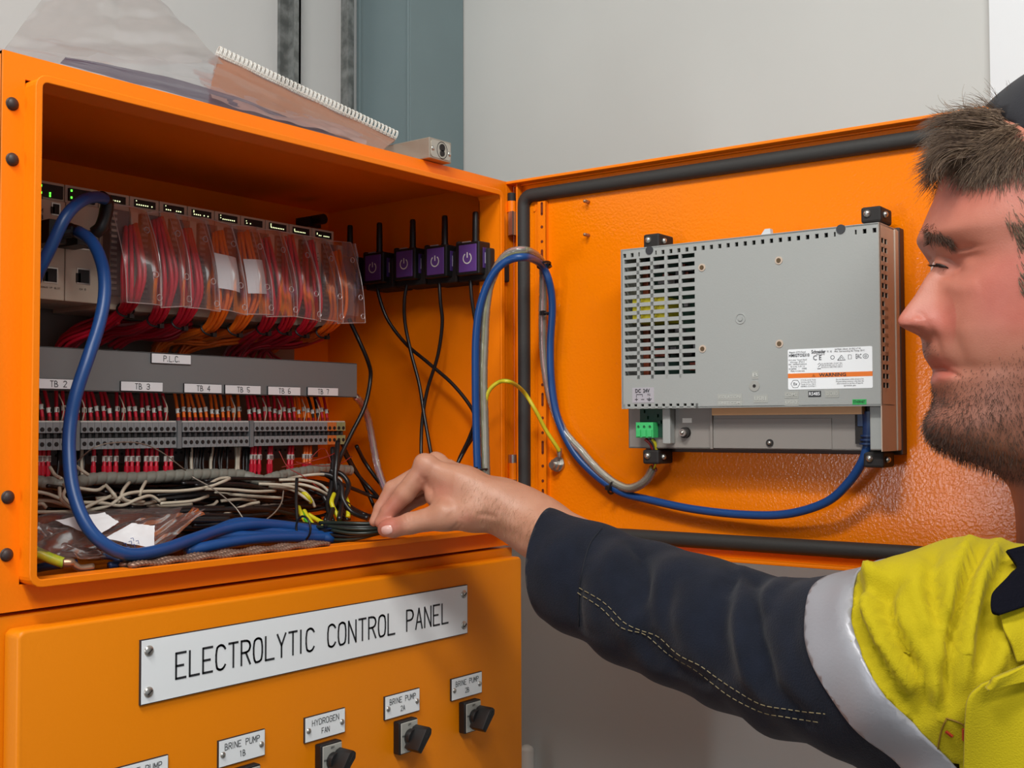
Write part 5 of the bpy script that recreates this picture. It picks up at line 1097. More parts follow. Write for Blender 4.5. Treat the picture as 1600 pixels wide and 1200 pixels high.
def sdfgrad(f, V, e=.0006):
    V = V.astype(np.float32); g = np.stack([f(V+np.eye(3, dtype=np.float32)[i]*e)-f(V-np.eye(3, dtype=np.float32)[i]*e) for i in range(3)], -1); return g/(np.linalg.norm(g, axis=1)[:, None]+1e-9)
def relax(V, F, it=2, lam=.5):
    e = np.vstack([F[:, [0, 1]], F[:, [1, 2]], F[:, [2, 3]], F[:, [3, 0]]]); e = np.vstack([e, e[:, ::-1]])
    for _ in range(it):
        acc = np.zeros_like(V); cnt = np.zeros(len(V)); np.add.at(acc, e[:, 0], V[e[:, 1]]); np.add.at(cnt, e[:, 0], 1); V = V*(1-lam)+lam*acc/cnt[:, None]
    return V
def settle(f, V, it=2):
    for _ in range(it): d = f(V.astype(np.float32)); g = sdfgrad(f, V); V = V-g*d[:, None]
    return V
def segpix(U, Vp, poly):      # distance in picture space to a polyline, with arc parameter
    best = np.full(U.shape, 1e9); par = np.zeros(U.shape); n = len(poly)-1
    for i in range(n):
        ax, ay = poly[i]; bx, by = poly[i+1]; dx, dy = bx-ax, by-ay; t = np.clip(((U-ax)*dx+(Vp-ay)*dy)/(dx*dx+dy*dy+1e-9), 0, 1); d = np.hypot(U-ax-t*dx, Vp-ay-t*dy); m = d < best; best[m] = d[m]; par[m] = ((i+t)/n)[m]
    return best, par
def folds(V, N, lst):
    """creases and ridges pressed into the cloth along drawn lines: (polyline, width px, depth m)"""
    U, Vp, Zd = projv(V); vd_ = CC-V; vd_ /= np.linalg.norm(vd_, axis=1)[:, None]; face = np.clip((vd_*N).sum(1)*2.2, 0, 1); off = np.zeros(len(V))
    for poly, w, dep in lst:
        d, t = segpix(U, Vp, poly); fade = np.sin(np.clip(t, 0, 1)*math.pi)**.5; off += face*dep*np.exp(-(d/w)**2)*fade
    return V+N*off[:, None]

# ---------------- hand and forearm
def c2p(x, y): return 560+x/6.1538, 680+y/6.1538
PXM = 1.07/CF          # metres per picture pixel at the hand
HD = lambda x, y, dd=0: at(*c2p(x, y), HDEP(x)+dd)
def HDEP(x): # hand comes towards the camera along the forearm
    return 1.045-.000022*(x-200) if x > 200 else 1.045
hr = lambda r: r/6.1538*PXM
def hand_sdf(P):
    H = lambda x, y, dd=0: HD(x, y, dd)
    palm = None
    def U(d, k=.008):
        nonlocal palm; palm = d if palm is None else smin(palm, d, k)
    Wp = (1380, 640)
    U(capd(P, H(1330, 600, 0), H(680, 315, .002), hr(150), hr(98)))
    U(capd(P, H(1380, 600, .018), H(760, 290, .020), hr(150), hr(92)))
    U(capd(P, H(1380, 640, .030), H(860, 330, .038), hr(140), hr(88)))
    U(capd(P, H(1380, 680, .034), H(940, 400, .054), hr(130), hr(80)))
    U(capd(P, H(1400, 740, 0), H(1120, 740, -.004), hr(170), hr(165)), .012)
    U(capd(P, H(1120, 740, -.004), H(840, 775, -.012), hr(165), hr(128)), .010)
    U(capd(P, H(1000, 520, .008), H(790, 480, .012), hr(210), hr(150)), .010)
    U(capd(P, H(860, 640, .0), H(740, 600, .004), hr(115), hr(85)), .010)
    # wrist and forearm
    a, b, c = H(1400, 690, .012), H(1560, 770, .010), H(1760, 905, .002); e = at(990, 905, .93)
    U(capd(P, a, b, hr(222), hr(238)), .014); U(capd(P, b, c, hr(238), hr(262)), .012); U(capd(P, c, e, hr(262), hr(285)), .012)
    U(capd(P, H(1380, 690, .022), H(1700, 860, .018), hr(200), hr(235)), .014)
    # thumb
    th = capd(P, H(840, 775, -.012), H(500, 848, -.014), hr(126), hr(96)); th = smin(th, capd(P, H(500, 848, -.014), H(330, 893, -.012), hr(98), hr(86)), .003); th = smin(th, capd(P, H(330, 893, -.012), H(258, 905, -.011), hr(84), hr(70)), .003)
    th = smin(th, elld(P, H(330, 880, -.013), np.array([-(Rv*.97-Uv*-.2), Uv, Fv]), (hr(120), hr(72), hr(78))), .003)
    palm = smin(palm, th, .007)
    def finger(pts, rs, k=.004):
        d = None
        for i in range(len(pts)-1):
            q = capd(P, pts[i], pts[i+1], rs[i], rs[i+1]); d = q if d is None else smin(d, q, .0025)
        return d
    idx = finger([H(655, 300, .002), H(445, 560, .000), H(290, 735, .000), H(215, 835, -.002)], [hr(102), hr(94), hr(76), hr(58)])
    mid = finger([H(750, 285, .020), H(330, 520, .018), H(215, 700, .013), H(150, 830, .008)], [hr(92), hr(82), hr(62), hr(46)])
    rin = finger([H(860, 330, .038), H(460, 560, .040), H(300, 700, .030), H(230, 800, .018)], [hr(88), hr(78), hr(64), hr(50)])
    lit = finger([H(940, 400, .054), H(600, 600, .056), H(450, 690, .044), H(350, 780, .030)], [hr(80), hr(70), hr(58), hr(46)])
    fg = np.minimum(np.minimum(idx, mid), np.minimum(rin, lit)); fg = smin(np.minimum(idx, mid), smin(rin, lit, .0008), .0008)
    palm = smin(palm, fg, .005)
    # knuckle heads
    palm = smin(palm, capd(P, H(620, 262, .0), H(660, 275, .0), hr(78), hr(78)), .006)
    palm = smin(palm, capd(P, H(735, 232, .022), H(760, 245, .022), hr(66), hr(66)), .006)
    return palm
V, Fq = surfnets(hand_sdf, *[f_([at(1020, 915, .92)-Z_*.01, HD(100, 300, -.05), HD(100, 900, .02), at(1020, 880, .96), HD(700, 150, .07), HD(800, 1000, -.05)], axis=0)+s_ for f_, s_ in ((np.min, -.035), (np.max, .035))], .0016)
V = relax(V, Fq, 1, .5); V = settle(hand_sdf, V, 2); N = sdfgrad(hand_sdf, V)
cp = lambda *a: [c2p(x, y) for x, y in a]
V = folds(V, N, [(cp((430, 770), (455, 830), (448, 900)), 2.0, -.0006), (cp((470, 770), (490, 830), (480, 890)), 2.0, -.0006), (cp((510, 780), (520, 830), (515, 870)), 1.8, -.0004),
    (cp((1130, 760), (1230, 765), (1330, 790)), 4, -.0013), (cp((880, 920), (940, 870), (960, 830)), 2.4, -.0008), (cp((920, 930), (985, 880), (1000, 840)), 2.2, -.0006), (cp((640, 400), (650, 470), (700, 560)), 4, -.0013), (cp((600, 380), (620, 450)), 3, -.0008), (cp((700, 470), (715, 560), (690, 620)), 3, -.0009),
    (cp((570, 420), (590, 500)), 3, -.0007), (cp((900, 500), (1100, 520), (1300, 560)), 16, .0008), (cp((800, 300), (1000, 380), (1300, 470)), 8, .0006), (cp((760, 640), (820, 700), (880, 760)), 12, .0010), (cp((1000, 900), (1200, 860), (1500, 960), (1700, 1080)), 10, -.0014)])
N = sdfgrad(hand_sdf, V)
SK = bpy.data.materials.new('skin'); SK.use_nodes = True; nt = SK.node_tree; bs = nt.nodes['Principled BSDF']
def nn_(t): return nt.nodes.new(t)
at_ = nn_('ShaderNodeAttribute'); at_.attribute_name = 'flush'; at2 = nn_('ShaderNodeAttribute'); at2.attribute_name = 'stubble'; tc = nn_('ShaderNodeTexCoord')
nz = nn_('ShaderNodeTexNoise'); nz.inputs['Scale'].default_value = 70; nz.inputs['Detail'].default_value = 5; nt.links.new(tc.outputs['Object'], nz.inputs['Vector'])
m1 = nn_('ShaderNodeMix'); m1.data_type = 'RGBA'; m1.inputs[6].default_value = lin((190, 143, 115)); m1.inputs[7].default_value = lin((184, 104, 88)); nt.links.new(at_.outputs['Fac'], m1.inputs[0])
m2 = nn_('ShaderNodeMix'); m2.data_type = 'RGBA'; m2.blend_type = 'MULTIPLY'; m2.inputs[0].default_value = .35; nt.links.new(m1.outputs[2], m2.inputs[6])
cr = nn_('ShaderNodeValToRGB'); cr.color_ramp.elements[0].position = .3; cr.color_ramp.elements[0].color = (.78, .6, .55, 1); cr.color_ramp.elements[1].position = .7; cr.color_ramp.elements[1].color = (1, 1, 1, 1); nt.links.new(nz.outputs['Fac'], cr.inputs[0]); nt.links.new(cr.outputs[0], m2.inputs[7])
m3 = nn_('ShaderNodeMix'); m3.data_type = 'RGBA'; m3.inputs[7].default_value = lin((112, 72, 58)); nt.links.new(m2.outputs[2], m3.inputs[6]); nt.links.new(at2.outputs['Fac'], m3.inputs[0]); nt.links.new(m3.outputs[2], bs.inputs['Base Color'])
bs.inputs['Roughness'].default_value = .48; bs.inputs['Subsurface Weight'].default_value = .12; bs.inputs['Subsurface Radius'].default_value = (1, .35, .18); bs.inputs['Subsurface Scale'].default_value = .004
nb_ = nn_('ShaderNodeTexNoise'); nb_.inputs['Scale'].default_value = 900; nb_.inputs['Detail'].default_value = 3; nt.links.new(tc.outputs['Object'], nb_.inputs['Vector']); bp_ = nn_('ShaderNodeBump'); bp_.inputs['Strength'].default_value = .25; bp_.inputs['Distance'].default_value = .0006; nt.links.new(nb_.outputs['Fac'], bp_.inputs['Height']); nt.links.new(bp_.outputs[0], bs.inputs['Normal'])
hV, hF, hN = V, Fq, N
U_, V_, _ = projv(hV)
hflush = .15+.75*np.exp(-((U_-605)**2/22**2+(V_-822)**2/16**2))+.5*np.exp(-((U_-612)**2/20**2+(V_-790)**2/20**2))+.25*np.exp(-((U_-660)**2/14**2+(V_-745)**2/20**2))+.3*np.exp(-((U_-735)**2/20**2+(V_-810)**2/8**2))+.35*np.exp(-((U_-690)**2/20**2+(V_-765)**2/16**2))

# ---------------- head and neck: rings fitted to the profile
HDp = .770                     # depth of the middle of the face
prof = [(100, 1760), (120, 1690), (150, 1625), (180, 1570), (200, 1538), (220, 1515), (240, 1498), (260, 1489), (280, 1481), (300, 1474), (320, 1464), (340, 1455), (356, 1448), (370, 1445), (386, 1453), (400, 1459), (414, 1461), (420, 1460)]
prof_b = prof+[(436, 1458), (464, 1456), (484, 1452), (500, 1448), (522, 1444), (536, 1446), (550, 1450), (566, 1456), (580, 1464), (594, 1462), (610, 1464), (622, 1462), (636, 1459), (650, 1450), (664, 1446), (680, 1450), (696, 1463), (708, 1486), (720, 1513), (732, 1545), (745, 1572), (765, 1590), (800, 1602), (850, 1610), (900, 1612)]
nose = [(400, 0), (414, 4), (436, 18), (464, 33), (484, 45), (496, 51), (504, 52), (511, 47), (517, 34), (521, 20), (526, 9), (534, 2), (545, 0)]
lips = [(534, 0), (545, 6), (556, 8), (564, 5), (571, 1), (577, 1), (582, 4), (590, 8), (600, 9), (609, 5), (618, 0)]
width = [(100, 60), (115, 105), (140, 140), (180, 163), (240, 178), (300, 182), (360, 180), (420, 176), (470, 170), (520, 162), (570, 152), (620, 140), (660, 128), (700, 118), (740, 122), (800, 134), (860, 150), (900, 165)]
backp = [(100, 1830), (115, 1880), (150, 1925), (220, 1950), (320, 1955), (420, 1935), (520, 1905), (600, 1885), (700, 1880), (800, 1890), (900, 1900)]
Hx = -Rv0; Hy = Fv0 = np.array([math.sin(CYAW), math.cos(CYAW), 0]); Hz = Z_      # forward, away, up
yaw_h = math.radians(-3); Hf = Hx*math.cos(yaw_h)+Hy*math.sin(yaw_h); Ha = -Hx*math.sin(yaw_h)+Hy*math.cos(yaw_h)
h0 = at(1700, 450, HDp+.052)
pxh = (HDp+.052)/CF            # metres per px at the mid plane
ip = lambda tab, y: np.interp(y, [a for a, b in tab], [b for a, b in tab])
def smooth_ip(tab, y):
    return sum(ip(tab, y+o)*w for o, w in ((-6, .15), (-3, .22), (0, .26), (3, .22), (6, .15)))
ny, na = 230, 220
ys = np.concatenate([np.linspace(100, 380, 70, endpoint=False), np.linspace(380, 720, 130, endpoint=False), np.linspace(720, 900, 30)])
ang = np.concatenate([np.linspace(-1, 1, na, endpoint=False)]); ang = math.pi*(ang*.55+.45*ang**3)         # denser at the face
Yg, Ag = np.meshgrid(ys, ang, indexing='ij')
fx = 1700-smooth_ip(prof_b, Yg); bx = smooth_ip(backp, Yg)-1700; wd = sum(ip(width, Yg+o)*w for o, w in zip(range(-45, 46, 9), np.exp(-(np.arange(-45, 46, 9)/26.)**2)/np.exp(-(np.arange(-45, 46, 9)/26.)**2).sum()))
ca, sa = np.cos(Ag), np.sin(Ag)
ex = np.where(ca > 0, .80+.2*np.clip((270-Yg)/60, 0, 1), .95)
aF = np.sign(ca)*np.abs(ca)**ex*np.where(ca > 0, fx, bx); cL = np.sign(sa)*np.abs(sa)**.92*wd          # forward, lateral(+ away)
g = lambda y0, sy, c0, sc: np.exp(-((Yg-y0)/sy)**2)*(np.exp(-((np.abs(cL)-c0)/sc)**2))
ff = (ca > 0)
aF = aF+ff*smooth_ip(nose, Yg)*np.exp(-(np.abs(cL)/(14+np.clip((Yg-440)/70, 0, 1)*13))**1.8)
aF += ff*g(506, 11, 24, 9)*5; aF -= ff*g(502, 16, 42, 12)*3                       # nostril wing
aF += ff*smooth_ip(lips, Yg)*np.exp(-(np.abs(cL)/46)**2.5); aF -= ff*g(576, 3.2, 0, 30)*4
aF += ff*(g(372, 16, 42, 40)*4); aF -= ff*g(418, 22, 60, 30)*19; aF -= ff*g(424, 14, 34, 16)*9; aF += ff*g(422, 12, 62, 20)*10
aF += ff*g(404, 4, 60, 24)*3.5; aF -= ff*g(399, 4, 62, 26)*3
aF += ff*g(470, 34, 88, 36)*6; cL += np.sign(cL)*(g(455, 30, 130, 50)*3)
aF -= ff*g(545, 36, 60, 12)*3.5; aF -= ff*g(630, 10, 0, 40)*2; aF += ff*g(666, 18, 0, 50)*2
aF += ff*g(640, 60, 100, 40)*2
HG = h0+(Hf*aF[..., None]+Ha*cL[..., None])*pxh-Hz*(Yg-450)[..., None]*pxh*1.0
_g = np.cross(np.gradient(HG, axis=0), np.gradient(HG, axis=1)).reshape(-1, 3); _g /= np.linalg.norm(_g, axis=1)[:, None]+1e-9; _g *= np.sign(((HG.reshape(-1, 3)-h0)*_g).sum(1))[:, None]
HG = folds(HG.reshape(-1, 3), _g, [([(1434, 486), (1443, 496), (1446, 508), (1442, 519)], 3.0, -.0016), ([(1408, 513), (1424, 515), (1440, 521)], 3.0, -.0026), ([(1425, 500), (1434, 505)], 7, .0010), ([(1446, 500), (1462, 528), (1470, 560)], 6, -.0010),
    ([(1462, 576), (1474, 578), (1490, 583), (1502, 590)], 2.6, -.0018), ([(1460, 568), (1476, 570), (1492, 578)], 4, .0007), ([(1462, 590), (1478, 592), (1490, 590)], 5, .0009), ([(1452, 404), (1466, 400), (1484, 406), (1496, 416)], 2.6, -.0014), ([(1454, 411), (1470, 410), (1488, 417)], 3.2, .0016),
    ([(1462, 428), (1476, 432), (1492, 430)], 4, -.0009), ([(1470, 445), (1500, 452), (1530, 445)], 12, .0012)]).reshape(HG.shape)
m = MB(); m.grid(HG, closed=True); m.f = [f[::-1] for f in m.f]; top = len(m.f)
nH = ny*na; cap_ = [HG[0].mean(0)+Z_*.002]; m.add(cap_, []); m.f += [(nH, (j+1) % na, j) for j in range(na)]; m.m += [0]*na
# attributes on the head
Uh, Vh, Zh = projv(HG.reshape(-1, 3)); aFf, cLf, Yf = aF.ravel(), cL.ravel(), Yg.ravel()
def sm(x, a, b): t = np.clip((x-a)/(b-a), 0, 1); return t*t*(3-2*t)
front = np.where(ca.ravel() > -.3, 1, 0)
jaw = sm(Yf, 520, 640)*(1-sm(Yf, 715, 760)); cheekline = 440+np.clip((1600-(1700-aFf))/1, 0, 400)*.0
beardy = sm(Yf-(638-.55*np.clip((1700-aFf)-1450, 0, 170)*1.0), -75, 30)*(1-sm(Yf, 735, 775))*front       # cheek line drops forward
must = np.exp(-((Yf-545)/13)**2)*np.exp(-(np.abs(cLf)/34)**2)*(aFf > 150)*.3
lipm = np.exp(-((Yf-578)/20)**4)*np.exp(-(np.abs(cLf)/42)**4)*(aFf > 205)
stub = np.clip(np.maximum(beardy*.62, must)*(1-lipm), 0, .85)
flushH = np.clip(.55+.75*np.exp(-((Yf-470)/60)**2-((1700-aFf-1530)/60)**2)+.35*np.exp(-((Yf-505)/30)**2)*(aFf > 240)+.6*lipm+.4*np.exp(-((Yf-300)/70)**2)*front, 0, 1)
headM, headAttr = m, (np.append(flushH, 0), np.append(stub, 0))

# ---------------- clothed body (one signed-distance body, cut into garments)
SLV = [((842, 868), 80, 1.00), ((922, 910), 90, .955), ((1005, 945), 100, .915), ((1083, 972), 109, .872), ((1165, 1004), 113, .828), ((1245, 1030), 124, .785), ((1345, 1038), 147, .735), ((1440, 1022), 155, .700)]
SP = [(at(u, v, d), r*d/CF*.97) for (u, v), r, d in SLV]
HDx = at(790, 850, 1.03)
RS = at(1512, 1012, .705); NK = at(1690, 860, HDp+.05); LS = at(2060, 1010, .80); CH = at(1700, 1150, .74); BEL = at(1760, 1500, .80)
TX = (LS-RS)/np.linalg.norm(LS-RS)
def body_sdf(P):
    d = capd(P, SP[0][0]+(SP[0][0]-SP[1][0])*.3, SP[0][0], SP[0][1]*.98, SP[0][1])
    for (a, ra), (b, rb) in zip(SP, SP[1:]): d = smin(d, capd(P, a, b, ra, rb), .008)
    t = capd(P, SP[-1][0], RS, SP[-1][1]*.98, .062)
    t = smin(t, capd(P, RS+Z_*.002, NK-Z_*.040, .060, .056), .018)
    t = smin(t, capd(P, LS, NK-Z_*.036, .066, .058), .03)
    t = smin(t, capd(P, RS*.72+LS*.28-Z_*.10, LS*.72+RS*.28-Z_*.10, .105, .105), .05)
    t = smin(t, capd(P, CH+TX*-.03-Z_*.02, BEL-TX*.05, .115, .120), .05); t = smin(t, capd(P, CH+TX*.12-Z_*.02, BEL+TX*.06, .115, .120), .05)
    # far arm hanging
    t = smin(t, capd(P, LS+TX*.01, LS+TX*.05-Z_*.27, .066, .054), .02)
    return smin(d, t, .013)
blo = np.array([-.10, -.95, -.47]); bhi = np.array([1.02, -.02, .09])
pts_ = np.array([SP[0][0], SP[-1][0], RS, LS, NK, CH, BEL]); blo = np.minimum(pts_.min(0)-.16, [9, 9, 9]); bhi = pts_.max(0)+.16; blo[2] = -.52
print('person pts', np.round(pts_, 3).tolist(), blo, bhi)
V, Fq = surfnets(body_sdf, blo, bhi, .0042)
V = relax(V, Fq, 2, .5); V = settle(body_sdf, V, 2)
N = sdfgrad(body_sdf, V)
def fix2(V, Fq):   # one subdivision for finer cloth near the visible arm
    return V, Fq
FOLD = [  # sleeve
 ([(985, 835), (1000, 860), (1003, 900), (990, 960)], 8, -.006), ([(1010, 842), (1040, 838), (1065, 850)], 14, .006), ([(1020, 850), (1000, 905), (1010, 980), (1050, 1060)], 12, -.004),
 ([(960, 840), (955, 890), (965, 960), (985, 1010)], 12, .003), ([(1135, 875), (1145, 900), (1130, 930)], 8, -.006), ([(1170, 885), (1180, 905), (1215, 900)], 9, -.007), ([(1160, 880), (1200, 895), (1235, 915)], 14, .006),
 ([(1128, 920), (1120, 990), (1140, 1060)], 12, -.004), ([(1165, 900), (1155, 970), (1175, 1060), (1240, 1130)], 11, .005), ([(1185, 920), (1180, 990), (1205, 1070), (1270, 1140)], 9, -.005), ([(1215, 905), (1195, 935), (1200, 960)], 9, .004),
 ([(1060, 860), (1080, 900), (1070, 980), (1100, 1060)], 20, .004), ([(990, 980), (1010, 1020), (1030, 1045)], 8, -.005), ([(920, 870), (935, 930), (925, 985)], 14, .0025), ([(905, 900), (900, 950), (908, 990)], 6, -.003), ([(1240, 920), (1235, 1000), (1265, 1090)], 14, -.003),
 ([(1050, 900), (1040, 960), (1060, 1020)], 10, -.003), ([(1010, 985), (1050, 1040), (1110, 1070)], 9, -.004),
 # yellow
 ([(1340, 895), (1334, 940), (1350, 1000), (1400, 1080), (1440, 1140)], 9, -.006), ([(1352, 885), (1365, 900), (1395, 905)], 10, .007), ([(1375, 935), (1405, 1000), (1440, 1060), (1455, 1130)], 9, -.010), ([(1360, 925), (1350, 950), (1380, 1010), (1430, 1090)], 10, .006),
 ([(1390, 930), (1420, 1000), (1455, 1070), (1470, 1130)], 10, .006), ([(1385, 885), (1375, 925), (1395, 960)], 9, -.006), ([(1400, 900), (1380, 930)], 8, -.004),
 ([(1578, 800), (1540, 840), (1510, 905), (1495, 980), (1483, 1060), (1478, 1120)], 8, -.008), ([(1595, 808), (1560, 850), (1530, 910), (1512, 990), (1500, 1080)], 8, .007), ([(1560, 795), (1520, 840), (1490, 910), (1478, 980), (1470, 1050)], 9, .006), ([(1600, 815), (1575, 860), (1545, 930), (1528, 1010)], 9, -.005),
 ([(1465, 850), (1455, 900), (1470, 970), (1482, 1020)], 9, -.006), ([(1480, 850), (1468, 900), (1480, 970)], 9, .004), ([(1450, 870), (1430, 930), (1450, 990)], 12, .004), ([(1560, 970), (1540, 1010), (1530, 1050)], 8, -.005), ([(1575, 975), (1560, 1030), (1535, 1070)], 10, .004),
 ([(1420, 920), (1430, 990), (1460, 1060)], 12, -.003)]
V = folds(V, N, [(a_, w_*1.3, d_*(1.3 if k_ < 18 else 1.75)) for k_, (a_, w_, d_) in enumerate(FOLD)]); V = relax(V, Fq, 1, .5)
N = sdfgrad(body_sdf, V)
rn = np.random.default_rng(5); wob = np.zeros(len(V))
for k in range(10):
    d_ = rn.normal(size=3); d_ /= np.linalg.norm(d_); wob += np.sin(V@d_*rn.uniform(50, 150)+rn.uniform(0, 6))*.0005
V = V+N*wob[:, None]
# garment borders: planes across the arm, tilted as worn
def plane3(p1, p2, p3):   # through three points given as (u,v,depth)
    a, b, c = [at(*q) for q in (p1, p2, p3)]; n = np.cross(b-a, c-a); n /= np.linalg.norm(n); return a, n
def armplane(i, f, tilt=0):
    c = SP[i][0]*(1-f)+SP[i+1][0]*f; n = SP[min(i+2, len(SP)-1)][0]-SP[i-1][0]; n /= np.linalg.norm(n); return c, n
ax_all = (SP[7][0]-SP[4][0]); ax_all /= np.linalg.norm(ax_all)
tl = Uv*.10-Fv*-.10
cN = (SP[1][0]-SP[0][0]); cN /= np.linalg.norm(cN); cN = cN+Rv*.12; cN /= np.linalg.norm(cN)
from mathutils.bvhtree import BVHTree
BV = BVHTree.FromPolygons(V.tolist(), Fq.tolist())
def hit(bv, u, v):
    d = ray(u, v); r = bv.ray_cast(Vector(CC), Vector(d/np.linalg.norm(d)))
    if r[0] is None: return None, None
    n = np.array(r[1])
    if n@d > 0: n = -n
    return np.array(r[0]), n
def hplane(pts, like):
    H_ = [hit(BV, *p)[0] for p in pts]; print('plane hits', [h is not None for h in H_])
    if any(h is None for h in H_): return None
    n = np.cross(H_[1]-H_[0], H_[2]-H_[0]); n /= np.linalg.norm(n)
    if n@like < 0: n = -n
    print('angle', math.degrees(math.acos(min(1, n@like)))); return H_[0], n
cuff = hplane([(848, 800), (822, 868), (824, 925)], cN) or (at(842, 868, 1.0), cN)
bn1 = ax_all+Uv*.16; bn1 /= np.linalg.norm(bn1); B1 = (at(1302, 1035, .755), bn1)
bn2 = ax_all+Uv*.20; bn2 /= np.linalg.norm(bn2); B2 = (B1[0]+bn2*.046, bn2)
B1 = hplane([(1274, 918), (1262, 1000), (1352, 1150)], ax_all) or B1
B2 = hplane([(1337, 905), (1329, 965), (1430, 1135)], ax_all) or B2
NKP = (NK-Z_*.030, (Z_*.86-Fv*.42*1+Rv*-.25)); NKP = (NKP[0], NKP[1]/np.linalg.norm(NKP[1]))
def cutmesh(V, F, planes, off=0, extra=None):
    bm = bmesh.new(); vs = [bm.verts.new(v) for v in (V+(N*off if off else 0)).tolist()]
    for f in F.tolist():
        try: bm.faces.new([vs[i] for i in f])
        except Exception: pass
    for (c, n), side in planes:
        n2 = n*side; bmesh.ops.bisect_plane(bm, geom=bm.verts[:]+bm.edges[:]+bm.faces[:], plane_co=tuple(c), plane_no=tuple(n2), clear_inner=True, clear_outer=False, dist=1e-6)
    return bm
def sel(F, mask): return F[mask[F].all(1)]
sd = lambda pl: (V-pl[0])@pl[1]
dA = np.full(len(V), 9.)
for (a, ra), (b, rb) in zip(SP, SP[1:]): dA = np.minimum(dA, capd(V.astype(np.float32), a, b, ra, rb))
isarm = dA < .022
def finish(bm, name, mt, parent, thick=0, sub=0, label=None):
    loose = [v for v in bm.verts if not v.link_faces]
    bmesh.ops.delete(bm, geom=loose, context='VERTS'); me = bpy.data.meshes.new(name); bm.to_mesh(me); bm.free(); me.materials.append(mt); me.polygons.foreach_set('use_smooth', [True]*len(me.polygons))
    o = bpy.data.objects.new(name, me); COL.objects.link(o); o.parent = parent; WLOC[o.name] = np.zeros(3)
    if thick: md = o.modifiers.new('thickness', 'SOLIDIFY'); md.thickness = thick; md.offset = -1
    if label: o['label'] = label
    return o
NAVY = mat('navy_drill_cloth', (20, 25, 38), .9, spec=.2, bump=.5, bscale=900, var=.25, vscale=60, sheen=.08)
YEL = mat('hi_vis_yellow_cloth', (178, 160, 8), .85, spec=.25, bump=.35, bscale=1100, sheen=.05)
TAPE = mat('reflective_tape', (158, 158, 164), .42, .25, bump=.1, bscale=500)
# skin body mesh (head + hand + hidden trunk under the clothes)
pm = MB(); pm.add(np.concatenate(headM.v), headM.f); nh = pm.n; pm.add(hV, [tuple(f) for f in hF.tolist()]); n2_ = pm.n
inner = [at(985, 908, .93), at(1000, 915, .925), SP[3][0], SP[5][0], RS, RS*.5+LS*.5-Z_*.03, CH+TX*.04, BEL]
pm.tube(spl(inner, 6), np.interp(np.linspace(0, 1, 43), [0, .3, .6, .75, 1], [.022, .030, .042, .05, .07]), 20)
person = put('person', pm, SK, None, smooth=True)
tag(person, 'man in a yellow and navy work shirt, profile to the left, reaching into the cabinet', 'person')
me = person.data; nv = len(me.vertices)
fl = np.full(nv, .2); st_ = np.zeros(nv); fl[:nh] = headAttr[0]; st_[:nh] = headAttr[1]; fl[nh:n2_] = np.clip(hflush, 0, 1)
for nm, ar in (('flush', fl), ('stubble', st_)):
    A_ = me.attributes.new(nm, 'FLOAT', 'POINT'); A_.data.foreach_set('value', ar.astype(np.float32))
# garments
F_arm = sel(Fq, isarm & (sd(cuff) > -.02) & (sd(B1) < .03) & (sd(B1) > -.5))
bm = cutmesh(V, F_arm, [(cuff, 1), (B1, -1)]); slv = finish(bm, 'navy_sleeve', NAVY, person, .0016, label='dark navy rolled cuff and forearm sleeve')
F_b = sel(Fq, isarm & (sd(B1) > -.03) & (sd(B2) < .03) & (((V-SP[6][0])**2).sum(1) < .16**2))
bm = cutmesh(V, F_b, [((B1[0]-B1[1]*.001, B1[1]), 1), ((B2[0]+B2[1]*.001, B2[1]), -1)], .0014); finish(bm, 'reflective_band', TAPE, person, .0014, label='grey reflective tape band around the upper sleeve')
keep = ~(isarm & (sd(B2) < 0))
F_t = Fq[(keep | (isarm & (sd(B2) > -.014)))[Fq].all(1)]
bm = bmesh.new(); vs = [bm.verts.new(v) for v in V.tolist()]
for f in F_t.tolist():
    try: bm.faces.new([vs[i] for i in f])
    except Exception: pass
armf = set(np.nonzero(isarm & (np.abs(sd(B2)) < .05) & (((V-B2[0])**2).sum(1) < .12**2))[0].tolist()); bm.verts.ensure_lookup_table()
gv = [bm.verts[i] for i in armf]; gs = set(gv); ge = [e for e in bm.edges if e.verts[0] in gs and e.verts[1] in gs]; gf = [f for f in bm.faces if all(v in gs for v in f.verts)]
bmesh.ops.bisect_plane(bm, geom=gv+ge+gf, plane_co=tuple(B2[0]), plane_no=tuple(B2[1]), clear_inner=True, dist=1e-6)
# neck opening
g2 = [v for v in bm.verts if (np.array(v.co)-NK)@NKP[1] > -.03 and np.linalg.norm(np.array(v.co)-NK) < .13]
gs = set(v for v in bm.verts if (Vector(NK)-v.co).length < .125); ge = [e for e in bm.edges if e.verts[0] in gs and e.verts[1] in gs]; gf = [f for f in bm.faces if all(v in gs for v in f.verts)]
bmesh.ops.bisect_plane(bm, geom=list(gs)+ge+gf, plane_co=tuple(NK-Z_*.005), plane_no=(0, 0, -1), clear_inner=True, dist=1e-6)
shirt = finish(bm, 'yellow_shirt', YEL, person, .0018, label='bright yellow upper half of the work shirt')

def raysdf(f, u, v, d0, d1, n=60):
    U_ = np.atleast_1d(u).astype(float); V2 = np.atleast_1d(v).astype(float); D = CC*0+np.stack([ray(a, b) for a, b in zip(U_, V2)]); t = np.full(len(U_), d0)
    for _ in range(n): s = f((CC+D*t[:, None]).astype(np.float32)); t = np.clip(t+s*.85, d0, d1)
    return CC+D*t[:, None], t
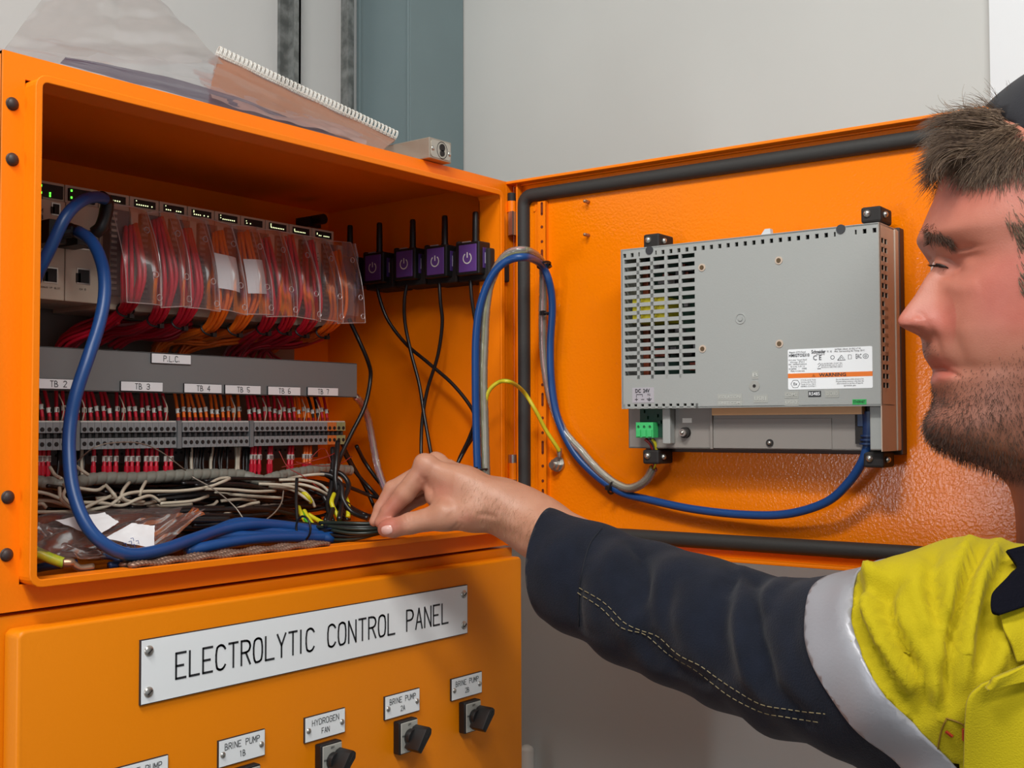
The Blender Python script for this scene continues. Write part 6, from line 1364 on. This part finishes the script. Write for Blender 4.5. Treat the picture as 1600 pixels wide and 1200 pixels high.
# surface lookup on the finished cloth (with folds) by a BVH
HBV = BVHTree.FromPolygons(hV.tolist(), hF.tolist()); 
HEADV = HG.reshape(-1, 3); hf_ = [(i*na+j, i*na+(j+1) % na, (i+1)*na+(j+1) % na, (i+1)*na+j) for i in range(ny-1) for j in range(na)]; FBV = BVHTree.FromPolygons(HEADV.tolist(), hf_)
def stitch(poly, mt, par, off=.0006, r=.00035, dash=7, gap=4, name='stitching', bv=None, solid=False):
    pts = spl([(a, b, 0) for a, b in poly], 12)[:, :2]; L = np.concatenate([[0], np.cumsum(np.hypot(*np.diff(pts, axis=0).T))]); m = MB(); s = 0; k = 0
    while s < L[-1]:
        e = min(L[-1], s+(L[-1] if solid else dash)); ss = np.linspace(s, e, max(2, int((e-s)/5)+1)); Q = []
        for q in ss:
            p, n = hit(bv or BV, np.interp(q, L, pts[:, 0]), np.interp(q, L, pts[:, 1]))
            if p is not None: Q.append(p+n*off)
        if len(Q) > 1: m.tube(Q, r, 4)
        s = e+(gap if not solid else 1)
    if m.v: return put(name, m, mt, par)
THR = mat('tan_thread', (130, 118, 88), .7); THY = mat('olive_thread', (150, 144, 20), .7); THG = mat('grey_thread', (110, 110, 112), .7)
stitch([(905, 918), (945, 942), (975, 972), (1000, 984), (1030, 995), (1060, 1022), (1095, 1040), (1120, 1058), (1150, 1078), (1190, 1100), (1230, 1108), (1290, 1115)], THR, slv)
stitch([(903, 926), (940, 950), (968, 978), (985, 985), (1010, 992), (1045, 1022), (1085, 1045), (1112, 1066), (1145, 1090), (1190, 1112), (1230, 1120), (1280, 1128)], THR, slv)
stitch([(940, 826), (922, 850), (912, 885), (905, 930), (905, 978)], mat('dark_thread', (20, 24, 34), .8), slv, r=.0006, solid=True)
stitch([(1324, 885), (1317, 925), (1325, 985), (1350, 1045), (1395, 1105), (1440, 1160)], THY, shirt, r=.0004, dash=4, gap=3)
# collar, pocket flap, placket
def patch(poly_pts, mt, name, par, off, thick, nx=22, label=None, lift=None):
    """cloth panel lying on the body between a left and a right border, both traced top to bottom"""
    Lp, Rp = poly_pts; Ls = spl([(a, b, 0) for a, b in Lp], 10)[:, :2]; Rs = spl([(a, b, 0) for a, b in Rp], 10)[:, :2]; nn2 = 26
    li = np.linspace(0, len(Ls)-1, nn2); ri = np.linspace(0, len(Rs)-1, nn2); Q = np.zeros((nn2, nx, 2)); Dp = np.full((nn2, nx), np.nan)
    for i in range(nn2):
        a = np.array([np.interp(li[i], np.arange(len(Ls)), Ls[:, k]) for k in (0, 1)]); b = np.array([np.interp(ri[i], np.arange(len(Rs)), Rs[:, k]) for k in (0, 1)])
        for j in range(nx):
            Q[i, j] = a+(b-a)*j/(nx-1); p, n = hit(BV, *Q[i, j])
            if p is not None: Dp[i, j] = (p-CC)@Fv
    med = np.nanmedian(Dp); Dp = np.where(np.isnan(Dp) | (np.abs(Dp-med) > .08), med, Dp)
    for _ in range(14):
        E_ = np.pad(Dp, 1, mode='edge'); Dp = np.minimum(Dp, .25*(E_[:-2, 1:-1]+E_[2:, 1:-1]+E_[1:-1, :-2]+E_[1:-1, 2:]))*.5+.5*.25*(E_[:-2, 1:-1]+E_[2:, 1:-1]+E_[1:-1, :-2]+E_[1:-1, 2:])
    G = np.array([[at(Q[i, j, 0], Q[i, j, 1], Dp[i, j]-off*(1 if lift is None else lift(i/(nn2-1), j/(nx-1)))) for j in range(nx)] for i in range(nn2)])
    m = MB(); m.grid(G); o = put(name, m, mt, par, smooth=True, label=label); md = o.modifiers.new('thickness', 'SOLIDIFY'); md.thickness = thick; md.offset = -1; return o
COLN = mat('navy_collar_cloth', (13, 13, 22), .95, spec=.1, bump=.6, bscale=700)
patch(([(1571, 862), (1590, 892), (1575, 905), (1556, 925), (1548, 940), (1550, 958), (1560, 962)], [(1640, 845), (1650, 870), (1655, 890), (1650, 905), (1640, 920), (1640, 930), (1640, 935)]), COLN, 'collar', shirt, .010, .003, label='dark navy collar leaf')
patch(([(1562, 958), (1568, 985), (1580, 1010), (1588, 1035)], [(1640, 935), (1650, 960), (1655, 990), (1655, 1020)]), YEL, 'front_placket', shirt, .004, .002)
flap = patch(([(1533, 1068), (1512, 1090), (1507, 1130), (1505, 1200), (1500, 1290)], [(1680, 1010), (1685, 1080), (1690, 1130), (1690, 1200), (1690, 1290)]), YEL, 'chest_pocket', shirt, .011, .002)
patch(([(1550, 1058), (1545, 1066), (1538, 1074)], [(1680, 1005), (1682, 1020), (1684, 1050)]), YEL, 'pocket_flap', shirt, .017, .004, label='bright folded edge of the chest pocket flap')
stitch([(1478, 1122), (1505, 1132), (1510, 1150)], mat('brown_thread', (130, 100, 20), .7), shirt, solid=True, r=.0005); stitch([(1478, 1122), (1470, 1145), (1462, 1190)], MATS['brown_thread'], shirt, solid=True, r=.0005); stitch([(1478, 1142), (1488, 1150)], mat('red_thread', (170, 50, 20), .7), shirt, solid=True, r=.0009, name='red_bartack'); stitch([(1506, 1138), (1506, 1156)], MATS['red_thread'], shirt, solid=True, r=.0011, name='red_bartack')
# thumb nail
def nail(poly_c, a, b, rot, bv=HBV):
    G = np.zeros((9, 9, 3))
    for i in range(9):
        for j in range(9):
            x, y = (i/8*2-1), (j/8*2-1); xs = x*math.sqrt(max(0, 1-.32*y*y)); ysn = y*math.sqrt(max(0, 1-.32*x*x)); u = poly_c[0]+a*xs*math.cos(rot)-b*ysn*math.sin(rot); v = poly_c[1]+a*xs*math.sin(rot)+b*ysn*math.cos(rot); p, n = hit(bv, u, v)
            G[i, j] = p+n*(.0006-.0007*(x**4+y**4)*.5) if p is not None else HD(270, 900, -.012)
    return G
m = MB(); m.grid(nail((604.5, 828), 8.6, 6.8, math.radians(-12))); put('thumb_nail', m, mat('nail', (226, 178, 166), .3, coat=.3), person, smooth=True)
# ---------------- eye, brows, hair, cap
ep, en = hit(FBV, 1475, 419); EYE = None
if ep is not None:
    ec = ep+(Ha*.0130)+Hf*-.0085
    m = MB(); m.ball(ec, .0118, 16); eye = put('eyeball', m, mat('eye_white', (206, 184, 178), .25), person, smooth=True)
    m = MB(); m.disc(ec+(Hf-Hz*.5)*.0094, Hf-Hz*.5, .0045, 20, h=.0006); put('iris', m, mat('iris_brown', (70, 58, 48), .2), eye)
HAIRM = mat('brown_hair', (124, 100, 78), .5, col2=(78, 58, 44), vscale=300, spec=.6); HAIRL = mat('light_brown_hair', (160, 136, 110), .5, col2=(108, 84, 64), vscale=300, spec=.6); BEARDM = mat('beard_hair', (98, 70, 54), .55, col2=(60, 42, 34), vscale=300)
def strands(items, r0, mt, name, par, seg=5, label=None):
    m = MB(); Vs = []; Fs = []
    n0 = 0; a3 = np.arange(3)*2*math.pi/3
    for P in items:
        P = np.asarray(P); n = len(P); T = np.gradient(P, axis=0); T /= np.linalg.norm(T, axis=1)[:, None]+1e-9; A = np.cross(T, Fv); A /= np.linalg.norm(A, axis=1)[:, None]+1e-9; B = np.cross(T, A); R_ = r0*np.linspace(1, .25, n)
        Q = P[:, None]+R_[:, None, None]*(A[:, None]*np.cos(a3)[None, :, None]+B[:, None]*np.sin(a3)[None, :, None]); Vs.append(Q.reshape(-1, 3))
        for i in range(n-1):
            for j in range(3): Fs.append((n0+i*3+j, n0+i*3+(j+1) % 3, n0+(i+1)*3+(j+1) % 3, n0+(i+1)*3+j))
        n0 += n*3
    m.add(np.vstack(Vs), Fs); return put(name, m, mt, par, smooth=True, label=label)
hrn = random.Random(4)
def hairline(y): return np.interp(y, [150, 215, 235, 262, 300, 335, 352, 440], [1500, 1492, 1502, 1522, 1548, 1560, 1580, 1590])
HN = lambda p: None
Hidx = np.arange(len(HEADV)); isc = (Vh < 455) & (Uh > hairline(Vh)) & (Vh > 95); isc |= (Vh < 235) & (Uh > 1498)
scalp = Hidx[((cLf < 0) & (Vh < 455) & (Uh > hairline(Vh)) | (cLf >= 0) & (Yf < 430) & ((1700-aFf) > hairline(Yf)))]
gradH = np.cross(np.gradient(HG, axis=0), np.gradient(HG, axis=1)).reshape(-1, 3); gradH /= np.linalg.norm(gradH, axis=1)[:, None]+1e-9
cen = h0; sgn = np.sign(((HEADV-cen)*gradH).sum(1)); gradH *= sgn[:, None]
scalp = scalp[~((Uh[scalp] > 1556) & (Vh[scalp] < 176+(Uh[scalp]-1556)*.64))]; near = scalp[(cLf[scalp] < 90)]
hs_, hl_ = [], []
def addhair(i, lst):
    p = HEADV[i]; n = gradH[i]; y = Yf[i]; x = 1700-aFf[i]
    top = np.clip((330-y)/140, 0, 1); frontn = np.clip((1640-x)/140, 0, 1)
    L = (.014+.012*top)*hrn.uniform(.6, 1.2)+.012*frontn*top
    d = Hf*(.9*top*frontn+.1)+n*.16+Hz*(-.75*(1-top)-.1*top)-Hf*(.6*(1-top*frontn))
    d = d+np.array([hrn.gauss(0, .15) for _ in range(3)]); d /= np.linalg.norm(d); P = [p-n*.001]
    q = p.copy(); nst = 6
    for s in range(nst):
        q = q+d*L/nst; P.append(q.copy()); d = d+Hf*.16*top-Hz*(.10*(1-top)+.12*top*(s/nst))-n*.10+np.array([hrn.gauss(0, .05) for _ in range(3)]); d /= np.linalg.norm(d)
    lst.append(P)
vis = near[(Uh[near] < 1650)]
for _ in range(12500):
    addhair(hrn.choice(vis) if _ < 8500 else hrn.choice(near), hs_ if hrn.random() < .62 else hl_)
far = scalp[(cLf[scalp] >= 90)]
for _ in range(2500): addhair(hrn.choice(far), hs_)
# fringe tufts, drawn as they fall
def tuft(poly, n, spread, dd, lst, r=1):
    base = np.array([at(u, v, HDp+.03+dd) for u, v in poly]); base = spl(base, 4)
    for _ in range(n):
        o0 = np.array([hrn.gauss(0, spread*.5) for _ in range(3)]); o1 = np.array([hrn.gauss(0, spread) for _ in range(3)]); t = np.linspace(0, 1, len(base))[:, None]; k = hrn.uniform(.7, 1); P = base*1.0+o0*(1-t)+o1*t
        lst.append(P[:max(3, int(len(P)*k))])
for poly, n in (([(1560, 195), (1520, 190), (1480, 188), (1450, 196), (1436, 206)], 160), ([(1560, 215), (1520, 212), (1480, 210), (1455, 218), (1438, 236)], 170), ([(1550, 230), (1510, 228), (1478, 228), (1455, 240), (1446, 250)], 140),
                ([(1560, 180), (1530, 178), (1500, 178), (1475, 184), (1455, 178)], 120), ([(1540, 232), (1500, 236), (1475, 246), (1462, 262), (1462, 280), (1472, 298)], 34), ([(1530, 236), (1495, 240), (1478, 252), (1470, 268), (1476, 290)], 26), ([(1530, 232), (1510, 236), (1498, 248), (1492, 268)], 40), ([(1600, 200), (1560, 205), (1530, 215), (1505, 232)], 200), ([(1600, 220), (1570, 232), (1545, 250), (1535, 268)], 160),
                ([(1600, 240), (1580, 262), (1568, 290), (1570, 312)], 160), ([(1606, 280), (1594, 310), (1588, 340), (1592, 362)], 120), ([(1500, 180), (1480, 170), (1466, 160), (1462, 150)], 6), ([(1540, 172), (1510, 165), (1506, 150), (1514, 132)], 3), ([(1480, 185), (1465, 176), (1456, 166)], 8), ([(1560, 190), (1545, 182), (1530, 180), (1515, 176)], 120)):
    for dd in (-.022, -.008, .008): tuft(poly, max(1, n//3), .0035, dd, hs_ if hrn.random() < .5 else hl_)
hair = strands(hs_, .00026, HAIRM, 'hair', person, label='short tousled brown hair'); hair['kind'] = 'stuff'
h2 = strands(hl_, .00024, HAIRL, 'hair_highlights', person, label='lighter strands in the brown hair'); h2['kind'] = 'stuff'
# eyebrow + lashes
eb = []
for _ in range(300):
    t = hrn.random(); u = 1444+t*46; v = 362+10*t+12*t*t+hrn.gauss(0, 6.0*(1-.4*t)); p, n = hit(FBV, u, v)
    if p is None: continue
    d = Hf*-.4-Hz*.25+n*.5+Ha*-.2+np.array([hrn.gauss(0, .18) for _ in range(3)]); d /= np.linalg.norm(d); eb.append([p, p+d*.003, p+d*.0055-Hf*.001])
for _ in range(60):
    p, n = hit(FBV, 1449+hrn.uniform(0, 5), 362+hrn.uniform(0, 20))
    if p is not None: eb.append([p, p+Hf*.002+Hz*-.001, p+Hf*.0035-Hz*.002])
strands(eb, .00022, mat('brow_hair', (92, 66, 50), .55), 'eyebrow', person)
la_ = []
for _ in range(46):
    t = hrn.random(); p = at(1456+t*26, 413+t*3.5, HDp+.012); p2, n = hit(FBV, 1458+t*24, 414+t*3)
    if p2 is None: continue
    d = Hf*.85-Hz*(.05+.3*hrn.random())-Ha*.3; la_.append([p2, p2+d*.0035, p2+d*.0068+Hz*.0012])
strands(la_, .00022, mat('lash_dark', (40, 28, 24), .5), 'eyelashes', person)
m = MB(); Q = [hit(FBV, u, v) for u, v in ((1458, 414), (1464, 413), (1470, 414), (1476, 416), (1482, 419))]; Q = [p+n*.0003 for p, n in Q if p is not None]
if len(Q) > 2: m.tube(Q, [.0004]+[.0009]*(len(Q)-2)+[.0003], 6); put('eyelid_line', m, MATS['lash_dark'], person, smooth=True)
# beard strands
bd = []; cand = np.nonzero((stub > .12) & (cLf < 60) & (Yf < 745))[0]; wts = stub[cand]/stub[cand].sum(); pick = rng.choice(cand, 6000, p=wts)
for i in pick:
    p = HEADV[i]+np.array([hrn.gauss(0, .0008) for _ in range(3)]); n = gradH[i]; chin = np.clip((Yf[i]-600)/60, 0, 1)
    d = n*.55-Hz*.6-Hf*.15+np.array([hrn.gauss(0, .25) for _ in range(3)]); d /= np.linalg.norm(d); L = (.0022+.0034*chin)*hrn.uniform(.6, 1.2); bd.append([p-n*.0006, p+d*L*.5, p+d*L-Hz*L*.15])
b_ = strands(bd, .00017, BEARDM, 'beard', person, label='short brown stubble beard'); b_['kind'] = 'stuff'
# arm hair
ah = []
for _ in range(1500):
    u = hrn.uniform(722, 850); v = 728+(u-722)*.5+hrn.uniform(-4, 75); p, n = hit(HBV, u, v)
    if p is None: continue
    d = n*.35+Rv*-.3-Uv*.9+np.array([hrn.gauss(0, .25) for _ in range(3)]); d /= np.linalg.norm(d); ah.append([p-n*.0003, p+d*.003, p+d*.0055-n*.0012])
a_h = strands(ah, .00006, mat('fine_arm_hair', (178, 136, 98), .5), 'arm_hair', person); a_h['kind'] = 'stuff'
# ear
ecn = h0+(-Ha*176*pxh)-Hz*(400-450)*pxh+Hf*(-30*pxh); m = MB()
th_ = np.linspace(0, 2*math.pi, 28, endpoint=False); m.tube([ecn+Hf*(.014*math.cos(a)-.004*math.sin(a))+Hz*(.030*math.sin(a))-Ha*(.006-.006*math.cos(a)) for a in th_], .0042, 8, closed=True); m.ball(ecn+Hf*.002, (.013, .006, .026), 10, ax=[Hf, Ha, Hz]); put('ear', m, SK, person, smooth=True)
# cap: a dark shell set back on the head
cc = h0+Hf*(-62*pxh)+Hz*(450-242)*pxh
nC = 26; Gc = []
for i in range(nC):
    t = i/(nC-1)*math.radians(100)
    row = []
    for j in range(48):
        a = 2*math.pi*j/48; qx, qy = math.cos(a), math.sin(a); qx = math.copysign(abs(qx)**.6, qx); qy = math.copysign(abs(qy)**.6, qy); row.append(cc+Hf*(math.sin(t)*qx*226*pxh)+Ha*(math.sin(t)*qy*215*pxh)+Hz*(math.cos(t)*178*pxh))
    Gc.append(row)
Gc = np.array(Gc); bm = bmesh.new(); mm = MB(); mm.grid(Gc, closed=True); tmpm = mm.mesh('cap', [mat('charcoal_cap', (44, 44, 50), .6, bump=.15, bscale=600)]); bm.from_mesh(tmpm)
CBV = BVHTree.FromPolygons(Gc.reshape(-1, 3).tolist(), mm.f); pe0, pe1, pe2 = [hit(CBV, *q)[0] for q in ((1562, 181), (1600, 207), (1660, 244))]; dn = np.cross(pe1-pe0, pe2-pe0); dn /= np.linalg.norm(dn)
if dn@Hz < 0: dn = -dn
bmesh.ops.bisect_plane(bm, geom=bm.verts[:]+bm.edges[:]+bm.faces[:], plane_co=tuple(pe0), plane_no=tuple(dn), clear_inner=True); bm.to_mesh(tmpm); bm.free(); tmpm.polygons.foreach_set('use_smooth', [True]*len(tmpm.polygons))
cp_ = bpy.data.objects.new('cap', tmpm); COL.objects.link(cp_); cp_.parent = person; cp_['label'] = 'dark charcoal cap worn back on the head'; md = cp_.modifiers.new('thickness', 'SOLIDIFY'); md.thickness = .004
# trousers and boots (below the picture)
def leg_sdf(P):
    hips = BEL+TX*.01-Z_*.02; d = capd(P, hips-TX*.06, hips+TX*.06, .135, .135)
    for s in (-1, 1):
        k = hips+TX*.10*s-Z_*.42; an = hips+TX*.11*s; an = np.array([an[0], an[1], ZF+.10]); d = smin(d, capd(P, hips+TX*.085*s, k, .10, .075), .04); d = smin(d, capd(P, k, an, .075, .062), .02)
    return d
hp = BEL; V3, F3 = surfnets(leg_sdf, [hp[0]-.36, hp[1]-.36, ZF+.03], [hp[0]+.36, hp[1]+.36, hp[2]+.14], .014)
m = MB(); m.add(V3, [tuple(f) for f in F3.tolist()]); put('trousers', m, NAVY, person, smooth=True)
for s in (-1, 1):
    an = BEL+TX*.12*s; m = MB(); fw = np.array([TX[1], -TX[0], 0]); fw = -fw if fw@Fv > 0 else fw; c = np.array([an[0], an[1], ZF+.05]); m.obox(c+fw*.06+Z_*-.012, fw, TX, Z_, .15, .048, .036); m.obox(c-fw*.03+Z_*.05, fw, TX, Z_, .055, .05, .06); put('boot', m, mat('boot_leather', (52, 42, 34), .6), person, bevel=.02, seg=4, smooth=True)
